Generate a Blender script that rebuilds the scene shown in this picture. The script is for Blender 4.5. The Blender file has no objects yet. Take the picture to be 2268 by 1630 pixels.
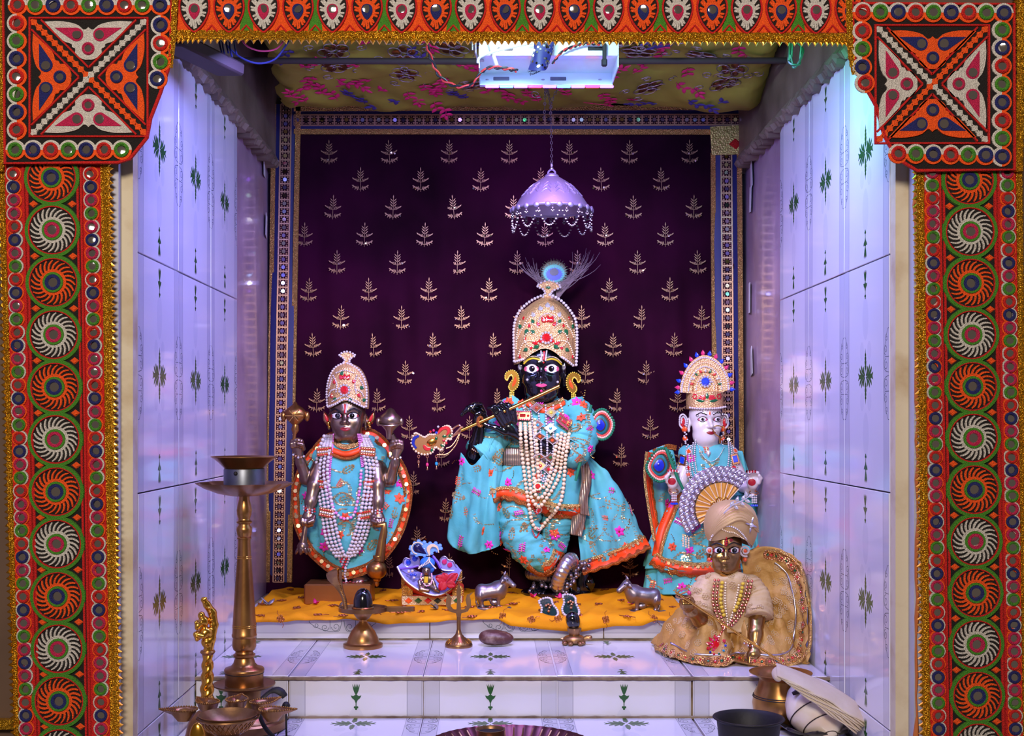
import bpy, bmesh, math, random
import numpy as np
from mathutils import Vector, Matrix
from mathutils.bvhtree import BVHTree
S = bpy.context.scene
C = S.collection
PI = math.pi
F, VX, VY, CZ = 2743.0, 1090.0, 932.0, 0.378      # focal length, vanishing point (2268x1630 frame), eye height
rnd = random.Random(7)
# ------------------------------------------------------------------ camera
cd = bpy.data.cameras.new('camera'); cam = bpy.data.objects.new('camera', cd); C.objects.link(cam)
cam.location = (0, 0, CZ); cam.rotation_euler = (PI/2, 0, 0)
cd.sensor_width = 36; cd.lens = F/2268*36
cd.shift_x = (1134-VX)/2268; cd.shift_y = (VY-815)/2268
cd.clip_start = 0.01
S.camera = cam
S.view_settings.view_transform = 'Standard'; S.view_settings.look = 'None'
S.view_settings.gamma = 1; S.view_settings.exposure = 0.22; S.view_settings.use_curve_mapping = False
# ------------------------------------------------------------------ light
w = bpy.data.worlds.new('room'); S.world = w; w.use_nodes = True
w.node_tree.nodes['Background'].inputs[0].default_value = (0.42, 0.33, 0.28, 1)
w.node_tree.nodes['Background'].inputs[1].default_value = 0.22
def area(name, loc, target, size, size_y, color, power, spread=PI):
    l = bpy.data.lights.new(name, 'AREA'); l.shape = 'RECTANGLE'; l.size = size; l.size_y = size_y
    l.color = color; l.energy = power; l.spread = spread
    o = bpy.data.objects.new(name, l); C.objects.link(o); o.location = loc
    o.rotation_euler = (Vector(target)-Vector(loc)).to_track_quat('-Z', 'Y').to_euler()
    return o
area('room_lamp', (-0.25, -0.55, 1.25), (0.03, 2.2, 0.25), 0.5, 0.35, (1.0, 0.89, 0.79), 38)
area('led_bar_on_lintel', (0.03, 1.66, 0.872), (0.03, 2.02, 0.1), 0.72, 0.03, (0.29, 0.30, 1.0), 7.2)
area('violet_led_strip', (0.09, 2.0, 0.903), (0.09, 2.14, 0.2), 0.2, 0.02, (0.60, 0.22, 1.0), 1.7)
area('green_led', (0.41, 1.60, 0.88), (0.50, 1.75, 0.72), 0.08, 0.03, (0.1, 1.0, 0.5), 0.42)
area('white_led', (0.05, 1.70, 0.985), (0.09, 2.02, 0.95), 0.08, 0.03, (0.6, 1.0, 0.97), 1.1)
area('white_led_on_lintel', (0.08, 1.60, 0.872), (0.07, 2.36, 0.33), 0.10, 0.03, (1.0, 0.95, 0.93), 1.15, 1.5)
# ------------------------------------------------------------------ materials
def lin(c):
    if isinstance(c, str): c = tuple(int(c[i:i+2], 16)/255 for i in (0, 2, 4))
    return tuple(((x+0.055)/1.055)**2.4 if x > 0.04045 else x/12.92 for x in c)
MATS = {}
def mat(name, col, rough=0.5, metal=0.0, bump=None, var=None, sheen=0, coat=0, emit=None, spec=None, alpha=None, trans=0, ior=None):
    """bump=(kind, scale, strength); var=(second colour, scale, low, high)"""
    m = bpy.data.materials.new(name); m.use_nodes = True
    nt = m.node_tree; b = nt.nodes['Principled BSDF']
    c = lin(col) + (1,)
    b.inputs['Base Color'].default_value = c
    b.inputs['Roughness'].default_value = rough; b.inputs['Metallic'].default_value = metal
    if spec is not None: b.inputs['Specular IOR Level'].default_value = spec
    if coat: b.inputs['Coat Weight'].default_value = coat; b.inputs['Coat Roughness'].default_value = 0.08
    if sheen: b.inputs['Sheen Weight'].default_value = sheen; b.inputs['Sheen Roughness'].default_value = 0.4; b.inputs['Sheen Tint'].default_value = c
    if trans: b.inputs['Transmission Weight'].default_value = trans
    if ior: b.inputs['IOR'].default_value = ior
    if emit: b.inputs['Emission Color'].default_value = lin(emit[0])+(1,); b.inputs['Emission Strength'].default_value = emit[1]
    if var or bump: tc = nt.nodes.new('ShaderNodeTexCoord')
    if var:
        n = nt.nodes.new('ShaderNodeTexNoise'); n.inputs['Scale'].default_value = var[1]; n.inputs['Detail'].default_value = 5
        nt.links.new(tc.outputs['Object'], n.inputs['Vector'])
        r = nt.nodes.new('ShaderNodeValToRGB')
        r.color_ramp.elements[0].position = var[2]; r.color_ramp.elements[1].position = var[3]
        r.color_ramp.elements[0].color = c; r.color_ramp.elements[1].color = lin(var[0])+(1,)
        nt.links.new(n.outputs['Fac'], r.inputs['Fac']); nt.links.new(r.outputs['Color'], b.inputs['Base Color'])
    if bump:
        kind, sc, st = bump
        if kind == 'noise':
            t = nt.nodes.new('ShaderNodeTexNoise'); t.inputs['Detail'].default_value = 4; out = t.outputs['Fac']
        elif kind == 'vor':
            t = nt.nodes.new('ShaderNodeTexVoronoi'); out = t.outputs['Distance']
        else:
            t = nt.nodes.new('ShaderNodeTexWave'); t.bands_direction = kind[-1].upper(); out = t.outputs['Fac']
        t.inputs['Scale'].default_value = sc
        nt.links.new(tc.outputs['Object'], t.inputs['Vector'])
        bp = nt.nodes.new('ShaderNodeBump'); bp.inputs['Strength'].default_value = st; bp.inputs['Distance'].default_value = 0.002
        nt.links.new(out, bp.inputs['Height']); nt.links.new(bp.outputs['Normal'], b.inputs['Normal'])
    MATS[name] = m
    return m
YARN = ('vor', 900, 0.9)
mat('orange', 'fb560a', 0.85, bump=YARN, sheen=.3); mat('red', 'd0150f', 0.85, bump=YARN); mat('green', '458a1c', 0.85, bump=YARN)
mat('white_yarn', 'd5cdc3', 0.85, bump=YARN); mat('black_cloth', '17110f', 0.9, bump=YARN); mat('navy', '1a1f66', 0.8, bump=YARN)
mat('crimson', 'c4164d', 0.8, bump=YARN); mat('mirror', 'd8d2cb', 0.06, 1.0)
mat('gold_braid', 'd9a02a', 0.33, 0.85, bump=('vor', 600, 1.0)); mat('gold_point', 'e0a030', 0.22, 1.0)
mat('tile', 'dcdae2', 0.12, coat=.3); mat('tile_stripe', 'c6c5d0', 0.14, coat=.3); mat('tile_line', '8f8f9c', 0.2); mat('tile_ghost', 'd3d2dc', 0.14, coat=.3)
mat('tile_green', '2e5a2e', 0.2); mat('tile_scroll', '56606a', 0.2)
mat('grout', '8d7a62', 0.9, bump=('noise', 120, .6), var=('5a4632', 40, .4, .7)); mat('plaster_lilac', 'b79bb0', 0.3, bump=('noise', 26, .35), var=('8d7286', 9, .35, .75), coat=.25)
mat('plaster_beige', 'c9bca0', 0.8, bump=('noise', 40, .5), var=('a8906c', 18, .45, .75)); mat('paint_lavender', 'aeaebd', 0.5, bump=('noise', 30, .1), var=('9f9dae', 12, .4, .7))
mat('plaster_brown', '7d6a5c', 0.5, bump=('noise', 30, .7), var=('544238', 10, .35, .7)); mat('brown_wall', '5a4232', 0.6, var=('4a3426', 8, .4, .7)); mat('crack_orange', 'b0622c', .9)
mat('velvet_purple', '340726', 0.9, sheen=.06, spec=.06, var=('190312', 5, .3, .7)); mat('velvet_navy', '16175c', 0.6, sheen=.3); mat('gold_thread', 'a67a60', 0.4, .4)
mat('lace_gold', 'e6b870', 0.25, .8, bump=('vor', 600, 1.0)); mat('sequin', 'fff0e0', 0.12, 1.0); mat('copper_bead', 'd8a888', .28, .6); mat('sequin_violet', 'b9b0e8', .1, .9)
mat('tape_gold', 'd9b06a', .3, .85, bump=('noise', 300, .8))
mat('canopy', 'a8993a', 0.55, bump=('noise', 18, .5), var=('85782a', 7, .35, .7)); mat('thread_pink', 'd81b66', .7); mat('thread_violet', '43307e', .7); mat('sequin_brown', '7d4a28', .25, .7)
mat('thread_silver', 'a89aa0', .3, .8)
mat('metal_white', 'd9efee', .35, 0, coat=.2); mat('cable_black', '1a1820', .5); mat('cable_red', 'c0302c', .45); mat('cable_white', 'd6d4dc', .4); mat('cable_green', '14301f', .5); mat('cable_blue', '222a66', .45); mat('cable_pink', 'd84a6a', .45)
mat('led_white', 'ffffff', .3, emit=('e8f6ff', 14)); mat('led_violet', 'a040ff', .3, emit=('9a4aff', 9)); mat('led_red', 'ff3030', .3, emit=('ff3060', 6)); mat('led_blue', '3060ff', .3, emit=('4060ff', 9))
mat('paper', 'd9d5da', .8, var=('b0a89c', 25, .5, .8)); mat('iron', '1d1a1d', .6, .3, bump=('noise', 80, .3)); mat('wood_dark', '3b2a2c', .7)
mat('silver_matte', 'a096b8', .45, .7, bump=('noise', 140, .15)); mat('silver', 'c9c3cf', .3, .95, bump=('noise', 140, .15)); mat('silver_dark', '8d828c', .36, .9, bump=('noise', 120, .2))
mat('brass', 'b8874e', .3, .95, var=('8a5c36', 22, .35, .75), bump=('noise', 90, .08)); mat('brass_bright', 'e0a640', .2, 1.0); mat('brass_dull', 'a07a52', .38, .9, var=('74523c', 30, .35, .75), bump=('noise', 120, .15))
mat('copper', '9c7248', .32, .9, var=('7c5a3c', 26, .35, .75), bump=('noise', 100, .12)); mat('steel_grey', '70747c', .4, .85, var=('4a4d55', 20, .35, .75))
# ------------------------------------------------------------------ mesh helpers
def frame(Y, local=False):
    k = Y/F
    if local: return lambda u, v, h: (u*k, -h*k, -v*k)
    return lambda u, v, h: ((u-VX)*k, Y-h*k, CZ-(v-VY)*k)
def crom(pts, n, closed=False):
    """Catmull-Rom through pts (any dimension), n samples in all"""
    P = np.array(pts, float); m = len(P)
    if m == 2 and not closed:
        return [tuple(P[0]+(P[1]-P[0])*t) for t in np.linspace(0, 1, n)]
    segs = m if closed else m-1
    out = []
    for i in range(n):
        t = i/n*segs if closed else i/(n-1)*segs
        k = min(int(t), segs-1); t -= k
        if closed: a, b, c, d = P[(k-1) % m], P[k], P[(k+1) % m], P[(k+2) % m]
        else: a, b, c, d = P[max(k-1, 0)], P[k], P[k+1], P[min(k+2, m-1)]
        out.append(tuple(0.5*((2*b)+(c-a)*t+(2*a-5*b+4*c-d)*t*t+(3*b-a-3*c+d)*t**3)))
    return out
def circ(u, v, r, n=20, ry=None, a0=0): return [(u+r*math.cos(a0+2*PI*i/n), v+(ry or r)*math.sin(a0+2*PI*i/n)) for i in range(n)]
def rot2(pts, ang, c=(0, 0)):
    s, k = math.sin(ang), math.cos(ang)
    return [(c[0]+(x-c[0])*k-(y-c[1])*s, c[1]+(x-c[0])*s+(y-c[1])*k) for x, y in pts]
def shift(pts, du, dv): return [(x+du, y+dv) for x, y in pts]
def leaf(u, v, L, W, ang, n=5):
    """pointed leaf starting at (u,v) and growing along ang"""
    p = [(L*i/n, W*math.sin(PI*(i/n)**.8)) for i in range(n+1)]
    p = p + [(x, -y) for x, y in p[-2:0:-1]]
    return shift(rot2(p, ang), u, v)
class MB:
    def __init__(s, fr=None): s.v = []; s.f = []; s.m = []; s.fr = fr or (lambda u, v, h: (u, v, h)); s.cur = 0
    def add(s, vs, fs):
        b = len(s.v); s.v += [s.fr(*p) for p in vs]
        s.f += [tuple(i+b for i in f) for f in fs]; s.m += [s.cur]*len(fs)
    def poly(s, pts, h0, h1, back=False):
        n = len(pts)
        s.add([(x, y, h1) for x, y in pts]+[(x, y, h0) for x, y in pts],
              [tuple(range(n))]+[(i, (i+1) % n, n+(i+1) % n, n+i) for i in range(n)]+([tuple(range(2*n-1, n-1, -1))] if back else []))
    def dome(s, pts, h0, h1, c=None):
        """pillow: outline at h0, inner ring at 70% near h1, centre"""
        n = len(pts); cx = c or (sum(p[0] for p in pts)/n, sum(p[1] for p in pts)/n)
        a = [(x, y, h0) for x, y in pts]; b = [(cx[0]+(x-cx[0])*.66, cx[1]+(y-cx[1])*.66, h0+(h1-h0)*.8) for x, y in pts]
        s.add(a+b+[(cx[0], cx[1], h1)], [(i, (i+1) % n, n+(i+1) % n, n+i) for i in range(n)]+[(n+i, n+(i+1) % n, 2*n) for i in range(n)])
    def ribbon(s, pts, w, h0, h1, closed=False):
        n = len(pts); A = []; B = []
        for i in range(n):
            p = pts[i-1] if (i or closed) else pts[0]; q = pts[(i+1) % n] if (i < n-1 or closed) else pts[-1]
            d = (q[0]-p[0], q[1]-p[1]); L = math.hypot(*d) or 1
            ww = (w[i] if isinstance(w, (list, tuple)) else w)/2
            nx, ny = -d[1]/L*ww, d[0]/L*ww
            A.append((pts[i][0]+nx, pts[i][1]+ny)); B.append((pts[i][0]-nx, pts[i][1]-ny))
        vs = []
        for a, b in zip(A, B): vs += [(a[0], a[1], h0), (a[0]*.85+b[0]*.15, a[1]*.85+b[1]*.15, h1), (a[0]*.15+b[0]*.85, a[1]*.15+b[1]*.85, h1), (b[0], b[1], h0)]
        fs = []
        for i in range(n if closed else n-1):
            j = (i+1) % n
            for k in range(3): fs.append((4*i+k, 4*i+k+1, 4*j+k+1, 4*j+k))
        if not closed: fs += [(0, 1, 2, 3), tuple(4*(n-1)+k for k in (3, 2, 1, 0))]
        s.add(vs, fs)
    def tube(s, pts, r, n=8, closed=False, flat=1.0):
        P = [Vector(p) for p in pts]; m = len(P); vs = []; up = None
        for i in range(m):
            a = P[i-1] if (i or closed) else P[0]; b = P[(i+1) % m] if (i < m-1 or closed) else P[-1]
            t = (b-a).normalized() if (b-a).length else Vector((0, 1, 0))
            if up is None:
                up = Vector((0, 0, 1)) if abs(t.z) < .9 else Vector((1, 0, 0))
            x = up - t*up.dot(t)
            if x.length < 1e-6: x = t.orthogonal()
            x.normalize(); up = x; y = t.cross(x)
            rr = r[i] if isinstance(r, (list, tuple)) else r
            for k in range(n):
                q = P[i]+x*(rr*flat*math.cos(2*PI*k/n))+y*(rr*math.sin(2*PI*k/n)); vs.append(tuple(q))
        fs = [(i*n+k, i*n+(k+1) % n, ((i+1) % m)*n+(k+1) % n, ((i+1) % m)*n+k) for i in range(m if closed else m-1) for k in range(n)]
        if not closed: fs += [tuple(range(n)), tuple(range(m*n-1, (m-1)*n-1, -1))]
        s.add(vs, fs)
    def lathe(s, prof, c, n=28, M=None, sq=1.0, wob=None):
        """prof: (radius, along) ; axis = up (-v) through c, optional rotation M (3x3 in uvh)"""
        vs = []
        for r, z in prof:
            for k in range(n):
                a = 2*PI*k/n; rr = r*(wob(a, z) if wob else 1)
                p = Vector((rr*math.cos(a), -z, rr*math.sin(a)*sq))
                if M: p = M @ p
                vs.append((c[0]+p.x, c[1]+p.y, c[2]+p.z))
        m = len(prof)
        fs = [(i*n+k, i*n+(k+1) % n, (i+1)*n+(k+1) % n, (i+1)*n+k) for i in range(m-1) for k in range(n)]
        if prof[0][0] > 1e-6: fs.append(tuple(range(n)))
        if prof[-1][0] > 1e-6: fs.append(tuple(range(m*n-1, (m-1)*n-1, -1)))
        s.add(vs, fs)
    def sph(s, c, r, n=10, sc=(1, 1, 1), M=None):
        vs = []; m = max(4, n*2//3)
        for i in range(m+1):
            for k in range(n):
                a = PI*i/m; b = 2*PI*k/n
                p = Vector((r*math.sin(a)*math.cos(b)*sc[0], -r*math.cos(a)*sc[1], r*math.sin(a)*math.sin(b)*sc[2]))
                if M: p = M @ p
                vs.append((c[0]+p.x, c[1]+p.y, c[2]+p.z))
        s.add(vs, [(i*n+k, i*n+(k+1) % n, (i+1)*n+(k+1) % n, (i+1)*n+k) for i in range(m) for k in range(n)])
    def torus(s, c, R, r, n=20, k=8, M=None, sq=1):
        pts = []
        for i in range(n):
            a = 2*PI*i/n; p = Vector((R*math.cos(a), R*math.sin(a)*sq, 0))
            if M: p = M @ p
            pts.append((c[0]+p.x, c[1]+p.y, c[2]+p.z))
        s.tube(pts, r, k, closed=True)
    def box(s, c, size, M=None, bev=0):
        x, y, z = (d/2 for d in size); b = min(bev, x, y, z)
        P = []
        for sx in (-1, 1):
            for sy in (-1, 1):
                for sz in (-1, 1):
                    P += [Vector((sx*(x-b), sy*(y-b), sz*z)), Vector((sx*(x-b), sy*y, sz*(z-b))), Vector((sx*x, sy*(y-b), sz*(z-b)))] if b else [Vector((sx*x, sy*y, sz*z))]
        if M: P = [M @ p for p in P]
        vs = [(c[0]+p.x, c[1]+p.y, c[2]+p.z) for p in P]
        if not b:
            s.add(vs, [(0, 1, 3, 2), (4, 6, 7, 5), (0, 4, 5, 1), (2, 3, 7, 6), (0, 2, 6, 4), (1, 5, 7, 3)]); return
        I = lambda sx, sy, sz, k: ((sx*2+sy)*2+sz)*3+k
        fs = []
        fs += [(I(0, 0, z_, 0), I(1, 0, z_, 0), I(1, 1, z_, 0), I(0, 1, z_, 0)) for z_ in (0, 1)]
        fs += [(I(0, y_, 0, 1), I(1, y_, 0, 1), I(1, y_, 1, 1), I(0, y_, 1, 1)) for y_ in (0, 1)]
        fs += [(I(x_, 0, 0, 2), I(x_, 1, 0, 2), I(x_, 1, 1, 2), I(x_, 0, 1, 2)) for x_ in (0, 1)]
        for a in (0, 1):
            for b_ in (0, 1):
                fs.append((I(a, b_, 0, 1), I(a, b_, 1, 1), I(a, b_, 1, 2), I(a, b_, 0, 2)))
                fs.append((I(a, 0, b_, 0), I(a, 1, b_, 0), I(a, 1, b_, 2), I(a, 0, b_, 2)))
                fs.append((I(0, a, b_, 0), I(1, a, b_, 0), I(1, a, b_, 1), I(0, a, b_, 1)))
                for c_ in (0, 1): fs.append((I(a, b_, c_, 0), I(a, b_, c_, 1), I(a, b_, c_, 2)))
        s.add(vs, fs)
    def mesh(s, name, mats, smooth=True, ang=40):
        me = bpy.data.meshes.new(name); me.from_pydata(s.v, [], s.f)
        for mm in (mats if isinstance(mats, (list, tuple)) else [mats]): me.materials.append(MATS[mm])
        if any(s.m): me.polygons.foreach_set('material_index', s.m)
        bm = bmesh.new(); bm.from_mesh(me); bmesh.ops.recalc_face_normals(bm, faces=bm.faces); bm.to_mesh(me); bm.free()
        if smooth: me.shade_smooth(); me.set_sharp_from_angle(angle=math.radians(ang))
        return me
    def build(s, name, mats, parent=None, smooth=True, ang=40, **kw):
        return put(name, s.mesh(name, mats, smooth, ang), None, parent, **kw)
WM = {}
def put(name, me, M=None, parent=None, **kw):
    o = bpy.data.objects.new(name, me); C.objects.link(o)
    M = M or Matrix()
    if parent:
        o.parent = parent; o.matrix_parent_inverse = WM[parent.name].inverted()
    o.matrix_basis = M; WM[o.name] = M
    for k, v in kw.items(): o[k] = v
    return o
def thing(name, label, cat, loc=(0, 0, 0), group=None):
    o = put(name, None, Matrix.Translation(loc)); o.empty_display_size = .02
    o['label'] = label; o['category'] = cat
    if group: o['group'] = group
    return o
def T(fr, u, v, h=0, ang=0, sc=1.0):
    """placement of a mesh built in a local frame: turn by ang (clockwise on the picture) and scale"""
    return Matrix.Translation(fr(u, v, h)) @ Matrix.Rotation(ang, 4, 'Y') @ Matrix.Scale(sc, 4)
def bvh(objs):
    vs = []; fs = []
    for o in objs:
        me = o.data if hasattr(o, 'data') else o; b = len(vs)
        vs += [tuple(v.co) for v in me.vertices]; fs += [tuple(i+b for i in p.vertices) for p in me.polygons]
    return BVHTree.FromPolygons(vs, fs)
EYE = Vector((0, 0, CZ))
def hit(B, px, py):
    d = Vector(((px-VX)/F, 1, -(py-VY)/F)).normalized()
    loc, nor, i, dist = B.ray_cast(EYE, d)
    if loc is None: return None, None
    if nor.dot(d) > 0: nor = -nor
    return loc, nor
# ------------------------------------------------------------------ the setting: shell of the niche
XL, XR = -0.44, 0.50
def struct(name, mb, m, **kw): return mb.build(name, m, None, False, kind='structure', **kw)
def slab(x0, x1, y0, y1, z0, z1):
    b = MB(); b.box(((x0+x1)/2, (y0+y1)/2, (z0+z1)/2), (x1-x0, y1-y0, z1-z0)); return b
back = struct('wall_back', slab(-.62, .68, 2.56, 2.62, -.3, 1.2), 'plaster_lilac')
wl = struct('wall_left', slab(XL-.18, XL-.012, 1.535, 2.56, -.3, 1.2), 'plaster_lilac')
wr = struct('wall_right', slab(XR+.012, XR+.18, 1.555, 2.56, -.3, 1.2), 'plaster_lilac')
cei = struct('ceiling', slab(-.62, .68, 1.5, 2.62, 1.2, 1.26), 'plaster_brown')
b = slab(-2.0, 2.0, 1.50, 1.53, .856, 2.0)
lint = struct('wall_front', b, 'brown_wall')
pl = struct('trim_1', slab(-.56, XL-.014, 1.505, 1.535, -.5, .9), 'paint_lavender', label='lavender painted pillar face beside the left tiled wall')
pr = struct('trim_2', slab(XR+.016, .635, 1.515, 1.555, -.23, .9), 'paint_lavender', label='lavender painted pillar face beside the right tiled wall')
struct('trim_3', slab(XL-.015, XL, 1.517, 1.537, -.5, .886), 'plaster_beige')
struct('trim_4', slab(XR, XR+.018, 1.535, 1.555, -.5, .886), 'plaster_beige')
b = MB(); pts = [(XR+.0185+rnd.uniform(-.0012, .0016), 1.512, -.15+i*.024) for i in range(40)]; b.tube(pts, [.001+abs(rnd.gauss(0, .0014)) for _ in pts], 5)
struct('trim_5', b, 'crack_orange')
struct('wall_outer_left', slab(-1.2, -.56, 1.52, 1.6, -.5, .9), 'brown_wall')
struct('wall_outer_right', slab(.635, 1.3, 1.53, 1.6, -.5, .9), 'brown_wall')
b = MB(); b.box((-.60, 1.513, .008), (.06, .01, .012)); struct('trim_6', b, 'gold_braid')
# brown plaster band above the tiles, rough lower lip
for nm, x0, sg in (('trim_7', XL, 1), ('trim_8', XR, -1)):
    b = MB(); N = 240
    for i in range(N+1):
        Y = 1.54+i*(1.015/N)
        j = .004*math.sin(i*.43)+.003*math.sin(i*1.03+1)+.0012*math.sin(i*2.3); out = .012+.003*math.sin(i*.61+2)+.0015*math.sin(i*1.9)
        b.v += [(x0-sg*.02, Y, .886+j), (x0+sg*out*.8, Y, .885+j), (x0+sg*(out+.003), Y, .893+j*.6), (x0+sg*out*.8, Y, .902+j*.3), (x0+sg*.006, Y, .912), (x0+sg*.006, Y, 1.2)]
    for i in range(N):
        for k in range(5): b.f.append((6*i+k, 6*i+k+1, 6*i+7+k, 6*i+6+k)); b.m.append(0)
    struct(nm, b, 'plaster_brown')  # the brown colour holds both paint and the lack of LED light
# steps
LIP, LOW, UP = 0.0, -0.062, 0.038
floor = struct('floor', slab(XL-.02, XR+.02, 1.30, 2.2, LOW-.2, LOW-.006), 'grout')
st1 = struct('altar_step', slab(XL-.01, XR+.01, 1.839, 2.6, LOW-.05, LIP-.006), 'grout')
st2 = struct('altar_platform', slab(XL-.01, XR+.01, 2.139, 2.6, LIP-.05, UP-.005), 'grout')
# ---- tiles: white glazed ceramic 20 x 30 cm with printed bands, scrolls, leaf rosette and drops
TW, TL = .2, .3
def spiral(u, v, r, turns, a0, sg=1, n=14):
    return [(u+r*(1-.8*i/n)*math.cos(a0+sg*2*PI*turns*i/n), v+r*(1-.8*i/n)*math.sin(a0+sg*2*PI*turns*i/n)) for i in range(n+1)]
def tile_prints():
    P = []      # (material index, polygon) in tile coordinates, centre 0,0 ; u across W, v along L (mm)
    for s in (-1, 1):
        P.append((1, [(s*97, -150), (s*76, -150), (s*76, 150), (s*97, 150)]))
        P.append((2, [(s*76, -150), (s*75.2, -150), (s*75.2, 150), (s*76, 150)]))
        P.append((2, [(s*97.6, -150), (s*97, -150), (s*97, 150), (s*97.6, 150)]))
    for s in (-1, 1):                                   # ghost ovals
        P.append((3, circ(0, s*78, 13, 16, 30)))
        for k in (-1, 1): P.append((3, circ(k*16, s*34, 9, 10, 13)))
    G = []
    for s in (-1, 1):                                   # rosette: tall serrated leaves, four sprays
        G.append(leaf(0, s*4, 34, 2.6, s*PI/2))
        for q, (y, L) in enumerate(((8, 8), (14, 8), (20, 7), (26, 5.5))):
            for k in (-1, 1): G.append(leaf(0, s*y, L, 1.7, s*PI/2-k*.5))
        for k in (-1, 1):
            for a, L in ((.12, 33), (.42, 29), (.72, 23), (1.05, 15)):
                t = np.linspace(0, 1, 7); ca = a+1.0*t**2-.42
                px = np.cumsum(np.r_[0, L/6*np.cos(ca[1:])]); py = np.cumsum(np.r_[0, L/6*np.sin(ca[1:])])
                wd = 2.3*np.sin(PI*(.1+.9*t)**2.2)+.2
                A = [(k*(2+x-w*math.sin(c)), s*(1.5+y+w*math.cos(c))) for x, y, w, c in zip(px, py, wd, ca)]
                B = [(k*(2+x+w*math.sin(c)), s*(1.5+y-w*math.cos(c))) for x, y, w, c in zip(px, py, wd, ca)]
                G += [[A[i], A[i+1], B[i+1], B[i]] for i in range(6)]
    for s in (-1, 1):                                   # drops at the short ends
        e = s*142
        for k in range(-2, 3): G.append(leaf(0, e-s*17, 18, 1.25, s*PI/2+k*.16))
        G.append([(0, e-s*15), (4, e-s*18), (8, e-s*17), (6, e-s*21), (2.4, e-s*24), (0, e-s*30), (-2.4, e-s*24), (-6, e-s*21), (-8, e-s*17), (-4, e-s*18)])
        G.append([(.7, e-s*22), (.7, e-s*38), (-.7, e-s*38), (-.7, e-s*22)])
        for du, dv in ((-1.8, 34.5), (1.8, 34.5), (0, 37)): G.append(circ(du, e-s*dv, 1.7, 8))
    P += [(4, g) for g in G]
    R = []
    for s in (-1, 1):                                   # half scroll medallions on the long edges
        for q in (-1, 1):
            R.append(spiral(s*86, q*12, 8, 1.4, PI/2*q, s*q)); R.append(spiral(s*85, q*31, 7, 1.4, -PI/2*q, -s*q)); R.append(spiral(s*89, q*46, 5, 1.2, PI/2*q, s*q))
            R.append([(s*97, q*2), (s*80, q*6), (s*78, q*20), (s*83, q*40), (s*92, q*56), (s*97, q*58)])
            R.append([(s*97, q*22), (s*90, q*22), (s*82, q*22)])
    return P, R
TP, TR = tile_prints()
def tile_mesh(u0, u1, v0, v1, name='tile', lean=False):
    """part of the tile pattern cut to u0..u1, v0..v1 (mm); local x=u, y=v, z=face; top of the glaze at z=0"""
    b = MB(lambda u, v, h: (u/1000, v/1000, h/1000))
    g = .9
    b.box(((u0+u1)/2, (v0+v1)/2, -3.5), (u1-u0-2*g, v1-v0-2*g, 7), bev=.7)
    def clip(poly):
        for ax, lim, sg in ((0, u0+g+.6, 1), (0, u1-g-.6, -1), (1, v0+g+.6, 1), (1, v1-g-.6, -1)):
            out = []
            for i in range(len(poly)):
                a, c = poly[i-1], poly[i]; ia, ic = (a[ax]-lim)*sg >= 0, (c[ax]-lim)*sg >= 0
                if ia != ic:
                    t = (lim-a[ax])/(c[ax]-a[ax]); out.append((a[0]+(c[0]-a[0])*t, a[1]+(c[1]-a[1])*t))
                if ic: out.append(c)
            poly = out
            if len(poly) < 3: return None
        return poly
    lev = {1: .05, 2: .09, 3: .05, 4: .12}
    for k, (mi, p) in enumerate(TP):
        p = clip(p)
        if p: b.cur = mi; b.add([(x, y, lev[mi]+(k*.0015 if mi == 4 else 0)) for x, y in p], [tuple(range(len(p)))])
    b.cur = 5
    for r in TR:
        r = crom(r, 15) if len(r) > 3 else r
        for i in range(len(r)-1):
            d = (r[i+1][0]-r[i][0], r[i+1][1]-r[i][1]); L = math.hypot(*d) or 1; n = (-d[1]/L*.42, d[0]/L*.42)
            q = clip([(r[i][0]+n[0], r[i][1]+n[1]), (r[i+1][0]+n[0], r[i+1][1]+n[1]), (r[i+1][0]-n[0], r[i+1][1]-n[1]), (r[i][0]-n[0], r[i][1]-n[1])])
            if q: b.add([(x, y, .14) for x, y in q], [tuple(range(len(q)))])
    me = bpy.data.meshes.new(name); me.from_pydata(b.v, [], b.f)
    for mm in ('tile', 'tile_stripe', 'tile_line', 'tile_ghost', 'tile_green', 'tile_scroll'): me.materials.append(MATS[mm])
    me.polygons.foreach_set('material_index', b.m)
    bm = bmesh.new(); bm.from_mesh(me)
    for f in bm.faces:
        if f.calc_center_median().z > .00001 and f.normal.z < 0: f.normal_flip()
    bm.to_mesh(me); bm.free()
    return me
FULL = tile_mesh(-100, 100, -150, 150)
TOPT = tile_mesh(-100, 100, -150, 150)
def M3(x, y, z, loc):
    m = Matrix(); 
    for i in range(3): m[i][0] = x[i]; m[i][1] = y[i]; m[i][2] = z[i]; m[i][3] = loc[i]
    return m
def jit(m): return m @ Matrix.Rotation(rnd.uniform(-.003, .003), 4, 'X') @ Matrix.Rotation(rnd.uniform(-.003, .003), 4, 'Y')
for z0 in (-.3125, -.0125, .2875, .5875):
    for Y0 in (1.538, 1.738, 1.938):
        put('tile', FULL, jit(M3((0, 1, 0), (0, 0, 1), (1, 0, 0), (XL, Y0+.1, z0+.15))), wl)
    for Y0 in (1.558, 1.757, 1.953):
        put('tile', FULL, jit(M3((0, -1, 0), (0, 0, 1), (-1, 0, 0), (XR, Y0+.1, z0+.15))), wr)
XJ = [-.44, -.3017, -.1017, .0965, .2945, .50]
cut_l, cut_r = tile_mesh(-38, 100, -150, 150), tile_mesh(-100, 100, -150, 150)
lows = {}
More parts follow.
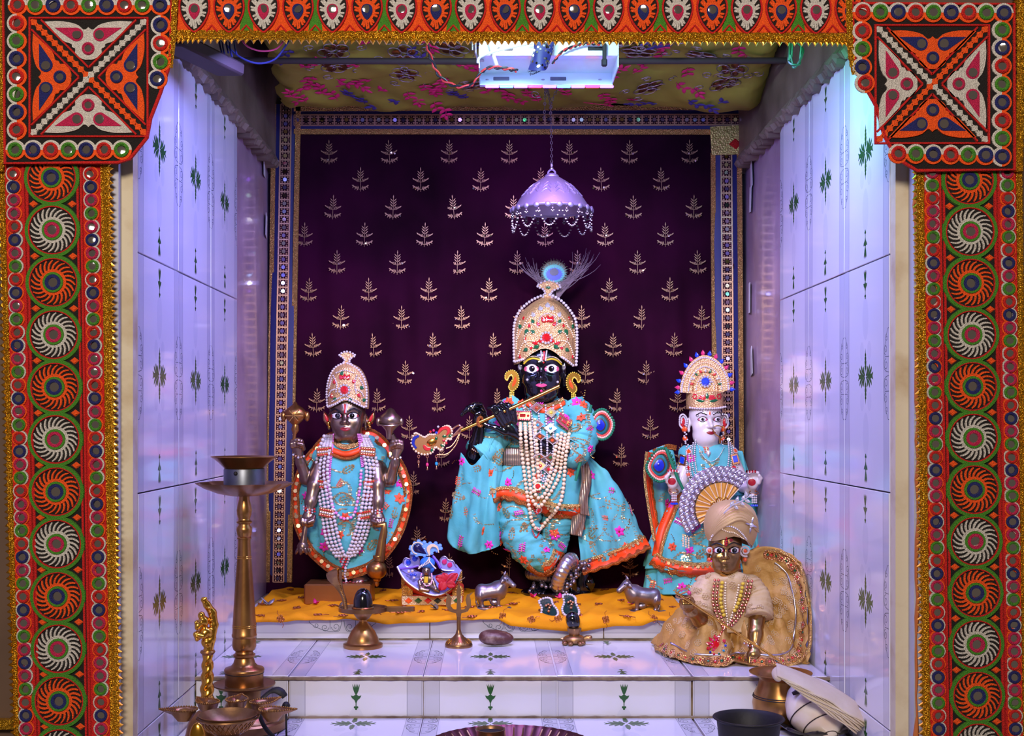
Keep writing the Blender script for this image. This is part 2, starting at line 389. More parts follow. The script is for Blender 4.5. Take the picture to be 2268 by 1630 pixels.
for i in range(5):
    x0, x1 = XJ[i], XJ[i+1]; full = 0 < i < 4
    cx = (x0+x1)/2 if i else x1-.1
    u0 = -100 if i else -38
    put('tile', FULL if i else cut_l, jit(M3((1, 0, 0), (0, 1, 0), (0, 0, 1), (cx, 1.985, LIP))), st1)
    rk = 'r' if i else 'l'
    if rk not in lows: lows[rk] = tile_mesh(u0, 100, -150+2, -92)
    me = lows[rk]
    # riser: long axis runs down, so the fan of the end drop points up
    put('tile', me, jit(M3((1, 0, 0), (0, 0, -1), (0, -1, 0), (cx, 1.836, LIP-.006-.148))), st1)
    fk = 'f' if i else 'f0'
    if fk not in lows: lows[fk] = tile_mesh(u0, 100, -150, 34)
    put('tile', lows[fk], jit(M3((1, 0, 0), (0, 1, 0), (0, 0, 1), (cx, 1.80, LOW))), floor)
    put('tile', FULL if i else cut_l, jit(M3((1, 0, 0), (0, 1, 0), (0, 0, 1), (cx, 1.50, LOW))), floor)
rl, rl0 = tile_mesh(-100, -65, -150, 150), tile_mesh(-100, -65, 110, 150)
for xa in (-.7075, -.4075, -.1075, .1925):
    put('tile', rl if xa > -.5 else rl0, jit(M3((0, 0, -1), (1, 0, 0), (0, -1, 0), (xa+.15, 2.136, UP-.002-.0995))), st2)
put('tile', tile_mesh(-100, -65, -150, -142), M3((0, 0, -1), (1, 0, 0), (0, -1, 0), (.4925+.15, 2.136, UP-.002-.0995)), st2)
for i in range(5):
    x0, x1 = XJ[i], XJ[i+1]; cx = (x0+x1)/2 if i else x1-.1
    put('tile', FULL if i else cut_l, M3((1, 0, 0), (0, 1, 0), (0, 0, 1), (cx, 2.285, UP)), st2)
b = MB()      # worn mortar along the step edges
for y, z, r in ((1.834, LIP-.0038, .0030), (1.833, LOW+.0008, .0026), (2.134, LIP+.0006, .0020)):
    pts = [(XL+i*.0047, y, z+rnd.uniform(-.0002, .0002)) for i in range(201)]; b.tube(pts, [r*(1+.16*math.sin(i*.9)*math.sin(i*.37)+rnd.uniform(-.06, .1)) for i in range(201)], 6)
struct('trim_9', b, 'grout')
# ------------------------------------------------------------------ embroidered mirror-work frame
def annulus(b, R, r, h0, h1, n=28, c=(0, 0)):
    vs = []; 
    for i in range(n):
        a = 2*PI*i/n
        for q, hh in ((R, h0), (R*.9+r*.1, h1), (R*.1+r*.9, h1), (r, h0)): vs.append((c[0]+q*math.cos(a), c[1]+q*math.sin(a), hh))
    b.add(vs, [(4*i+k, 4*i+k+1, 4*((i+1) % n)+k+1, 4*((i+1) % n)+k) for i in range(n) for k in range(3)])
FY = 1.494
fl = frame(FY, True)
def ring_mesh(R, t, m, name='mirror_ring'):
    b = MB(fl); b.torus((0, 0, t*.6), R-t, t, 18, 6); return b.mesh(name, m)
def mirror_mesh(r):
    b = MB(fl); b.dome(circ(0, 0, r, 16), 0, .5); return b.mesh('mirror', 'mirror')
RINGS = {k: ring_mesh(15.5, 3.6, k) for k in ('red', 'navy', 'crimson', 'green')}
MIRR = mirror_mesh(9.5); MIRB = mirror_mesh(11)
def mirrored(fr, u, v, h, col, parent, sc=1.0):
    r = put('mirror_ring', RINGS[col], T(fr, u, v, h, 0, sc), parent)
    put('mirror', MIRR, T(fr, u, v, h+2.2, 0, sc) @ Matrix.Rotation(rnd.gauss(0, .12), 4, 'X') @ Matrix.Rotation(rnd.gauss(0, .12), 4, 'Z'), r)
def half_scallop(ma, mb_, ang=0):
    b = MB(fl)
    for k, s in ((0, 1), (1, -1)):
        b.cur = k
        p = [(s*17.5*math.sin(a), -17.5*math.cos(a)) for a in np.linspace(0, PI, 12)]
        b.poly(p, 0, 3.2)
    return b.mesh('scallop', [ma, mb_])
SCO, SCW = half_scallop('orange', 'white_yarn'), half_scallop('white_yarn', 'orange')
def medallion_meshes(c1, ringc):
    b = MB(fl); b.cur = 1; annulus(b, 62, 52.5, 0, 5, 36); b.cur = 2; annulus(b, 54, 51, 1, 5.6, 36); b.cur = 0; b.poly(circ(0, 0, 52, 32), 0, 2.5)
    base = b.mesh('medallion', ['black_cloth', 'green', 'red'])
    b = MB(fl); b.poly(circ(0, 0, 29, 28), 2, 5)
    for i in range(22):
        a = 2*PI*i/22; pts = []
        for t in np.linspace(0, 1, 6):
            rr = 26+23*t; aa = a+.34*t**1.7; pts.append((rr*math.cos(aa), rr*math.sin(aa)))
        b.ribbon(pts, [4.5, 5, 5.2, 5, 4.4, 3.0], 2, 5.5)
    pet = b.mesh('thread_spokes', c1)
    b = MB(fl); annulus(b, 23, 17, 4, 8); gr = b.mesh('green_ring', 'green')
    b = MB(fl); annulus(b, 18, 10, 4, 8.6); cr = b.mesh('thread_ring', ringc)
    return base, pet, gr, cr
MEDO, MEDW = medallion_meshes('orange', 'navy'), medallion_meshes('white_yarn', 'crimson')
def medallion(fr, u, v, kind, parent):
    base, pet, gr, cr = MEDO if kind else MEDW
    a = rnd.uniform(0, 6); o = put('medallion', base, T(fr, u, v, 3), parent)
    put('thread_spokes', pet, T(fr, u, v, 3, a), o); put('green_ring', gr, T(fr, u, v, 3), o); put('thread_ring', cr, T(fr, u, v, 3), o)
    put('mirror', MIRB, T(fr, u, v, 9) @ Matrix.Rotation(rnd.gauss(0, .06), 4, 'X') @ Matrix.Rotation(rnd.gauss(0, .06), 4, 'Z'), o)
b = MB(fl); b.dome([(-11, 0), (0, -8), (11, 0), (0, 8)], 0, 4); DIAM = b.mesh('thread_diamond', 'orange')
b = MB(fl); b.dome([(0, -7), (11, 0), (0, 7)], 0, 4, (3, 0)); BPT = b.mesh('braid_point', 'gold_point', False)
def braid(fr, pts, wd, parent, side=0, step=14.5, h=3):
    """woven gold braid along pts, with a row of pressed points on one side"""
    L = [0]
    for a, c in zip(pts, pts[1:]): L.append(L[-1]+math.hypot(c[0]-a[0], c[1]-a[1]))
    n = int(L[-1]/5); q = crom(pts, n)
    b = MB(fr)
    for o in (-wd*.36, -wd*.12, wd*.12, wd*.36):
        ln = []
        for i, p in enumerate(q):
            d = (q[min(i+1, n-1)][0]-q[max(i-1, 0)][0], q[min(i+1, n-1)][1]-q[max(i-1, 0)][1]); l = math.hypot(*d)
            k = o+.6*math.sin(i*2.1); ln.append((p[0]-d[1]/l*k, p[1]+d[0]/l*k, h+1.4*math.sin(i*1.57+o)))
        b.tube(ln, wd*.17, 5)
    b.build('gold_braid', 'gold_braid', parent)
    if side:
        m = int(L[-1]/step)
        for i in range(m):
            p = crom(pts, m*2)[2*i]; r = crom(pts, m*2)[min(2*i+1, 2*m-1)]
            d = (r[0]-p[0], r[1]-p[1]); l = math.hypot(*d); nx, ny = -d[1]/l*side, d[0]/l*side
            put('braid_point', BPT, T(fr, p[0]+nx*wd*.42, p[1]+ny*wd*.42, h-1, math.atan2(ny, nx)+rnd.gauss(0, .12)), parent)
def strip(name, label, yo, lines, phase, med, mstep, mstart, bside):
    """lines: (u at y=400, u at y=1600) for edge, col, inner, centre, inner, col, edge ; two braids"""
    fr = frame(FY)
    U = lambda k, v: lines[k][0]+(lines[k][1]-lines[k][0])*(v-400)/1200
    t = thing(name, label, 'wall hanging', fr(U(3, 1000), 1000, 0))
    v0, v1 = yo, 1700
    b = MB(fr); N = 30; vs = [v0+(v1-v0)*i/N for i in range(N+1)]
    b.poly([(U(0, v)-2, v) for v in vs]+[(U(6, v)+2, v) for v in vs[::-1]], -1.5, 2, back=True); b.build('cloth_backing', 'red', t)
    b = MB(fr); b.poly([(U(2, v), v) for v in vs]+[(U(4, v), v) for v in vs[::-1]], 1, 3); b.build('black_ground', 'black_cloth', t)
    for k in (2, 4):
        for o in (-4, 4):
            b = MB(fr); b.ribbon([(U(k, v)+o, v) for v in vs], 6, 2, 6.5); b.build('red_cord', 'red', t)
    for i, v in enumerate(med[1]):
        medallion(fr, U(3, v), v, (i+med[0]) % 2, t)
        for k in (2, 4):
            vm = v+57.5
            if vm < 1690: put('thread_diamond', DIAM, T(fr, U(k, vm)+(17 if k == 2 else -17), vm, 3), t)
    cols = ['red', 'navy', 'crimson', 'green']
    for k in (1, 5):
        v = mstart; i = 0
        while v < 1680:
            put('scallop', SCO if ((i+phase)//4) % 2 == 0 else SCW, T(fr, U(k, v), v, 2), t)
            mirrored(fr, U(k, v), v, 4.5, cols[(i+phase) % 4] if (i*7+k) % 11 else 'crimson', t, .93)
            v += mstep; i += 1
    vb = [v0+(v1-v0)*i/12 for i in range(13)]
    for k, (o, side, wd) in bside.items():
        braid(fr, [(U(k, v)+o, v) for v in vb], wd, t, side)
    return t
strip('pillar_hanging', 'long mirror-work hanging of the left pillar, red and orange with pinwheels', 352,
      [(13, 45), (32, 60), (57, 84), (117, 134), (177, 196), (203, 226), (223, 244)], 0,
      (1, [395+115.6*i for i in range(12)]), 29.2, 386, {6: (11, -1, 20), 0: (-7, 1, 12)})
strip('pillar_hanging', 'long mirror-work hanging of the right pillar, red and orange with pinwheels', 372,
      [(2046, 2060), (2063, 2077), (2084, 2102), (2144, 2163), (2205, 2224), (2229, 2246), (2247, 2262)], 2,
      (1, [400+114*i for i in range(12)]), 28.6, 383, {0: (-9, 1, 17), 6: (9, 0, 14)})
def leafwing():
    hr = [(0, -26), (10, -20), (26, -32), (60, -39), (97, -38), (80, -20), (57, 4), (38, 11), (36, 18), (29, 22), (29, 32), (20, 41), (8, 46), (0, 46)]
    hr = crom(hr[:5], 12)+crom(hr[4:], 24)[1:]
    return hr+[(-x, y) for x, y in hr[-2:0:-1]]
def tear(c, r, tip, n=14):
    a = math.atan2(tip[1]-c[1], tip[0]-c[0]); d = math.hypot(tip[0]-c[0], tip[1]-c[1])
    g = math.acos(min(1, r/d)); arc = [(c[0]+r*math.cos(a+g+(2*PI-2*g)*i/n), c[1]+r*math.sin(a+g+(2*PI-2*g)*i/n)) for i in range(n+1)]
    return arc+[tip]
def corner(label, Y, outline, sq, mir, colour_of, seams, braid_pts):
    fr = frame(Y); (x0, y0), (x1, y1) = sq; cx, cy = (x0+x1)/2, (y0+y1)/2
    t = thing('corner_hanging', label, 'wall hanging', fr(cx, cy, 0))
    b = MB(fr); b.poly(outline, -3, 1.5, back=True); b.build('cloth_backing', 'black_cloth', t)
    b = MB(fr); b.ribbon(outline, 8, 0, 5, closed=True); b.build('red_cord', 'red', t)
    b = MB(fr); b.ribbon([(x0, y0), (x1, y0), (x1, y1), (x0, y1)], 7, 1, 6, closed=True); b.build('red_cord', 'red', t)
    r = (x1-x0)/2
    for k, col in ((0, seams[0]), (1, seams[1])):
        A, B = ((x0+4, y0+4), (x1-4, y1-4)) if k == 0 else ((x1-4, y0+4), (x0+4, y1-4))
        L = math.hypot(B[0]-A[0], B[1]-A[1]); d = ((B[0]-A[0])/L, (B[1]-A[1])/L); n = (-d[1], d[0])
        b = MB(fr); m = 22
        for i in range(m):                      # chain of little squares
            c = (A[0]+d[0]*L*(i+.5)/m, A[1]+d[1]*L*(i+.5)/m); w_ = 10.5
            q = L/m*.6
            b.poly([(c[0]-d[0]*q, c[1]-d[1]*q), (c[0]+n[0]*w_*.8, c[1]+n[1]*w_*.8), (c[0]+d[0]*q, c[1]+d[1]*q), (c[0]-n[0]*w_*.8, c[1]-n[1]*w_*.8)], 1, 4.5+k*.4)
        b.ribbon([A, B], 9, 1, 4.2+k*.4)
        b.build('chequer_band', col, t)
        for s in (-1, 1):
            b = MB(fr); o = 15*s; b.ribbon([(A[0]+n[0]*o+d[0]*15, A[1]+n[1]*o+d[1]*15), (cx+n[0]*o-d[0]*15, cy+n[1]*o-d[1]*15)], 5, 1, 5.5); b.ribbon([(cx+n[0]*o+d[0]*15, cy+n[1]*o+d[1]*15), (B[0]+n[0]*o-d[0]*15, B[1]+n[1]*o-d[1]*15)], 5, 1, 5.5)
            b.build('red_cord', 'red', t)
    for q in range(4):
        ang = q*PI/2; wht = colour_of(q)
        ctr = rot2([(cx, cy-r+46)], ang, (cx, cy))[0]
        tr = lambda P: shift(rot2(P, ang), ctr[0], ctr[1])
        b = MB(fr); b.poly(tr(leafwing()), 1, 5.5); lw = b.build('leaf_motif', 'white_yarn' if wht else 'orange', t)
        for s in (-1, 1):
            b = MB(fr); b.poly(tr(tear((s*26, -9), 15, (s*74, -24))), 5, 7); b.build('thread_teardrop', 'crimson' if wht else 'navy', lw)
            p = tr([(s*25, -9)])[0]; put('mirror', MIRR, T(fr, p[0], p[1], 8, 0, 1.05) @ Matrix.Rotation(rnd.gauss(0, .08), 4, 'X'), lw)
        p = tr([(0, 22)])[0]
        rg = put('mirror_ring', RINGS['crimson' if wht else 'navy'], T(fr, p[0], p[1], 5, 0, .92), lw)
        put('mirror', MIRR, T(fr, p[0], p[1], 7.5, 0, .95), lw)
    cols = ['red', 'green', 'navy', 'crimson']
    for i, (u, v, ang) in enumerate(mir):
        put('scallop', SCO, T(fr, u, v, 1, ang, 1.25), t)
        mirrored(fr, u, v, 4.5, cols[(i*5+i//3) % 4], t, 1.08)
    braid(fr, braid_pts, 14, t, 0)
    return t
mir = [(41+39.4*i, 13, PI/2) for i in range(9)]+[(39, 53+39.3*i, 0) for i in range(7)]+[(36+39.2*i, 333, PI/2) for i in range(7)]+[(357, 57+41*i, 0) for i in range(3)]+[(350, 176, 0)]
corner('square mirror-work corner cloth at the upper left of the frame', 1.484, [(8, -8), (380, -8), (377, 140), (356, 205), (334, 262), (326, 305), (288, 352), (262, 360), (12, 362)], ((67, 41), (328, 303)), mir,
       lambda q: q % 2 == 0, ('orange', 'white_yarn'), [(388, -10), (385, 60), (380, 120), (376, 150)])
mir = [(1909+39*i, 28+.3*i, PI/2) for i in range(9)]+[(1908, 70+40*i, 0) for i in range(3)]+[(1914, 185, 0)]+[(2217, 68+40*i, 0) for i in range(8)]+[(1988+38.5*i, 341+i*.8, PI/2) for i in range(6)]
corner('square mirror-work corner cloth at the upper right of the frame', 1.484, [(1888, 8), (2245, 10), (2246, 376), (2030, 378), (1985, 350), (1958, 300), (1940, 235), (1915, 190), (1893, 140)], ((1938, 57), (2189, 318)), mir,
       lambda q: q % 2 == 1, ('white_yarn', 'orange'), [(1879, -10), (1881, 60), (1884, 120), (1893, 165)])
# outer gold edge beyond the right corner cloth
fr = frame(1.488); t = thing('door_valance', 'long mirror-work valance with teardrop flowers hanging across the top of the frame', 'wall hanging', fr(1130, 40, 0))
b = MB(fr); b.poly([(392, -20), (1884, -20), (1884, 72), (392, 74)], -3, 1.5, back=True); b.build('cloth_backing', 'orange', t)
def drop_out(c, k=1.0):
    P = [(0, -46), (16, -42), (27, -31), (31, -15), (29, 3), (20, 22), (9, 35), (0, 41)]
    P = P+[(-x, y) for x, y in P[-2:0:-1]]
    return [(c[0]+x*k, c[1]+y*k) for x, y in crom(P, 32, True)]
frl = frame(1.488, True)
TD = []
for colr, inner in (('white_yarn', 'crimson'), ('orange', 'navy')):
    b = MB(frl); b.cur = 1; b.ribbon(drop_out((0, 0), 1.06), 5, 0, 5.5, True); b.cur = 0; b.poly(drop_out((0, 0)), 0, 3); base = b.mesh('teardrop', ['black_cloth', 'red'])
    b = MB(frl); b.poly(drop_out((0, 0), .6), 2, 5.5); P = drop_out((0, 0), .56); Q = drop_out((0, 0), .9)
    for i in range(0, 32, 32//22 or 1):
        if i % 3 == 2: continue
        b.ribbon([P[i], ((P[i][0]+Q[i][0])/2, (P[i][1]+Q[i][1])/2), Q[i]], [5.5, 6.5, 5], 2, 6)
    pet = b.mesh('thread_petals', colr)
    b = MB(frl); b.poly(drop_out((0, 0), .4), 5, 7.5); tdm = b.mesh('thread_teardrop', inner)
    TD.append((base, pet, tdm))
for i in range(20):
    u, v = 432+76.3*i, 29+i*.18
    base, pet, tdm = TD[i % 2]
    if i < 19: b = MB(fr); b.dome([(u+38-14, -20), (u+38+14, -20), (u+38+11, 22), (u+38+17, 73), (u+38-17, 73), (u+38-11, 22)], 1, 4); b.build('green_ground' if i % 2 else 'orange_ground', 'green' if i % 2 else 'orange', t)
    o = put('teardrop', base, T(fr, u, v, 2), t)
    put('thread_petals', pet, T(fr, u, v, 2), o); put('thread_teardrop', tdm, T(fr, u, v, 2), o)
    put('mirror', MIRR, T(fr, u, v-7, 10, 0, .95) @ Matrix.Rotation(rnd.gauss(0, .09), 4, 'X') @ Matrix.Rotation(rnd.gauss(0, .09), 4, 'Z'), o)
    b = MB(fr); b.ribbon([(u+38-13, 72), (u+38, 57), (u+38+13, 72)], 5, 2, 5.5); b.build('red_cord', 'red', t)
braid(fr, [(388, 78), (760, 80), (1130, 82), (1500, 83), (1878, 85)], 21, t, 1, 15)
fr = frame(1.488); t = thing('gold_edging', 'gold braid strip hanging down beyond the right corner cloth', 'trim', fr(2258, 200, 0))
braid(fr, [(2258, -10), (2259, 150), (2256, 380)], 17, t, 1)
t = thing('gold_edging', 'gold braid strip hanging at the outer edge of the left corner cloth', 'trim', fr(3, 200, 0))
braid(fr, [(0, -10), (2, 150), (3, 380)], 12, t, 0)
# ------------------------------------------------------------------ purple velvet backdrop
CY = 2.49
fr = frame(CY); frl = frame(CY, True)
def fold(u, v):
    k = min(1, max(0, (v-260)/500))
    return (10*math.sin(u*.047+.003*v+1.6*math.sin(u*.011))+5*math.sin(u*.1-.005*v))*k*(.75+.25*math.sin(u*.02+v*.013))+1.5*math.sin(v*.05+u*.01)*k
cur = thing('backdrop_curtain', 'dark purple velvet backdrop with gold sprigs and jewelled gold borders', 'curtain', fr(1120, 800, 0))
b = MB(fr); NU, NV = 110, 70
for j in range(NV+1):
    for i in range(NU+1):
        s, q = i/NU, j/NV; v = 232+q*1092
        ul, ur = 606-16*q, 1642+4*q
        u = ul+(ur-ul)*s; hb = 14*max(0, (q-.93)/.07)**2
        b.v.append(fr(u, v, fold(u, v)+hb))
for j in range(NV):
    for i in range(NU): b.f.append((j*(NU+1)+i, j*(NU+1)+i+1, (j+1)*(NU+1)+i+1, (j+1)*(NU+1)+i)); b.m.append(0)
o = b.build('velvet', 'velvet_purple', cur, ang=180)
md = o.modifiers.new('thick', 'SOLIDIFY'); md.thickness = .002; md.offset = 1
def sprig_mesh():
    b = MB(frl)
    b.ribbon([(0, 28), (0, -24)], 1.1, 0, 1.2)
    for k in (-1, 1):
        for y, L in ((-13, 9), (-7, 10), (-1, 10)): b.poly(leaf(k*1, y, L, 1.0, -PI/2+k*.75, 4), 0, 1.5)
        for y0, n in ((6, 5), (23, 6)):
            st = [(0, y0), (k*8, y0-1), (k*17, y0-4-n)]
            b.ribbon(st, .9, 0, 1)
            for i in range(n):
                x = k*(3+15*i/n); y = y0-.5-(i/n)**2*(4+n)*.8
                b.poly(leaf(x, y, 8.0-i*.5, .85, -PI/2+k*(.35+.09*i), 4), 0, 1.5)
                if i % 2 and y0 > 10: b.poly(leaf(x, y, 4.5, .8, PI/2-k*.6, 4), 0, 1.5)
    b.poly(leaf(0, -19, 9, 1.1, -PI/2, 4), 0, 1.5)
    return b.mesh('gold_sprig', 'gold_thread', False)
SPR = sprig_mesh()
b = MB(frl); b.poly(circ(0, 0, 2.2, 8), 0, .8); SEQ = b.mesh('sequin', 'sequin', False)
for r in range(17):
    for c in range(-1, 8):
        u, v = 729+(r % 2)*70+(r//2)*9+133*c, 337+61*r
        if not 672 < u < 1560 or v > 1300: continue
        o = put('gold_sprig', SPR, T(fr, u, v, fold(u, v)+2.5, rnd.gauss(0, .03), .97), cur)
        for k in range(rnd.choice((1, 1, 2))):
            du, dv = rnd.uniform(-18, 18), rnd.choice((2, 4, 18, 20))
            put('sequin', SEQ, T(fr, u+du, v+dv, fold(u, v)+5, 0, rnd.uniform(.6, 1.1)) @ Matrix.Rotation(rnd.gauss(0, .25), 4, 'X') @ Matrix.Rotation(rnd.gauss(0, .25), 4, 'Z'), o)
def band(name, m, A, B, wa, wb, h0, h1, n=50):
    b = MB(fr); pts = []
    for i in range(n+1):
        t = i/n; pts.append((A[0]+(B[0]-A[0])*t, A[1]+(B[1]-A[1])*t))
    vs = []
    d = (B[0]-A[0], B[1]-A[1]); l = math.hypot(*d); nn = (-d[1]/l, d[0]/l)
    for i, p in enumerate(pts):
        wd = (wa+(wb-wa)*i/n)/2; hh = fold(*p)*.4+4
        vs += [(p[0]+nn[0]*wd, p[1]+nn[1]*wd, hh+h0), (p[0]+nn[0]*wd*.9, p[1]+nn[1]*wd*.9, hh+h1), (p[0]-nn[0]*wd*.9, p[1]-nn[1]*wd*.9, hh+h1), (p[0]-nn[0]*wd, p[1]-nn[1]*wd, hh+h0)]
    b.add(vs, [(4*i+k, 4*i+k+1, 4*i+5+k, 4*i+4+k) for i in range(n) for k in range(3)])
    return b.build(name, m, cur)
b = MB(frl)
for s in (-1, 1):
    b.poly([(s*11.5-1.6, -8.5), (s*11.5+1.6, -8.5), (s*11.5+1.6, 8.5), (s*11.5-1.6, 8.5)], 0, 2.5)
    b.poly([(-11.5, s*8.5-1.2), (11.5, s*8.5-1.2), (11.5, s*8.5+1.2), (-11.5, s*8.5+1.2)], 0, 2.2)
    for k in (-1, 1): b.sph((s*6.2, k*5, 1.5), 2.3, 6)
    b.sph((s*7.2, 0, 1.2), 1.7, 6); b.sph((0, s*6.2, 1.2), 1.7, 6)
LAT = b.mesh('jewel_lattice', 'copper_bead')
b = MB(frl); b.poly(circ(0, 0, 4.4, 10), 0, 1.2); LMI = [b.mesh('mirror', 'mirror'), b.mesh('mirror', 'sequin_violet')]
def lattice(A, B, step=17.6, vert=True):
    L = math.hypot(B[0]-A[0], B[1]-A[1]); n = int(L/step)
    ang = math.atan2(B[1]-A[1], B[0]-A[0])-PI/2
    for i in range(n):
        t = (i+.5)/n; u, v = A[0]+(B[0]-A[0])*t, A[1]+(B[1]-A[1])*t; h = fold(u, v)*.4+6
        o = put('jewel_lattice', LAT, T(fr, u, v, h, ang), cur)
        put('mirror', LMI[rnd.random() < .45], T(fr, u, v, h+3) @ Matrix.Rotation(rnd.gauss(0, .2), 4, 'X') @ Matrix.Rotation(rnd.gauss(0, .2), 4, 'Z'), o)
def border(A, B, sg=1, widths=((0, 'gold_lace', 'lace_gold', 11), (12, 'navy_band', 'velvet_navy', 14), (29, None, None, 24), (46, 'navy_band', 'velvet_navy', 14), (58, 'gold_lace', 'lace_gold', 12)), sh=(1, 1)):
    d = (B[0]-A[0], B[1]-A[1]); l = math.hypot(*d); nn = (d[1]/l*sg, -d[0]/l*sg)
    P = lambda p, o: (p[0]+nn[0]*o, p[1]+nn[1]*o)
    band('navy_band', 'velvet_navy', P(A, 29*sh[0]), P(B, 29*sh[1]), 56, 50, .5, 2.2)
    for o, nm, m, wd in widths:
        if nm == 'gold_lace':
            band(nm, m, P(A, o*sh[0]), P(B, o*sh[1]), wd, wd, 1, 5)
        elif nm is None: 
            band('dark_ground', 'velvet_purple', P(A, o*sh[0]), P(B, o*sh[1]), 22, 20, 1.5, 3.4)
            lattice(P(A, o*sh[0]), P(B, o*sh[1]))
border((608, 232), (594, 1288), 1, sh=(.93, .83))
border((652, 243), (1636, 240), -1, sh=(.86, .93))
border((1578, 340), (1584, 1250), 1)
fr_ = fr
b = MB(fr); b.poly([(1571, 283), (1640, 280), (1641, 344), (1574, 346)], 6, 12); tp = b.build('gold_tape', 'tape_gold', cur)
b = MB(fr); b.dome([(1612, 322), (1626, 309), (1640, 320), (1628, 334)], 12, 15); b.build('red_patch', 'red', tp)
# paper tags stuck on the plaster
for u, v, Y, x0, hh, ww, a, lab in ((588, 360, 2.44, XL-.011, .055, .018, .03, 'upper white paper strip stuck on the left plaster'), (598, 500, 2.46, XL-.011, .045, .016, -.1, 'curled white paper strip below another on the left plaster'),
      (1654, 388, 2.43, XR+.011, .05, .016, -.12, 'topmost white paper tag on the right plaster'), (1652, 442, 2.44, XR+.011, .05, .016, .1, 'second white paper tag from the top on the right plaster'),
      (1648, 660, 2.45, XR+.011, .06, .016, .02, 'white paper tag on the right plaster, level with the tall crown'), (1655, 800, 2.43, XR+.011, .055, .016, -.14, 'lowest white paper tag on the right plaster')):
    p = at = Vector(((u-VX)/F*Y, Y, CZ-(v-VY)/F*Y)); s = 1 if x0 < 0 else -1
    t = thing('paper_tag', lab, 'paper', (x0, Y, p.z))
    b = MB(); b.box((x0+s*.0025, Y, p.z), (.0012, ww*2.2, hh), Matrix.Rotation(a, 3, 'X') @ Matrix.Rotation(s*.12, 3, 'Z'), .0005); b.build('sheet', 'paper', t)
# ------------------------------------------------------------------ canopy cloth and its rod
can = thing('canopy_cloth', 'olive green canopy cloth with pink and violet embroidery hung under the ceiling', 'cloth', (.04, 2.2, 1.0))
def can_z(x, y):
    s = (x+.4)/.9
    w_ = .004*math.sin(x*23+y*9)+.004*math.sin(y*31-x*7)+.003*math.sin(x*61+2*math.sin(y*40))
    base = np.interp(y, [1.7, 2.0, 2.06, 2.1, 2.2, 2.28, 2.33, 2.38, 2.455], [1.03, 1.008, 1.004, 1.001, .983, .969, .968, .985, 1.022])
    return float(base)+w_-.012*max(0, s-.8)*5*max(0, min(1, (y-2.1)*6))
b = MB(); NU, NV = 90, 56
for j in range(NV+1):
    for i in range(NU+1):
        y = 1.72+.73*j/NV; s = i/NU
        xl, xr = -.355-.05*(j/NV)+.006*math.sin(j*1.3), .455+.055*(j/NV)-.02*max(0, j/NV-.85)*6
        x = xl+(xr-xl)*s; e = min(s, 1-s)
        z = can_z(x, y)
        if e < .03: z += .02*(1-e/.03)**2+.003*math.sin(j*2.3)
        if j == NV: z -= .012
        b.v.append((x, y, z))
for j in range(NV):
    for i in range(NU): b.f.append((j*(NU+1)+i, j*(NU+1)+i+1, (j+1)*(NU+1)+i+1, (j+1)*(NU+1)+i)); b.m.append(0)
cob = b.build('olive_cloth', 'canopy', can, ang=180)
cl = lambda u, v, h: (u, v, -h)           # metres, seen from below
def can_T(x, y, ang, sc):
    e = .012; n = Vector((-(can_z(x+e, y)-can_z(x-e, y))/(2*e), -(can_z(x, y+e)-can_z(x, y-e))/(2*e), 1)).normalized()
    return Matrix.Translation((x, y, can_z(x, y)-.0015)) @ Vector((0, 0, 1)).rotation_difference(n).to_matrix().to_4x4() @ Matrix.Rotation(ang, 4, 'Z') @ Matrix.Scale(sc, 4)
def vine(m):
    b = MB(cl); P = crom([(0, 0), (.018, .006), (.036, -.004), (.052, .004)], 9); b.ribbon(P, .0012, 0, .0012)
    for i, (x, y) in enumerate(P[1::2]):
        for k in (-1, 1): b.dome(leaf(x, y, .015, .0042, k*.9+.1*i, 4), 0, .0014)
    b.dome(leaf(.052, .004, .016, .0035, .2, 4), 0, .002)
    return b.mesh('embroidered_sprig', m)
VP, VV = vine('thread_pink'), vine('thread_violet')
b = MB(cl)
for k in range(5):
    b.dome([(.017*math.cos(2*PI*k/5)+.0115*math.cos(a), .017*math.sin(2*PI*k/5)+.009*math.sin(a)) for a in np.linspace(0, 2*PI, 10, False)], 0, .002)
PETM = b.mesh('sequin_flower', 'sequin_brown')
b = MB(cl)
for k in range(5):
    b.tube([(.017*math.cos(2*PI*k/5)+.0135*math.cos(a), .017*math.sin(2*PI*k/5)+.011*math.sin(a), .001) for a in np.linspace(0, 2*PI, 12, False)], .0009, 4, True)
    b.tube([(x, y, .001) for x, y in spiral(.045*math.cos(2*PI*k/5+.5), .045*math.sin(2*PI*k/5+.5), .011, 1.3, k)], .0008, 4)
SIL = b.mesh('silver_cord', 'thread_silver')
rr = random.Random(3); spots = []
for i in range(5000):
    x, y = rr.uniform(-.33, .43), rr.uniform(1.85, 2.30)
    if all((x-a)**2+(y-c)**2 > .047**2 for a, c in spots): spots.append((x, y))
for i, (x, y) in enumerate(spots):
    k = i % 4
    if k == 0:
        o = put('sequin_flower', PETM, can_T(x, y, rr.uniform(0, 6), rr.uniform(.8, 1.1)), can); put('silver_cord', SIL, can_T(x, y, rr.uniform(0, 6), 1), o)
    else: put('embroidered_sprig', VP if k != 2 else VV, can_T(x-.015, y, rr.choice((.4, 1.2, 1.9, 2.6, 4.2, 5.4)), rr.uniform(.95, 1.2)), can)
t = thing('curtain_rod', 'dark thin rod spanning the niche under the canopy cloth', 'rod', (.03, 2.08, .985))
b = MB(); b.tube([(XL-.01, 2.08, .983), (0, 2.08, .9815), (XR+.01, 2.08, .983)], .0055, 10); b.build('tube', 'wood_dark', t)
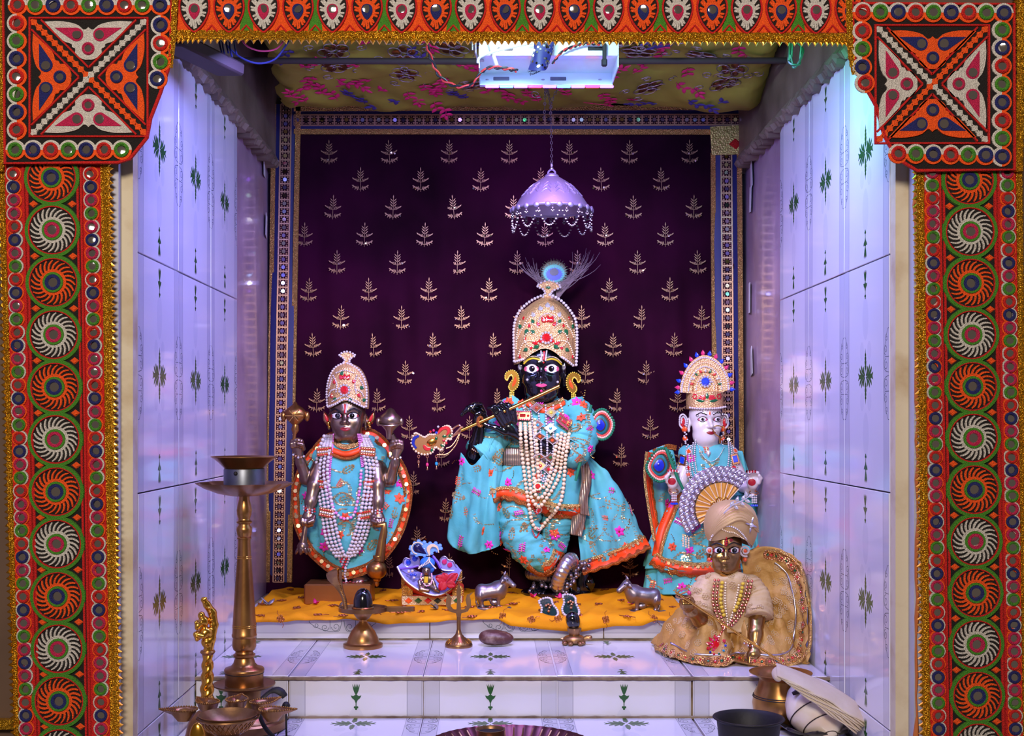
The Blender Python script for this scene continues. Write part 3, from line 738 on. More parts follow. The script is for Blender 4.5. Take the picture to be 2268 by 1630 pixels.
# ------------------------------------------------------------------ lamp box with LED strips
fr = frame(1.96)
lb = thing('led_lamp_box', 'white metal lamp box with LED strip hung under the canopy', 'lamp', (.09, 1.98, .95))
W0, W1 = (1062-VX)/F*1.96, (1365-VX)/F*1.96
b = MB(); cx = (W0+W1)/2; wd = W1-W0
b.box((cx, 1.98, .948), (wd, .10, .0016)); b.box((cx, 2.029, .9375), (wd, .0016, .022), bev=.0005); b.box((cx, 2.024, .926), (wd, .012, .0014))
b.box((cx, 1.931, .9605), (wd, .0016, .025)); b.box((W1, 1.98, .952), (.0016, .10, .046)); b.box((W0, 1.98, .945), (.0016, .10, .034))
b.build('housing', 'metal_white', lb, ang=20)
for x, z, wx in ((W0+.04, .958, .025), (W1-.035, .958, .025), (W0+.035, .938, .026), (cx+.02, .938, .026)):
    b = MB(); b.box((x, 1.9295 if z > .95 else 2.0275, z), (wx, .0012, .006), bev=.0006); b.build('slot', 'iron' if z > .95 else 'steel_grey', lb)
for x in (W0+.012, cx-.005, W1-.02):
    b = MB(); b.lathe([(0, .002), (.0022, .0016), (.003, 0)], (x, 2.027, .937), 10, Matrix(((1, 0, 0), (0, 0, 1), (0, 1, 0)))); b.build('screw', 'silver', lb)
for i in range(9):
    x = W0+.012+(wd-.02)*i/8.4
    b = MB(); b.box((x+.008, 2.022, .9235), (.022, .006, .003), bev=.0008); b.build('led', ('led_violet', 'led_blue', 'led_violet', 'led_red')[i % 4], lb)
for i in range(4):
    b = MB(); b.lathe([(0, -.006), (.005, -.004), (.0065, 0), (.0065, .008), (.003, .012)], (W0+.025+.011*i, 1.92, .968), 12, Matrix.Rotation(PI/2, 3, 'X')); b.build('bulb', 'led_white', lb)
b = MB(); b.box((W1-.022, 1.926, .95), (.006, .006, .03), bev=.001); b.box((W1-.022, 1.926, .935), (.009, .008, .012), bev=.002); b.build('cable_clip', 'cable_black', lb)
b = MB(); b.tube([(W0-.006, 1.93, .985), (W0-.006, 1.93, .952), (W0-.002, 1.94, .943), (W0+.006, 1.95, .945)], .002, 8); b.tube([(W0-.011, 1.93, .985), (W0-.011, 1.93, .955)], .002, 8); b.build('hook', 'silver', lb)
def cable(label, mats, pts, r, tw=0, n=60, name='cable', loc=None):
    t = thing(name, label, 'cable', loc or pts[0]); q = crom(pts, n)
    for k, m in enumerate(mats):
        b = MB(); ph = 2*PI*k/len(mats); rr_ = r*1.0 if len(mats) > 1 else 0
        b.tube([(p[0]+rr_*math.cos(i*tw+ph), p[1]+rr_*math.sin(i*tw+ph), p[2]+rr_*math.cos(i*tw+ph+.8)) for i, p in enumerate(q)], r, 6)
        b.build('wire', m, t)
    return t
at = lambda px, py, Y: tuple((Vector(((px-VX)/F*Y, Y, CZ-(py-VY)/F*Y))))
cable('red and black twisted cable drooping beside the lamp box', ('cable_red', 'cable_black'), [at(944, 92, 1.9), at(955, 130, 1.92), at(975, 170, 1.93), at(1010, 191, 1.93), at(1045, 188, 1.93), at(1062, 165, 1.925), at(1085, 150, 1.925), at(1120, 152, 1.925), at(1145, 157, 1.925)], .0016, .9)
cable('red and black twisted cable along the top of the lamp box', ('cable_red', 'cable_black'), [at(1225, 140, 1.92), at(1245, 115, 1.92), at(1275, 102, 1.92), at(1300, 96, 1.92), at(1330, 98, 1.92)], .0015, .9, 40)
cable('flat white cable crossing the lamp box', ('cable_white',), [at(1058, 140, 1.915), at(1065, 125, 1.915), at(1110, 110, 1.915), at(1180, 95, 1.915)], .0022, 0, 30)
cable('white strap hanging inside the lamp box', ('cable_white',), [at(1082, 88, 1.925), at(1090, 115, 1.926), at(1100, 145, 1.926)], .003, 0, 20)
cable('pink wire loop at the upper left below the valance', ('cable_pink',), [at(535, 88, 1.75), at(550, 104, 1.75), at(580, 113, 1.75), at(612, 108, 1.75), at(630, 88, 1.75)], .0012, 0, 30)
cable('blue wire sagging at the upper left below the valance', ('cable_blue',), [at(500, 98, 1.72), at(530, 125, 1.73), at(570, 140, 1.74), at(610, 130, 1.75), at(640, 90, 1.75)], .0014, 0, 30)
for i, (u, dv) in enumerate(((485, 0), (492, 6), (500, 2), (508, 10), (518, 4))):
    cable(('first and leftmost', 'second', 'third and middle', 'fourth, longest', 'rightmost')[i]+' of five short violet wire ends beside the junction box', ('cable_blue',), [at(u, 85, 1.68), at(u+2, 100+dv, 1.68), at(u+6, 116+dv, 1.68)], .0012, 0, 12)['group'] = 'loose wire ends at the upper left'
cable('dark green wire loop at the upper right', ('cable_green', 'cable_green'), [(.42, 1.7, 1.2), at(1752, 88, 1.7), at(1748, 125, 1.7), at(1757, 146, 1.7), at(1770, 140, 1.7), at(1776, 110, 1.7), at(1768, 88, 1.7)], .0017, .4, 40)
t = thing('junction_box', 'dark wooden junction box under the valance at the upper left', 'box', at(445, 120, 1.62))
b = MB(); b.box(at(445, 122, 1.66), (.045, .15, .018), Matrix.Rotation(-.35, 3, 'Z') @ Matrix.Rotation(.1, 3, 'Y'), .003); b.build('casing', 'wood_dark', t)
t = thing('sequin_pouch', 'small navy and silver sequinned cloth roll hung over the lamp box', 'cloth', at(1200, 120, 1.9))
fr = frame(1.905); b = MB(fr)
N = 14
for j in range(11):
    q = j/10
    for i in range(N):
        a = 2*PI*i/N; ww = 22-2*q+3*math.sin(3*a+q*4)
        b.v.append(fr(1206-14*q+ww*math.cos(a), 84+70*q+6*math.sin(a)*q, ww*.5*math.sin(a)))
for j in range(10):
    for i in range(N): b.f.append((j*N+i, j*N+(i+1) % N, (j+1)*N+(i+1) % N, (j+1)*N+i)); b.m.append(0)
b.f.append(tuple(range(10*N, 11*N))); b.m.append(0)
pch = b.build('navy_cloth', 'velvet_navy', t)
B_ = bvh([pch]); frl = frame(1.905, True); b = MB(frl); b.poly(circ(0, 0, 2.6, 8), 0, .8); SQ2 = [b.mesh('sequin', 'sequin'), b.mesh('sequin', 'silver')]
for i in range(90):
    u, v = rnd.uniform(1180, 1228), rnd.uniform(88, 152); p, n = hit(B_, u, v)
    if p and rnd.random() < .35+.65*(u > 1205): put('sequin', SQ2[i % 2], Matrix.Translation(p+n*.0006) @ (-n).to_track_quat('Y', 'Z').to_matrix().to_4x4(), t)
b = MB(fr)
for i in range(12): b.tube(crom([(1190+rnd.uniform(-6, 10), 150, 3), (1182+rnd.uniform(-10, 16), 158, 4), (1176+rnd.uniform(-10, 24), 163+rnd.uniform(-6, 6), 3)], 8), .5, 3)
b.build('loose_threads', 'cable_black', t, kind='stuff')
# ------------------------------------------------------------------ silver ceremonial umbrella
fr = frame(2.2); frl = frame(2.2, True)
um = thing('ceremonial_umbrella', 'small silver ceremonial umbrella with fringe chains hanging from a chain', 'umbrella', fr(1222, 440, 0))
cx = 1222
b = MB(fr)
prof = [(0, 61), (6, 60), (13, 57), (16, 54), (16, 52), (27, 45), (38, 38), (50, 27), (60, 16), (70, 4), (78, -8), (84, -17), (86, -20), (86, -22), (84, -22), (76, -10), (60, 10), (40, 30), (10, 50), (0, 52)]
b.lathe(prof, (cx, 444, 0), 48, wob=lambda a, z: 1+.012*math.cos(12*a)*(abs(z-20) < 24)); b.build('dome', 'silver_matte', um)
for q in range(14):
    b = MB(fr); a0 = 2*PI*q/14
    for k in range(3):
        pts = []
        for t_ in np.linspace(-.16, .16, 7):
            z = 6+9*k+10*math.cos(t_*9); r_ = np.interp(z, [-17, -8, 4, 16, 27, 38, 45], [84, 78, 70, 60, 50, 38, 27])+.6
            pts.append((cx+r_*math.cos(a0+t_), 444-z, r_*math.sin(a0+t_)))
        b.tube(pts, 1.3, 5)
    b.build('embossed_petal', 'silver_matte', um)
b = MB(fr); b.torus((cx, 465, 0), 86, 3.4, 48, 8, Matrix.Rotation(PI/2, 3, 'X')); b.build('rim', 'silver_matte', um)
for q in range(22):
    a = 2*PI*q/22; b = MB(fr); b.sph((cx+90*math.cos(a), 467, 90*math.sin(a)), 7, 8, (1, .9, .5), Matrix.Rotation(-a+PI/2, 3, 'Y')); b.build('rim_scallop', 'silver_matte', um)
b = MB(frl)
b.torus((0, 4, 0), 2.6, .8, 8, 4); b.sph((0, 9, 0), 3.4, 8); b.sph((0, 15, 0), 2.2, 6); b.sph((-2.5, 13, 0), 1.8, 6); b.sph((2.5, 13, 0), 1.8, 6); BELL = b.mesh('bell_drop', 'silver_dark')
for q in range(18):
    a = 2*PI*q/18+.2; put('bell_drop', BELL, T(fr, cx+88*math.cos(a), 467, 88*math.sin(a)), um)
NF = 11
for q in range(NF):
    a0, a1 = 2*PI*q/NF+.25, 2*PI*(q+1)/NF+.25; b = MB(fr)
    for i in range(15):
        t_ = i/14; a = a0+(a1-a0)*t_; p = (cx+88*math.cos(a), 470+42*(1-(2*t_-1)**2), 88*math.sin(a))
        b.sph(p, 2.5, 6, (1.15, .8, .8))
    b.build('fringe_chain', 'silver_dark', um)
b = MB(fr); b.torus((cx, 384, 0), 8, 2.2, 16, 6); b.build('ring', 'silver_matte', um)
b = MB(fr); b.sph((cx, 374, 0), 4.5, 8); b.lathe([(2.5, 0), (2.5, 12)], (cx, 374, 0), 8); b.build('clasp', 'silver', um)
for lab, pts in (('main', [(cx, 366, 0), (1221, 300, 0), (1219, 235, 0), (1212, 196, 0)]), ('b', [(1219, 250, 0), (1224, 220, 3), (1234, 199, 6)]), ('c', [(1205, 262, 4), (1207, 220, 6), (1208, 199, 6)])):
    b = MB(fr); L = abs(pts[-1][1]-pts[0][1]); n = int(L/5.2); q = crom(pts, n)
    for i, p in enumerate(q): b.torus(p, 2.5, .8, 8, 4, Matrix.Rotation(PI/2*(i % 2), 3, 'Y'), sq=1.35)
    b.build('chain', 'silver_dark', um)
# ------------------------------------------------------------------ tools for figures: distance fields -> one continuous skin
class SDF:
    def __init__(s, us, vs, ds):
        s.ax = [np.asarray(a, float) for a in (us, vs, ds)]; s.F = np.full([len(a) for a in s.ax], 60.0, np.float32)
    def _box(s, lo, hi):
        sl = []
        for a, l, h in zip(s.ax, lo, hi):
            i0 = max(0, int(np.searchsorted(a, l))-1); i1 = min(len(a), int(np.searchsorted(a, h))+1); sl.append(slice(i0, max(i1, i0)))
        g = [a[q] for a, q in zip(s.ax, sl)]
        return tuple(sl), g[0][:, None, None], g[1][None, :, None], g[2][None, None, :]
    def _mix(s, sl, d, k, sub):
        a = s.F[sl]
        if a.size == 0: return
        if sub:
            h = np.clip(.5-.5*(a+d)/k, 0, 1); s.F[sl] = a*(1-h)-d*h+k*h*(1-h)
        else:
            h = np.clip(.5+.5*(a-d)/k, 0, 1); s.F[sl] = a*(1-h)+d*h-k*h*(1-h)
    def ell(s, c, r, k=4, sub=False, tilt=0):
        m = max(r)+k+6 if tilt else None
        lo = [c[i]-(m or r[i]+k+6) for i in range(3)]; hi = [c[i]+(m or r[i]+k+6) for i in range(3)]
        sl, U, V, D = s._box(lo, hi)
        x, y, z = U-c[0], V-c[1], D-c[2]
        if tilt: x, y = x*math.cos(tilt)+y*math.sin(tilt), -x*math.sin(tilt)+y*math.cos(tilt)
        k0 = np.sqrt((x/r[0])**2+(y/r[1])**2+(z/r[2])**2); k1 = np.sqrt((x/r[0]**2)**2+(y/r[1]**2)**2+(z/r[2]**2)**2)+1e-6
        s._mix(sl, k0*(k0-1)/k1, k, sub)
    def cap(s, a, b, ra, rb=None, k=4, sub=False):
        rb = ra if rb is None else rb; R = max(ra, rb)+k+6
        sl, U, V, D = s._box([min(a[i], b[i])-R for i in range(3)], [max(a[i], b[i])+R for i in range(3)])
        ab = [b[i]-a[i] for i in range(3)]; L = sum(q*q for q in ab) or 1e-6
        t = np.clip(((U-a[0])*ab[0]+(V-a[1])*ab[1]+(D-a[2])*ab[2])/L, 0, 1)
        d = np.sqrt((U-a[0]-t*ab[0])**2+(V-a[1]-t*ab[1])**2+(D-a[2]-t*ab[2])**2)-(ra+(rb-ra)*t)
        s._mix(sl, d, k, sub)
    def chain(s, pts, r, k=4):
        for i in range(len(pts)-1):
            ra = r[i] if isinstance(r, (list, tuple)) else r; rb = r[i+1] if isinstance(r, (list, tuple)) else r
            s.cap(pts[i], pts[i+1], ra, rb, k)
    def mesh(s, fr, name, m):
        Fv = s.F; sg = Fv < 0; n = sg[:-1, :-1, :-1].astype(np.int8)*0
        offs = [(a, b, c) for a in (0, 1) for b in (0, 1) for c in (0, 1)]
        sh = [d-1 for d in Fv.shape]
        for o in offs: n += sg[o[0]:o[0]+sh[0], o[1]:o[1]+sh[1], o[2]:o[2]+sh[2]]
        mix = (n > 0) & (n < 8); idx = -np.ones(mix.shape, np.int64); I, J, K = np.nonzero(mix); idx[I, J, K] = np.arange(len(I))
        acc = np.zeros((len(I), 3)); cnt = np.zeros(len(I))
        for a in offs:
            for ax in range(3):
                if a[ax]: continue
                b = list(a); b[ax] = 1
                va = Fv[I+a[0], J+a[1], K+a[2]]; vb = Fv[I+b[0], J+b[1], K+b[2]]; q = (va < 0) != (vb < 0)
                t = np.where(q, va/np.where(q, va-vb, 1), 0)
                p = np.tile(np.array(a, float), (len(I), 1)); p[:, ax] += t
                acc[q] += p[q]; cnt[q] += 1
        pos = acc/cnt[:, None]; co = []
        for ax, ii in zip(range(3), (I, J, K)): A = s.ax[ax]; co.append(A[ii]+pos[:, ax]*(A[ii+1]-A[ii]))
        fs = []
        for ax in range(3):
            o1, o2 = [(1, 2), (2, 0), (0, 1)][ax]
            sl0 = [slice(1, -1)]*3; sl1 = [slice(1, -1)]*3; sl0[ax] = slice(0, -1); sl1[ax] = slice(1, None)
            ch = sg[tuple(sl0)] != sg[tuple(sl1)]
            P = np.array(np.nonzero(ch)).T + np.array([0 if i == ax else 1 for i in range(3)])
            e1, e2 = np.zeros(3, int), np.zeros(3, int); e1[o1] = 1; e2[o2] = 1
            q = [P, P-e1, P-e1-e2, P-e2]
            fs.append(np.stack([idx[p[:, 0], p[:, 1], p[:, 2]] for p in q], 1))
        fs = np.concatenate(fs); fs = fs[(fs >= 0).all(1)]
        vs = [fr(*p) for p in zip(*co)]
        me = bpy.data.meshes.new(name); me.from_pydata(vs, [], fs.tolist()); me.materials.append(MATS[m])
        bm = bmesh.new(); bm.from_mesh(me); bmesh.ops.recalc_face_normals(bm, faces=bm.faces)
        bmesh.ops.smooth_vert(bm, verts=bm.verts, factor=.5, use_axis_x=True, use_axis_y=True, use_axis_z=True); bm.to_mesh(me); bm.free()
        me.shade_smooth(); return me
def grid(lo, hi, st, fine=None):
    """axis samples; fine=(lo,hi,step) is sampled closer"""
    if not fine: return np.arange(lo, hi+st, st)
    return np.unique(np.round(np.concatenate([np.arange(lo, fine[0], st), np.arange(max(lo, fine[0]), min(hi, fine[1]), fine[2]), np.arange(fine[1], hi+st, st)]), 3))
def head(s, c, w, eyes_v, nose_v, mouth_v, chin_v, turn=0, ears=True, top=1.15):
    """c: centre u, eye-line v, front d of the face; w: half width"""
    u, d = c[0], c[2]; k = w*.12
    s.ell((u, eyes_v-w*.25, d-w*1.0), (w*.98, w*top, w*1.0), k)
    s.ell((u, (nose_v+chin_v)/2-w*.02, d-w*.78), (w*.80, (chin_v-eyes_v)*.62, w*.74), w*.3)
    s.ell((u+turn, chin_v-w*.24, d-w*.42), (w*.30, w*.24, w*.28), w*.3)
    for q in (-1, 1):
        s.ell((u+q*w*.5+turn*.5, nose_v-w*.02, d-w*.52), (w*.34, w*.34, w*.34), w*.25)
        s.ell((u+q*w*.42+turn, eyes_v+w*.02, d-w*.02), (w*.30, w*.17, w*.16), w*.18, sub=True)
        s.cap((u+q*w*.16+turn, eyes_v-w*.24, d-w*.16), (u+q*w*.62+turn, eyes_v-w*.27, d-w*.42), w*.085, w*.07, w*.15)
    nt = u+turn*1.5
    s.cap((u+turn, eyes_v-w*.06, d-w*.20), (nt, nose_v-w*.1, d+w*.06), w*.085, w*.125, w*.12)
    s.ell((nt, nose_v-w*.07, d+w*.06), (w*.125, w*.11, w*.12), w*.06)
    for q in (-1, 1): s.ell((nt+q*w*.15, nose_v-w*.03, d-w*.06), (w*.105, w*.085, w*.12), w*.05)
    m = u+turn*1.3; L = w*.22
    s.ell((m, mouth_v, d-w*.24), (w*.36, w*.2, w*.2), w*.15)
    for q in (-1, 1):
        s.cap((m+q*w*.03, mouth_v-w*.05, d-w*.045), (m+q*L, mouth_v+w*.0, d-w*.15), w*.055, w*.03, w*.04)
    s.cap((m-L*.55, mouth_v+w*.075, d-w*.085), (m+L*.55, mouth_v+w*.075, d-w*.085), w*.06, w*.06, w*.05)
    s.ell((m, mouth_v+w*.018, d-w*.0), (w*.2, w*.012, w*.06), w*.03, sub=True)
    if ears:
        for q in (-1, 1):
            s.ell((u+q*w*.99, eyes_v+w*.25, d-w*1.0), (w*.13, w*.36, w*.2), w*.08)
            s.ell((u+q*w*1.06, eyes_v+w*.2, d-w*.92), (w*.06, w*.2, w*.1), w*.04, sub=True)
            s.ell((u+q*w*1.0, eyes_v+w*.66, d-w*.98), (w*.1, w*.14, w*.12), w*.1)
# ---- draping on surfaces
def drape_pts(B, pts, n, dflt, off=0.0, smooth=0):
    """points on the surface under a picture path; gaps take the neighbour's depth"""
    q = crom(pts, n) if n else pts; Y = []; N = []
    for p in q:
        l, nn = hit(B, p[0], p[1]); Y.append(l.y if l else None); N.append(nn or Vector((0, -1, 0)))
    known = [i for i, y in enumerate(Y) if y is not None]
    for i, y in enumerate(Y):
        if y is None: Y[i] = Y[min(known, key=lambda k: abs(k-i))] if known else dflt
    Y = np.array(Y)
    for _ in range(smooth): Y = np.minimum(Y, np.convolve(np.pad(Y, 2, 'edge'), np.ones(5)/5, 'valid'))
    if smooth: Y = np.convolve(np.pad(Y, 2, 'edge'), np.ones(5)/5, 'valid')
    return [Vector(((p[0]-VX)/F*y, y, CZ-(p[1]-VY)/F*y))+nn*off for p, y, nn in zip(q, Y, N)]
SPH = {}
def sphere_mesh(m, n=10):
    if (m, n) not in SPH:
        b = MB(); b.sph((0, 0, 0), 1, n); SPH[(m, n)] = b.mesh('pearl', m)
    return SPH[(m, n)]
def beads(name, B, pts, r, m, parent, dflt, off=.7, gap=2.02, single=True, smooth=3, alt=None):
    """string of round beads of radius r (px)"""
    L = sum(math.hypot(b_[0]-a_[0], b_[1]-a_[1]) for a_, b_ in zip(pts, pts[1:])); n = max(8, int(L/3))
    P = drape_pts(B, pts, n, dflt, 0, smooth); R = r*P[0].y/F; acc = 0.0; out = [P[0]]
    for a_, c_ in zip(P, P[1:]):
        d = (c_-a_).length; 
        while acc+d >= gap*R and d > 1e-9:
            t = (gap*R-acc)/d; a_ = a_.lerp(c_, t); out.append(a_); d = (c_-a_).length; acc = 0
        acc += d
    out = [p+Vector((0, -off*R, 0)) for p in out]
    if single:
        for i, p in enumerate(out):
            mm = (alt[i % len(alt)] if alt else m)
            put(name, sphere_mesh(mm), Matrix.Translation(p) @ Matrix.Scale(R, 4), parent)
    else:
        b = MB(); ms = alt or [m]
        for i, p in enumerate(out): b.cur = i % len(ms); b.sph(tuple(p), R, 6)
        b.build(name, ms, parent)
    return out
def patch(B, poly, m, parent, dflt, off=.0006, bulge=0.0, name='patch', rings=(1, .72, .4)):
    c = (sum(p[0] for p in poly)/len(poly), sum(p[1] for p in poly)/len(poly)); vs = []; n = len(poly)
    for k in rings:
        for p in drape_pts(B, [(c[0]+(q[0]-c[0])*k, c[1]+(q[1]-c[1])*k) for q in poly], 0, dflt): vs.append(p+Vector((0, -off-bulge*(1-k*k), 0)))
    vs.append(drape_pts(B, [c], 0, dflt)[0]+Vector((0, -off-bulge, 0)))
    b = MB(); R = len(rings)
    b.add([tuple(v) for v in vs], [(r*n+i, r*n+(i+1) % n, (r+1)*n+(i+1) % n, (r+1)*n+i) for r in range(R-1) for i in range(n)]+[((R-1)*n+i, (R-1)*n+(i+1) % n, R*n) for i in range(n)])
    return b.build(name, m, parent)
def lace(name, B, pts, w, m, parent, dflt, off=.001, n=40, th=.0012, wav=0, wf=1.0):
    """band lying on the surface along a picture path"""
    q = crom(pts, n); A = []; Bq = []
    for i, p in enumerate(q):
        a_ = q[max(i-1, 0)]; c_ = q[min(i+1, n-1)]; d = (c_[0]-a_[0], c_[1]-a_[1]); l = math.hypot(*d) or 1; ww = w/2
        s = wav*math.sin(i*wf)
        A.append((p[0]-d[1]/l*(ww+s), p[1]+d[0]/l*(ww+s))); Bq.append((p[0]+d[1]/l*(ww-s), p[1]-d[0]/l*(ww-s)))
    PA, PB, PC = (drape_pts(B, x, 0, dflt, off, 1) for x in (A, Bq, q))
    b = MB(); vs = []
    for a_, c_, e_ in zip(PA, PC, PB): vs += [tuple(a_), tuple(c_+Vector((0, -th, 0))), tuple(e_)]
    b.add(vs, [(3*i+k, 3*i+k+1, 3*i+4+k, 3*i+3+k) for i in range(n-1) for k in (0, 1)])
    o = b.build(name, m, parent, ang=70); md = o.modifiers.new('thick', 'SOLIDIFY'); md.thickness = th; md.offset = 0
    return o
def stick(me, B, px, py, parent, ang=0, sc=1.0, off=.0005, front=False):
    """a small flat mesh (built in px at Y=1) laid on the surface under a picture point"""
    p, n = hit(B, px, py)
    if p is None: return None
    if front: n = Vector((0, -1, 0))
    R = Vector((0, -1, 0)).rotation_difference(n).to_matrix().to_4x4()
    return put(me.name.split('.')[0], me, Matrix.Translation(p+n*off) @ R @ Matrix.Rotation(ang, 4, 'Y') @ Matrix.Scale(sc*p.y, 4), parent)
FU = frame(1.0, True)
def loft(fr, rows, m, n=56, pleat=None, arc=(0, 2*PI), cap=True):
    """rows: (v, centre u, half width, centre d, half depth)"""
    q = crom(rows, m); b = MB(fr); full = abs(arc[1]-arc[0]-2*PI) < 1e-6; N = n if full else n+1
    for j, (v, u, a, d, e) in enumerate(q):
        for i in range(N):
            t = arc[0]+(arc[1]-arc[0])*i/n; k = 1+(pleat(t, j/(m-1)) if pleat else 0); dv = 0
            b.v.append(fr(u+a*k*math.cos(t), v, d+e*k*math.sin(t)))
    for j in range(m-1):
        for i in range(n): b.f.append((j*N+i, j*N+(i+1) % N, (j+1)*N+(i+1) % N, (j+1)*N+i)); b.m.append(0)
    if cap and full: b.f += [tuple(range(n)), tuple(range(m*n-1, (m-1)*n-1, -1))]; b.m += [0, 0]
    return b
def sheet(fr, rows, nu, nv, rip=None):
    R = [crom(r, nu) for r in rows]; b = MB(fr); cols = [crom([r[i] for r in R], nv) for i in range(nu)]
    for j in range(nv):
        for i in range(nu):
            u, v, d = cols[i][j]; b.v.append(fr(u, v, d+(rip(i/(nu-1), j/(nv-1)) if rip else 0)))
    for j in range(nv-1):
        for i in range(nu-1): b.f.append((j*nu+i, j*nu+i+1, (j+1)*nu+i+1, (j+1)*nu+i)); b.m.append(0)
    return b
def solid(o, th=.0018):
    md = o.modifiers.new('thick', 'SOLIDIFY'); md.thickness = th; md.offset = 0; return o
def limb(fr, pts, rad, n=18, m=30, wr=0, wf=9, flat=1.0):
    q = crom([tuple(p)+(r,) for p, r in zip(pts, rad)], m); b = MB(fr)
    b.tube([p[:3] for p in q], [p[3]*(1+wr*math.sin(i*wf/m*2*PI+math.sin(i*1.7))) for i, p in enumerate(q)], n, flat=flat); return b
from mathutils import noise
def crumple(o, amp, sc=(45, 45, 18), seed=0):
    me = o.data; off = Vector((seed*3.7, seed*1.3, 0)); ns = [v.normal.copy() for v in me.vertices]
    for v, n in zip(me.vertices, ns):
        c = Vector((v.co.x*sc[0], v.co.y*sc[1], v.co.z*sc[2]))+off
        v.co += n*(amp*(noise.noise(c)+.55*noise.noise(c*2.3)-.5*abs(noise.noise(c*1.4))))
    me.update(); return o
# ---- embroidery motifs and jewels, built once
def motif(c1, c2):
    b = MB(FU); b.cur = 0
    for k in range(6): b.dome(leaf(0, 0, 10, 3.4, k*PI/3, 4), 0, 1.3)
    b.cur = 1; b.sph((0, 0, 1), 1.8, 6)
    for k in range(5): b.sph((4+4*k, 8+2.2*k+2*math.sin(k), .6), 1.1, 6)
    return b.mesh('embroidered_flower', [c1, c2])
def brush(c1, c2):
    b = MB(FU); b.cur = 0
    for i in range(5):
        for k in (-1, 1): b.dome(leaf(3.6*i-8, 0, 7, 1.4, k*1.15, 3), 0, 1.1)
    b.cur = 1; b.ribbon([(-11, 0), (10, 0)], 1.3, 0, 1.5)
    return b.mesh('embroidered_leaf', [c1, c2])
def sequin_leaf():
    b = MB(FU); P = [(x*11, y*5) for x, y in [(math.cos(a), math.sin(a)*(1-.3*math.cos(a))) for a in np.linspace(0, 2*PI, 11, False)]]
    for p in P: b.poly(circ(p[0], p[1], 2.1, 7), .2, .9)
    b.ribbon([(-8, 0), (8, 0)], 1.2, 0, 1.2)
    return b.mesh('sequin_leaf', 'sequin_gold')
mat('velvet_teal', '62b6bd', .75, bump=('noise', 240, .2), var=('459ca5', 14, .35, .75), sheen=.3, spec=.2); mat('orange_satin', 'e8480f', .5, sheen=.2, bump=('noise', 160, .2)); mat('sequin_gold', 'c4a878', .25, .6)
mat('lace_orange', 'c9763a', .32, .75, bump=('vor', 800, 1.0)); mat('stone_black', '07060d', .13, coat=.6); mat('thread_magenta', 'd42aa6', .65); mat('thread_orange', 'e0502c', .65)
mat('pearl_cream', 'e4c8a6', .18, coat=.8, sheen=.2); mat('pearl_white', 'cbbfc6', .2, coat=.7); mat('pink_bead', 'e07fcc', .25, coat=.5); mat('gem_red', 'c4101c', .08, coat=1, spec=.9); mat('gem_blue', '1740d0', .08, coat=1, spec=.9)
mat('gem_green', '0d5a30', .1, coat=1); mat('gem_clear', 'e6e2ea', .08, .55, coat=1); mat('gem_pink', 'd0306e', .1, coat=1); mat('gem_orange', 'e2501a', .1, coat=1); mat('gem_teal', '1a8fc0', .08, coat=1); mat('enamel_green', '0f5c36', .2, coat=.6); mat('enamel_red', 'c8202c', .25, coat=.6); mat('enamel_blue', '1c2a90', .2, coat=.6)
mat('crown_gold', 'eab983', .32, .55, bump=('vor', 420, .7)); mat('gold', 'd8a24e', .2, 1.0); mat('rose_gold', 'd49a72', .25, .95); mat('white_paint', 'e6dde6', .25, coat=.6); mat('eye_pink', 'd8587f', .3); mat('ink', '08070a', .12, coat=.8); mat('lip_red', '8c0f20', .4, coat=.15); mat('lip_pink', 'cf3f74', .3, coat=.4)
mat('yellow_bead', 'd9b62e', .35, coat=.3); mat('sash', 'a58c7c', .35, .7, bump=('waveX', 90, .5)); mat('felt_green', '0f6b4c', .85); mat('felt_red', 'd0473f', .8); mat('felt_pink', 'e0b0a0', .7); mat('feather_brown', '33281f', .4); mat('feather_teal', '1a6f78', .3, .3); mat('feather_blue', '1a2ab8', .25, .3); mat('feather_dark', '15104a', .25, .2); mat('barb', '9a8794', .4, .3)
FLP, FLO = motif('thread_magenta', 'gold'), motif('thread_orange', 'gold'); BRP, BRO = brush('thread_magenta', 'sequin_gold'), brush('thread_orange', 'sequin_gold'); SQL = sequin_leaf()
b = MB(FU); b.poly(circ(0, 0, 2.2, 7), 0, .8); SEQG = b.mesh('sequin', 'sequin_gold')
def vine_on(B, parent, u, v, ang, L, dflt):
    pts = []; a = ang
    for i in range(7): pts.append((u, v)); u += L/6*math.cos(a); v += L/6*math.sin(a); a += rnd.uniform(-.15, .75)
    if hit(B, *pts[0])[0] is None or hit(B, *pts[3])[0] is None: return
    P = [hit(B, *p) for p in crom(pts, int(L/3.9))]; b = MB()
    for p, n in P:
        if p is None: break
        R = Vector((0, -1, 0)).rotation_difference(n).to_matrix(); k = p.y/F
        for w_ in (-2.9, 0, 2.9): 
            c = p+n*.0007+R @ Vector((w_*k, 0, 0)); s_ = 1.55*k; R = R @ Matrix.Rotation(rnd.gauss(0, .25), 3, 'X') @ Matrix.Rotation(rnd.gauss(0, .25), 3, 'Z')
            b.add([tuple(c+R @ Vector((s_*math.cos(q), -.0002, s_*math.sin(q)))) for q in np.linspace(0, 2*PI, 6, False)], [tuple(range(6))])
    if b.v: b.build('sequin_vine', 'sequin_gold', parent, False)
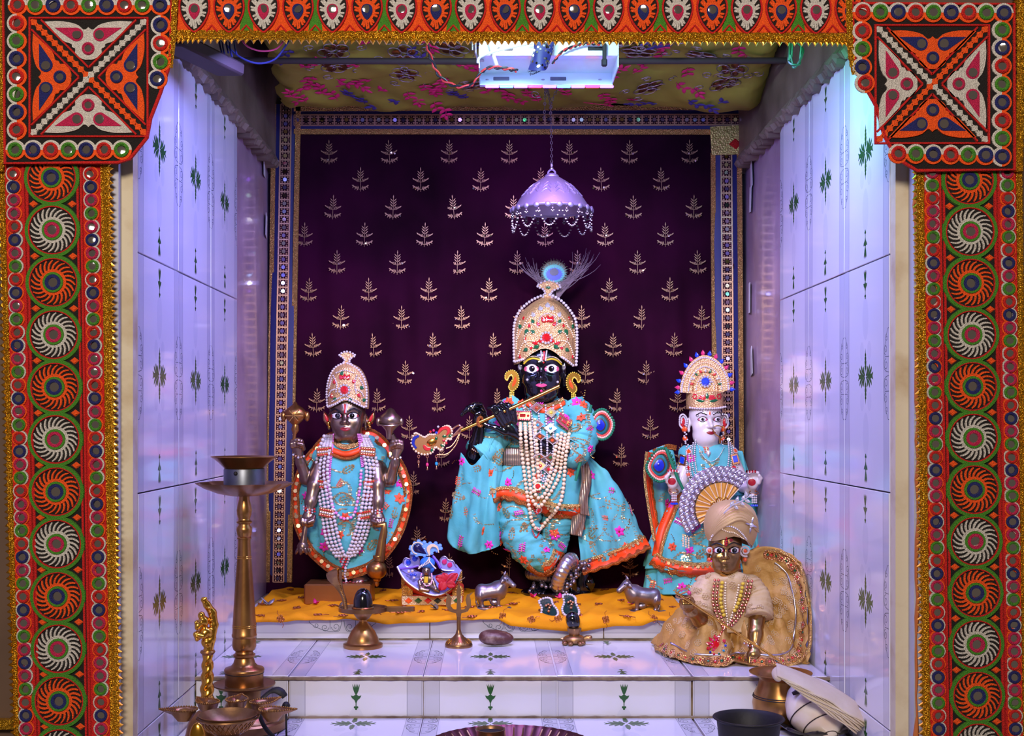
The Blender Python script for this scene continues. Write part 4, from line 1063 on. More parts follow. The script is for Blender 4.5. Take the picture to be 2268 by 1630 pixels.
def embroider(B, parent, box, n, seed, dflt, vines=6, block=None):
    r = random.Random(seed); used = []; n = int(n*1.35); vines = int(vines*1.6); ms = [FLP, FLO, BRP, BRO, SQL, SQL]
    for i in range(n*30):
        u, v = r.uniform(box[0], box[2]), r.uniform(box[1], box[3])
        if any((u-a)**2+(v-c)**2 < 27**2 for a, c in used) or (block and block(u, v)): continue
        if stick(ms[len(used) % 6], B, u, v, parent, r.uniform(0, 6), r.uniform(1.05, 1.45)): used.append((u, v))
        if len(used) >= n: break
    for i in range(vines):
        vine_on(B, parent, r.uniform(box[0], box[2]), r.uniform(box[1], box[3]), r.uniform(0, 6), r.uniform(50, 85), dflt)
def gem_mesh(m, ring='gem_clear', k=11):
    b = MB(FU); b.cur = 0; b.add([(x, y, 1.2) for x, y in circ(0, 0, 8, 12)]+[(x, y, 3.8) for x, y in circ(0, 0, 4.5, 12)], [(i, (i+1) % 12, 12+(i+1) % 12, 12+i) for i in range(12)]+[tuple(range(12, 24))])
    b.cur = 1
    for i in range(k): b.sph((10*math.cos(2*PI*i/k), 10*math.sin(2*PI*i/k), 1.5), 2.7, 6)
    b.cur = 2; b.poly(circ(0, 0, 12, 16), 0, 1.2)
    return b.mesh('gem', [m, ring, 'gold'], ang=15)
GEMR, GEMB, GEMO = gem_mesh('gem_red'), gem_mesh('gem_blue'), gem_mesh('gem_orange')
def drop_mesh(m, L=9, W=5.5, name='gem'):
    b = MB(FU); P = tear((0, 1), W, (0, -L)); b.dome(P, 0, 3.4); return b.mesh(name, m, ang=25)
DRW, DRR, DRG, DRB, DRP = (drop_mesh(m) for m in ('gem_clear', 'gem_red', 'enamel_green', 'gem_blue', 'gem_pink'))
b = MB(FU); b.cur = 1; b.poly([(-9, 0), (0, -9), (9, 0), (0, 9)], 0, 1.2); b.cur = 0; b.dome(circ(0, 0, 3.6, 10), 1.2, 3.6); b.cur = 2
def diamond(m):
    b = MB(FU); b.cur = 1; b.poly([(-13, 0), (0, -11), (13, 0), (0, 11)], 0, 1.6); b.cur = 0; b.dome(circ(0, 0, 4, 10), 1.4, 4.6); b.cur = 2
    for q in range(4):
        for i in range(5):
            a, c = [(-13, 0), (0, -11), (13, 0), (0, 11)][q], [(0, -11), (13, 0), (0, 11), (-13, 0)][q]; b.sph((a[0]+(c[0]-a[0])*i/5, a[1]+(c[1]-a[1])*i/5, 1.8), 1.5, 6)
    return b.mesh('diamond_pendant', [m, 'rose_gold', 'gem_clear'])
def crown_loft(fr, rows, m, bot, n=64):
    """rows from rim to tip; bot(t) lowers or lifts the rim"""
    q = crom(rows, m); b = MB(fr); v0 = q[0][0]; v1 = q[-1][0]
    for j, (v, u, a, d, e) in enumerate(q):
        f = (v-v1)/(v0-v1)
        for i in range(n):
            t = 2*PI*i/n; b.v.append(fr(u+a*math.cos(t), v+bot(t)*f**1.5, d+e*math.sin(t)))
    for j in range(m-1):
        for i in range(n): b.f.append((j*n+i, j*n+(i+1) % n, (j+1)*n+(i+1) % n, (j+1)*n+i)); b.m.append(0)
    b.f.append(tuple(range((m-1)*n, m*n))); b.m.append(0)
    return b
def eye(B, parent, u, v, a, h, dflt, iris='ink', look=0, corner='eye_pink', kohl=True, tilt=0, ir=.62):
    al = [(-1, .05), (-.6, -.62), (0, -1), (.55, -.75), (1, .0), (.5, .62), (0, .85), (-.55, .6)]
    P = rot2([(u+x*a, v+y*h) for x, y in crom(al, 20, True)], tilt, (u, v))
    if kohl: patch(B, [(u+(x-u)*1.16, v+(y-v)*1.3) for x, y in P], 'ink', parent, dflt, .0005, .0006, 'eye_outline')
    e = patch(B, P, 'white_paint', parent, dflt, .0012, .0016, 'eye')
    for s in (-1, 1): patch(B, [(u+s*a*.78+x*a*.2, v+y*h*.5) for x, y in circ(0, 0, 1, 10)], corner, e, dflt, .0019, 0, 'eye_corner')
    patch(B, circ(u+look, v-h*.05, h*ir, 14), iris, e, dflt, .0030, .0006, 'iris')
    patch(B, circ(u+look+h*.18, v-h*.25, h*.14, 8), 'white_paint', e, dflt, .0043, 0, 'glint')
def brow(B, parent, pts, w, m, dflt, off=.0008): return lace('eyebrow', B, pts, w, m, parent, dflt, off, 14, .0006)
def lips(B, parent, u, v, w, h, m, dflt):
    P = [(-1, -.05), (-.45, -.75), (-.12, -.62), (0, -.45), (.12, -.62), (.45, -.75), (1, -.05), (.5, .75), (0, 1), (-.5, .75)]
    patch(B, [(u+x*w, v+y*h) for x, y in crom(P, 22, True)], m, parent, dflt, .0006, .0006, 'lips')
# ------------------------------------------------------------------ the flute-playing statue
KY = 2.35; fr = frame(KY); frl = frame(KY, True)
kr = thing('statue', 'tall black stone statue in turquoise velvet, playing a golden flute, legs crossed', 'statue', fr(1215, 1322, -60))
s = SDF(grid(1010, 1330, 2.6, (1020, 1270, 1.7)), grid(730, 1332, 3.0, (780, 990, 1.5)), grid(-125, 50, 2.4, (-40, 40, 1.6)))
head(s, (1202, 817, 0), 50, 816, 841, 852, 884, turn=-3, top=1.3)
s.cap((1206, 860, -55), (1208, 915, -55), 30, 36, 10)
s.ell((1207, 950, -58), (72, 85, 38), 14); s.ell((1207, 1050, -58), (66, 70, 36), 16)
s.chain([(1142, 905, -55), (1078, 975, -45), (1052, 1012, -24)], [26, 22, 20], 8)       # viewer's left arm
s.chain([(1052, 1012, -24), (1056, 985, -6), (1062, 948, 2)], [22, 17, 13], 8)
s.ell((1064, 930, 4), (17, 20, 12), 6, tilt=.3)
for (a, c, e, f) in (((1056, 916, 8), (1040, 905, 16), (1030, 911, 22), (1023, 919, 24)), ((1060, 912, 10), (1046, 899, 18), (1036, 904, 25), (1030, 912, 27)), ((1066, 910, 10), (1054, 896, 18), (1043, 900, 26), (1038, 908, 28)), ((1072, 913, 8), (1064, 897, 16), (1052, 897, 26), (1047, 906, 29))):
    s.chain([a, c, e, f], [6.2, 5.8, 5.2, 4.2], 2.5)
s.chain([(1076, 932, 8), (1072, 920, 20), (1062, 915, 28), (1055, 918, 31)], [7, 6.2, 5.6, 4.6], 2.5)
s.chain([(1275, 905, -55), (1292, 975, -38), (1272, 1004, -10)], [28, 24, 22], 8)        # viewer's right arm, forearm across the chest
s.chain([(1272, 1004, -10), (1190, 985, 8), (1138, 958, 16)], [21, 17, 14], 8)
s.ell((1128, 948, 20), (22, 17, 11), 7, tilt=.55)
for (a, c, e, f) in (((1140, 933, 24), (1136, 908, 32), (1126, 898, 33), (1120, 896, 30)), ((1130, 930, 27), (1122, 905, 36), (1110, 895, 38), (1104, 897, 34)), ((1121, 934, 28), (1108, 911, 38), (1096, 900, 39), (1090, 901, 36)), ((1114, 940, 27), (1100, 918, 37), (1089, 905, 38), (1083, 904, 35))):
    s.chain([a, c, e, f], [7, 6.6, 5.6, 4.6], 2)
s.chain([(1118, 958, 22), (1098, 948, 26), (1083, 944, 28), (1072, 938, 28)], [8, 7, 6, 5], 2.5)
s.chain([(1180, 1090, -58), (1160, 1190, -40), (1225, 1262, -22)], [38, 32, 17], 10); s.chain([(1235, 1090, -62), (1232, 1190, -70), (1205, 1290, -66)], [36, 28, 17], 10)
s.chain([(1205, 1290, -66), (1200, 1306, -48), (1186, 1314, -22)], [17, 15, 10], 7)
for i in range(4): s.cap((1180+9*i, 1312, -24), (1176+9*i, 1316, -10+2*i), 5, 4, 2)
s.chain([(1225, 1262, -22), (1262, 1282, -26), (1270, 1308, -30)], [17, 16, 12], 7)
for i in range(4): s.cap((1260+8*i, 1308, -28), (1258+8*i, 1317, -24), 5, 4, 2)
body = put('body', s.mesh(fr, 'body', 'stone_black'), None, kr)
b = MB(fr); b.lathe([(78, -1330), (80, -1326), (80, -1318), (76, -1315)], (1235, 0, -62), 30, sq=.8); b.lathe([(26, -1318), (27, -1262), (22, -1254), (0, -1252)], (1290, 0, -66), 18); b.sph((1308, 1297, -55), 19, 14, (.8, 1, .9))
b.build('stone_base', 'stone_black', kr)
K = KY
KB = bvh([body])
# painted and fixed face jewels
for u, lk in ((1177, 1), (1222, -1)): eye(KB, body, u, 817, 16.5, 10.5, K, look=lk, tilt=.03 if u < 1200 else .06)
for P in ([(1160, 806), (1170, 797), (1182, 794), (1196, 797)], [(1208, 798), (1222, 795), (1234, 799), (1244, 808)]):
    brow(KB, body, P, 4, 'yellow_bead', K); beads('brow_beads', KB, [(x, y-5) for x, y in P], 1.6, 'pearl_cream', body, K, single=False)
lips(KB, body, 1199, 853, 13, 4.6, 'lip_pink', K)
for u, v, m in ((1168, 841, 'gem_clear'), (1235, 846, 'gem_clear'), (1199, 866, 'gem_pink'), (1204, 803, 'gem_red')):
    p, n = hit(KB, u, v); put('stud', sphere_mesh(m), Matrix.Translation(p) @ Matrix.Scale(.0028 if m != 'gem_red' else .002, 4), body)
lace('forehead_mark', KB, [(1198, 776), (1200, 800)], 3, 'white_paint', body, K, n=8); lace('forehead_mark', KB, [(1211, 776), (1208, 800)], 3, 'white_paint', body, K, n=8); lace('forehead_mark', KB, [(1205, 778), (1204, 798)], 4, 'enamel_red', body, K, n=8)
# kurta
mm = lambda f, a: (lambda t, q: a*q**.7*math.sin(f*t)+.6*a*q*math.sin(2.3*f*t+1.5)*(math.sin(t) > -.4))
kt = loft(fr, [(884, 1210, 44, -58, 34), (896, 1208, 84, -58, 42), (935, 1206, 84, -56, 52), (1000, 1200, 86, -55, 54), (1030, 1197, 92, -55, 56), (1075, 1192, 104, -54, 62), (1120, 1188, 106, -54, 64)], 44, 90, lambda t, q: .028*max(0, q-.5)*2*math.sin(13*t)+.012*math.sin(5*t+9*q))
for i, p in enumerate(kt.v):
    x, y, z = p; q = max(0, min(1, (CZ-z-(1020-VY)/F*KY)/(.08))); kt.v[i] = (x, y, z-q*.018*((x-fr(1190, 0, 0)[0])/.09))
kurta = kt.build('kurta', 'velvet_teal', kr, ang=180)
sl1 = limb(fr, [(1265, 893, -52), (1286, 930, -42), (1290, 975, -26), (1272, 1003, -8), (1252, 1002, 0)], [30, 38, 37, 33, 26], 36, 60, .04).build('sleeve', 'velvet_teal', kr, ang=180)
sl2 = limb(fr, [(1150, 893, -55), (1128, 915, -48), (1112, 945, -40), (1085, 985, -28), (1058, 1012, -14)], [26, 32, 34, 36, 40], 36, 60, .04).build('sleeve', 'velvet_teal', kr, ang=180)
# cuff opening of the left sleeve and the hanging veil below it
rip = lambda a, f, ph=0: (lambda x, y: a*(.25+y)*math.sin(f*x*2*PI+ph+1.5*y)+.3*a*math.sin(9*y+4*x))
vl = solid(sheet(fr, [[(1022, 1003, -14), (1045, 1030, 10), (1068, 1008, 14), (1100, 955, 2), (1122, 930, -10)], [(1014, 1060, -14), (1042, 1080, 10), (1066, 1075, 16), (1092, 1050, 6), (1112, 1025, -14)],
      [(1000, 1130, -20), (1030, 1140, 8), (1060, 1140, 16), (1088, 1125, 6), (1108, 1110, -18)], [(990, 1190, -26), (1020, 1200, 4), (1052, 1205, 12), (1085, 1195, 4), (1116, 1185, -20)], [(1003, 1213, -26), (1028, 1222, 2), (1054, 1224, 10), (1084, 1217, 2), (1117, 1204, -22)]], 44, 40, rip(9, 2.6)).build('veil', 'velvet_teal', kr, ang=180))
vr = solid(sheet(fr, [[(1288, 1010, -64), (1296, 1006, -58), (1306, 1010, -60)], [(1282, 1100, -66), (1318, 1085, -48), (1362, 1062, -70)], [(1284, 1190, -62), (1340, 1165, -42), (1408, 1140, -74)], [(1288, 1270, -58), (1365, 1245, -36), (1441, 1208, -78)]], 44, 40, rip(8, 2.2, 1)).build('veil', 'velvet_teal', kr, ang=180))
lg2 = limb(fr, [(1238, 1085, -62), (1235, 1150, -58), (1228, 1210, -62), (1214, 1262, -66)], [42, 40, 34, 20], 40, 60, .03, 5).build('trouser_leg', 'velvet_teal', kr, ang=180)
lg1 = limb(fr, [(1170, 1080, -50), (1155, 1135, -36), (1152, 1185, -24), (1182, 1226, -12), (1226, 1254, -10)], [50, 48, 44, 38, 27], 40, 70, .03, 8).build('trouser_leg', 'velvet_teal', kr, ang=180)
crumple(kurta, .0035, (40, 40, 30), 1); crumple(sl1, .004, (30, 30, 45), 2); crumple(sl2, .004, (30, 30, 45), 3); crumple(vl, .005, (40, 40, 14), 4); crumple(vr, .005, (40, 40, 14), 5); crumple(lg1, .0045, (22, 22, 60), 6); crumple(lg2, .0045, (22, 22, 60), 7)
GB = bvh([kurta, sl1, sl2, vl, vr, lg1, lg2])
# orange hems and gold lace
def hem(B, pts, par, dflt, w=22, wav=1.6, up=1):
    """orange band with gold lace above and a wavy gold braid at the lower edge"""
    q = crom(pts, 12); n = max(16, int(sum(math.hypot(c[0]-a[0], c[1]-a[1]) for a, c in zip(q, q[1:]))/5))
    def off(o):
        out = []
        for i, p in enumerate(q):
            a, c = q[max(i-1, 0)], q[min(i+1, 11)]; d = (c[0]-a[0], c[1]-a[1]); l = math.hypot(*d) or 1; out.append((p[0]+d[1]/l*o*up, p[1]-d[0]/l*o*up))
        return out
    hb = lace('orange_hem', B, off(w*.42), w, 'orange_satin', par, dflt, .0012, n)
    lace('gold_lace', B, off(w*.95), w*.34, 'lace_gold', par, dflt, .0022, n, .0016)
    lace('gold_braid', B, off(0), w*.42, 'lace_orange', par, dflt, .0024, n*2, .0016, wav, .75)
    for i in range(int(n*.55)):
        p = crom(off(w*.72), int(n*.55))[i]; stick(SEQG, B, p[0], p[1], par, 0, 1.7, .0024)
hem(GB, [(1092, 1108), (1130, 1104), (1180, 1124), (1230, 1142), (1284, 1143)], kurta, K, 24)
hem(GB, [(1290, 1268), (1350, 1250), (1400, 1230), (1440, 1209)], vr, K, 24)
hem(GB, [(1205, 1266), (1222, 1262), (1238, 1246), (1245, 1222)], lg1, K, 20)
lace('gold_lace', GB, [(1170, 1252), (1188, 1268), (1206, 1272), (1222, 1268)], 10, 'lace_orange', lg2, K, .002, 16, .002)
for par, box, n, vn, sd in ((kurta, (1100, 890, 1285, 1100), 16, 9, 1), (sl1, (1240, 890, 1310, 1000), 6, 5, 2), (sl2, (1090, 885, 1150, 980), 4, 3, 3), (vl, (995, 1000, 1115, 1215), 11, 9, 4), (vr, (1290, 1040, 1420, 1225), 9, 9, 5), (lg1, (1110, 1110, 1235, 1240), 11, 8, 6), (lg2, (1225, 1130, 1270, 1225), 3, 2, 7)):
    embroider(bvh([par]) if par in (vl, vr) else GB, par, box, n, sd, K, vn)
# collar, sash
lace('orange_collar', GB, [(1168, 892), (1190, 905), (1212, 908), (1236, 898), (1248, 890)], 14, 'orange_satin', kurta, K, .0016, 20)
lace('collar_lace', GB, [(1172, 886), (1190, 898), (1212, 900), (1236, 892), (1246, 886)], 7, 'lace_gold', kurta, K, .004, 20)
sash = loft(fr, [(992, 1198, 92, -55, 58), (1000, 1198, 95, -54, 60), (1012, 1198, 96, -54, 61), (1024, 1198, 95, -54, 60), (1031, 1197, 92, -55, 58)], 12, 64, lambda t, q: .01*math.sin(20*q), cap=False)
for i, p in enumerate(sash.v): sash.v[i] = (p[0], p[1], p[2]-.0)
so = solid(sash.build('sash', 'sash', kr))
solid(sheet(fr, [[(1282, 1000, -30), (1302, 1018, -30)], [(1290, 1060, -28), (1312, 1062, -30)], [(1284, 1110, -26), (1304, 1112, -28)], [(1286, 1140, -28), (1308, 1145, -30)]], 10, 24, lambda x, y: 3*math.sin(x*8+y*6)).build('sash_tail', 'sash', so))
solid(sheet(fr, [[(1276, 1090, -34), (1296, 1090, -36)], [(1270, 1140, -32), (1300, 1146, -34)], [(1264, 1186, -34), (1290, 1192, -36)]], 10, 24, lambda x, y: 3*math.sin(x*8+y*6)).build('sash_tail', 'sash', so))
# anklets and ankle bells
for c, R, r, M, nm in (((1204, 1280, -58), 26, 14, Matrix.Rotation(PI/2, 3, 'X') @ Matrix.Rotation(.12, 3, 'Y'), 'a'), ((1252, 1272, -18), 24, 15, Matrix.Rotation(.42, 3, 'Z') @ Matrix.Rotation(1.15, 3, 'Y'), 'b')):
    b = MB(fr); N = 132; pts = []; rr_ = []
    for i in range(N):
        a = 2*PI*i/N; p = M @ Vector((R*math.cos(a), R*math.sin(a)*(1.45 if nm == 'b' else 1), 0)); pts.append((c[0]+p.x, c[1]+p.y, c[2]+p.z)); rr_.append(r*(1+.035*math.sin(i*2*PI/5.5)))
    b.tube(pts, rr_, 14, True); an = b.build('anklet', 'silver_dark' if nm == 'a' else 'silver', kr)
BD = sphere_mesh('silver_dark', 8)
for i in range(46):
    t_ = i/45
    if i < 34: u, v, d = 1300-62*t_*1.32+rnd.uniform(-9, 9), 1246+88*t_*1.2+rnd.uniform(-7, 7), -12+rnd.uniform(-8, 8)
    else: u, v, d = 1172+rnd.uniform(0, 70), 1303+rnd.uniform(-6, 10), -22+rnd.uniform(-6, 6)
    b = MB(frl); b.sph((0, 0, 0), 5, 8); b.torus((0, -6, 0), 2, .8, 8, 4)
    if i == 0: ABELL = b.mesh('ankle_bell', 'silver_dark')
    put('ankle_bell', ABELL, T(fr, u, v, d, rnd.uniform(-.6, .6), rnd.uniform(.85, 1.1)), kr)
# crown
cr = crown_loft(fr, [(806, 1208, 69, -52, 58), (780, 1208, 71, -52, 60), (745, 1208, 71, -52, 60), (712, 1209, 66, -52, 56), (688, 1210, 54, -50, 46), (668, 1212, 34, -48, 30), (655, 1213, 12, -46, 12)], 26,
                lambda t: -34*max(0, math.sin(t))**4+9*max(0, math.cos(t))*max(0, math.sin(t))**.5).build('crown', 'crown_gold', kr, ang=180)
CB = bvh([cr])
rim = [(1141, 801), (1160, 795), (1185, 784), (1206, 775), (1228, 782), (1252, 796), (1272, 812)]
beads('crown_pearl', CB, rim, 3.2, 'pearl_white', cr, K); beads('crown_pearl', CB, [(1139, 800), (1138, 760), (1139, 720), (1150, 690), (1175, 667), (1200, 655), (1213, 652)], 3.6, 'pearl_white', cr, K)
beads('crown_pearl', CB, [(1276, 808), (1278, 765), (1276, 715), (1264, 690), (1245, 668), (1228, 657), (1214, 652)], 3.6, 'pearl_white', cr, K)
for sx in (-1, 1):
    for P in ([(8, 765), (30, 755), (50, 760), (62, 790)], [(18, 725), (38, 715), (54, 730), (63, 750)], [(20, 745), (36, 735), (48, 748), (40, 765), (26, 768)], [(10, 690), (30, 697), (44, 712), (50, 728)], [(58, 712), (64, 740), (66, 775)]):
        beads('pearl_string', CB, [(1209+sx*x, y) for x, y in P], 2.4, 'pearl_cream', cr, K, single=False, gap=2.1)
    for x, y, me, sc, a in ((13, 683, DRW, 1.05, .25), (29, 697, DRW, 1.0, .5), (22, 768, DRG, 1, 2.1*sx), (30, 735, DRG, .9, .9*sx), (44, 735, DRG, 1, 2.6*sx), (58, 723, DRG, .9, .6*sx), (46, 775, DRG, .9, 2*sx), (30, 712, DRG, .8, .5*sx),
                          (18, 718, DRR, .8, .6*sx), (12, 755, DRR, 1.1, 2*sx), (24, 760, DRR, 1.0, 1.5*sx), (38, 722, DRR, .6, 0), (34, 770, DRR, .7, 0), (50, 705, DRR, .6, 0), (58, 790, DRR, .7, 0), (47, 750, DRR, .6, 0)):
        stick(me, CB, 1210+sx*x, y, cr, a*(sx if me is DRW else 1), sc)
stick(DRW, CB, 1213, 676, cr, 0, 1.1); stick(GEMR, CB, 1210, 748, cr, 0, 1.2, .001)
for a in (-.55, 0, .55): stick(DRR, CB, 1213+22*math.sin(a)*.7, 712-5*math.cos(a), cr, a, 1.25, .001)
beads('pearl_string', CB, [(1191, 722), (1196, 703), (1213, 694), (1230, 703), (1234, 722)], 2, 'pearl_white', cr, K, single=False)
b = MB(fr); P = [(1203, 662), (1209, 646), (1204, 636), (1192, 630), (1200, 622), (1218, 617), (1236, 623), (1243, 632), (1230, 638), (1222, 646), (1225, 662)]; b.poly(P, -48, -40, True); fin = b.build('crown_finial', 'crown_gold', cr)
for p in crom(P, 22, True): put('crown_pearl', sphere_mesh('pearl_white'), Matrix.Translation(fr(p[0], p[1], -39)) @ Matrix.Scale(.0026, 4), fin)
b = MB(fr); b.dome(leaf(1210, 634, 9, 3, -.5), -40, -37); b.dome(leaf(1222, 634, 9, 3, PI+.5), -40, -37); b.dome(leaf(1217, 637, 9, 3, -PI/2), -40, -37); b.build('enamel_leaf', 'enamel_green', fin)
# peacock feather behind the finial
pf = thing('peacock_feather', 'peacock feather with a blue eye stuck behind the tall crown', 'feather', fr(1225, 650, -56))
rb = random.Random(5); b = MB(fr)
for i in range(90):
    q = i/89; sd = -1 if i % 2 else 1
    u0, v0 = 1236-6*q-(3 if sd < 0 else 0), 662-46*q
    a = (-.95+.75*q)*1.0 if sd > 0 else (PI+.95-.75*q); a += rb.gauss(0, .07)
    L = (62+50*rb.random())*(1.2 if sd > 0 else .95)*(1 if q < .8 else .7)
    P = [(u0+L*t*math.cos(a-sd*.25*t*t), v0+L*t*math.sin(a-sd*.25*t*t)+6*t*t, -58+rb.uniform(-8, 8)*t) for t in np.linspace(0, 1, 8)]
    b.tube(P, [.95, .9, .85, .8, .7, .6, .5, .3], 4)
b.build('barbs', 'barb', pf, kind='stuff')
b = MB(fr); b.tube([(1232, 668, -56), (1234, 640, -58), (1230, 600, -58)], 1.5, 6); b.build('shaft', 'feather_brown', pf)
for rx, ry, dv, h, m, nm in ((29, 27, 0, 0, 'feather_brown', 'eye_rim'), (26, 22, 4, 1, 'feather_teal', 'eye_ring'), (19, 15, 6, 2, 'feather_blue', 'eye_spot'), (11, 9, 1, 3, 'feather_dark', 'eye_heart')):
    b = MB(fr); b.poly(circ(1230, 595+dv, rx*.9, 30, ry*.9), -56+h*.5, -55.4+h*.5)
    for q in range(int(rx*2.2)):
        a = 2*PI*q/int(rx*2.2); ex = 1.06+.10*math.sin(q*2.7); b.ribbon([(1230+rx*.8*math.cos(a), 595+dv+ry*.8*math.sin(a)), (1230+rx*ex*math.cos(a), 595+dv+ry*ex*math.sin(a))], [2.0, .6], -56+h*.5, -55.3+h*.5)
    b.build(nm, m, pf, False)
# earrings
def paisley(fr, u, v, d, sc, flip, par, m1='gold', m2='gem_orange', m3='yellow_bead'):
    tr = lambda P: [(u+flip*x*sc, v+y*sc) for x, y in P]
    out = crom([(2, 24), (-10, 14), (-14, -2), (-10, -18), (2, -26), (16, -20), (19, -8), (14, -2), (10, -10), (4, -14), (0, -6), (8, 6), (10, 16)], 40, True)
    b = MB(fr); b.poly(tr(out), d-2, d+1.5, True); o = b.build('earring', m1, par)
    b = MB(fr)
    for p in out: b.sph(tuple(tr([p])[0])+(d+2,), 1.9*sc, 6)
    b.build('seed_beads', m3, o)
    b = MB(fr); b.dome(tr([(-6, 8), (-9, -2), (-6, -14), (-2, -4), (3, 8), (2, 16)]), d+1, d+3); b.build('paisley_fill', m2, o)
    b = MB(fr)
    for k in range(3):
        for i in range(5): b.sph((u+flip*(3+k*4-4)*sc, v+(27+4*i)*sc, d), 2.1*sc, 6)
    b.build('tassel', m3, o)
paisley(fr, 1137, 843, -38, .95, -1, kr); paisley(fr, 1270, 848, -38, .95, 1, kr)
for u, sx in ((1152, -1), (1252, 1)):
    b = MB(fr); b.dome(leaf(u-sx*2, 822, 26, 5, -PI/2+sx*.15, 6), -46, -36); b.build('ear_ornament', 'gem_clear', kr)
# flute with bird ornament
fl_ = thing('flute', 'slim golden flute held by the black statue, with a jewelled bird at its end', 'flute', fr(1120, 915, 34))
b = MB(fr); A = [(1237, 856, 34), (1130, 905, 36), (1022, 953, 34)]
b.tube([A[0], (1186, 879.5, 35), A[1], (1076, 929, 35), A[2]], [4, 4.2, 4.2, 4.2, 4], 12); b.build('pipe', 'gold', fl_)
for q in (.12, .2, .28, .36):
    b = MB(fr); p = tuple(A[0][i]+(A[2][i]-A[0][i])*q for i in range(3)); b.torus(p, 4.4, .9, 12, 5, Matrix.Rotation(-.42, 3, 'Z') @ Matrix.Rotation(PI/2, 3, 'Y')); b.build('band', 'rose_gold', fl_)
b = MB(fr); b.torus((1064, 934, 33), 10, 3.4, 20, 8, Matrix.Rotation(1.0, 3, 'Y')); b.build('cord_ring', 'lace_orange', fl_)
b = MB(fr); P = crom([(920, 960), (913, 980), (922, 998), (940, 1006), (958, 1002), (966, 990), (978, 996), (985, 985), (992, 972), (1000, 972), (1002, 955), (996, 944), (984, 945), (975, 955), (964, 962), (952, 962), (942, 968), (930, 962)], 60, True); b.poly(P, 30, 33, True); bd = b.build('bird_plate', 'rose_gold', fl_)
for i, p in enumerate(crom(P, 52, True)): put('rim_pearl', sphere_mesh('pearl_cream'), Matrix.Translation(fr(p[0], p[1], 33)) @ Matrix.Scale(.0023, 4), bd)
b = MB(fr); b.ribbon(crom([(930, 965), (920, 970), (917, 982), (924, 992)], 12), [5, 6, 7, 8, 8, 8, 8, 8, 7, 6, 6, 5], 33, 36); b.build('enamel_wing', 'enamel_blue', bd)
b = MB(fr); b.ribbon(crom([(972, 960), (978, 951), (990, 947), (995, 955), (990, 963)], 14), [3, 5, 7, 8, 8, 8, 9, 9, 9, 8, 7, 6, 4, 3], 33, 36.5); b.ribbon(crom([(940, 985), (946, 993), (956, 993)], 8), [4, 6, 8, 9, 9, 8, 6, 4], 33, 36); b.build('enamel_crest', 'enamel_red', bd)
b = MB(fr)
for u, v, a in ((966, 976, -1.3), (958, 990, 1.6), (976, 984, .4), (994, 968, -.6), (980, 966, 0)): b.dome(leaf(u, v, 12, 3.6, a), 33, 37)
b.build('enamel_leaf', 'gem_green', bd)
b = MB(fr); b.dome(crom([(952, 972), (946, 980), (952, 988), (966, 984), (970, 974), (962, 968)], 16, True), 32, 40); b.build('bird_breast', 'gold', bd)
for u, v, m in ((968, 958, 'gem_blue'), (962, 953, 'gem_pink'), (972, 945, 'gem_clear'), (955, 956, 'gem_red'), (984, 975, 'gem_red'), (990, 981, 'gem_red')): put('gem', sphere_mesh(m), Matrix.Translation(fr(u, v, 35)) @ Matrix.Scale(.0026, 4), bd)
b = MB(fr); P = crom([(998, 968), (1004, 950), (1018, 942), (1024, 952), (1014, 960)], 24, True); b.tube([(x, y, 32) for x, y in P], 2, 6, True); b.tube([(1006, 964, 32), (1022, 946, 32)], 2.4, 6); b.build('filigree_loop', 'rose_gold', bd)
for P in ([(1020, 958, 30), (1012, 982, 32), (998, 1000, 33), (985, 1006, 33), (970, 1006, 33)], [(1020, 956, 30), (1010, 976, 32), (1000, 988, 33), (990, 992, 33)]):
    b = MB(fr)
    for p in crom(P, 34): b.sph(p, 1.6, 6)
    b.build('chain', 'rose_gold', bd)
for u, v, m in ((929, 1022, 'rose_gold'), (948, 1028, 'gem_pink'), (968, 1026, 'gem_teal')):
    b = MB(fr); b.cur = 0; b.torus((u, 1010, 32), 2.6, .9, 10, 5); b.tube([(u, 1012, 32), (u, v-6, 32)], 1.1, 6); b.cur = 1; b.sph((u, v, 32), 4, 8, (.85, 1.2, .85)); b.cur = 0; b.lathe([(2, 0), (1.2, 8), (0, 10)], (u, v+12, 32), 8); b.build('pendant_drop', ['rose_gold', m], bd)
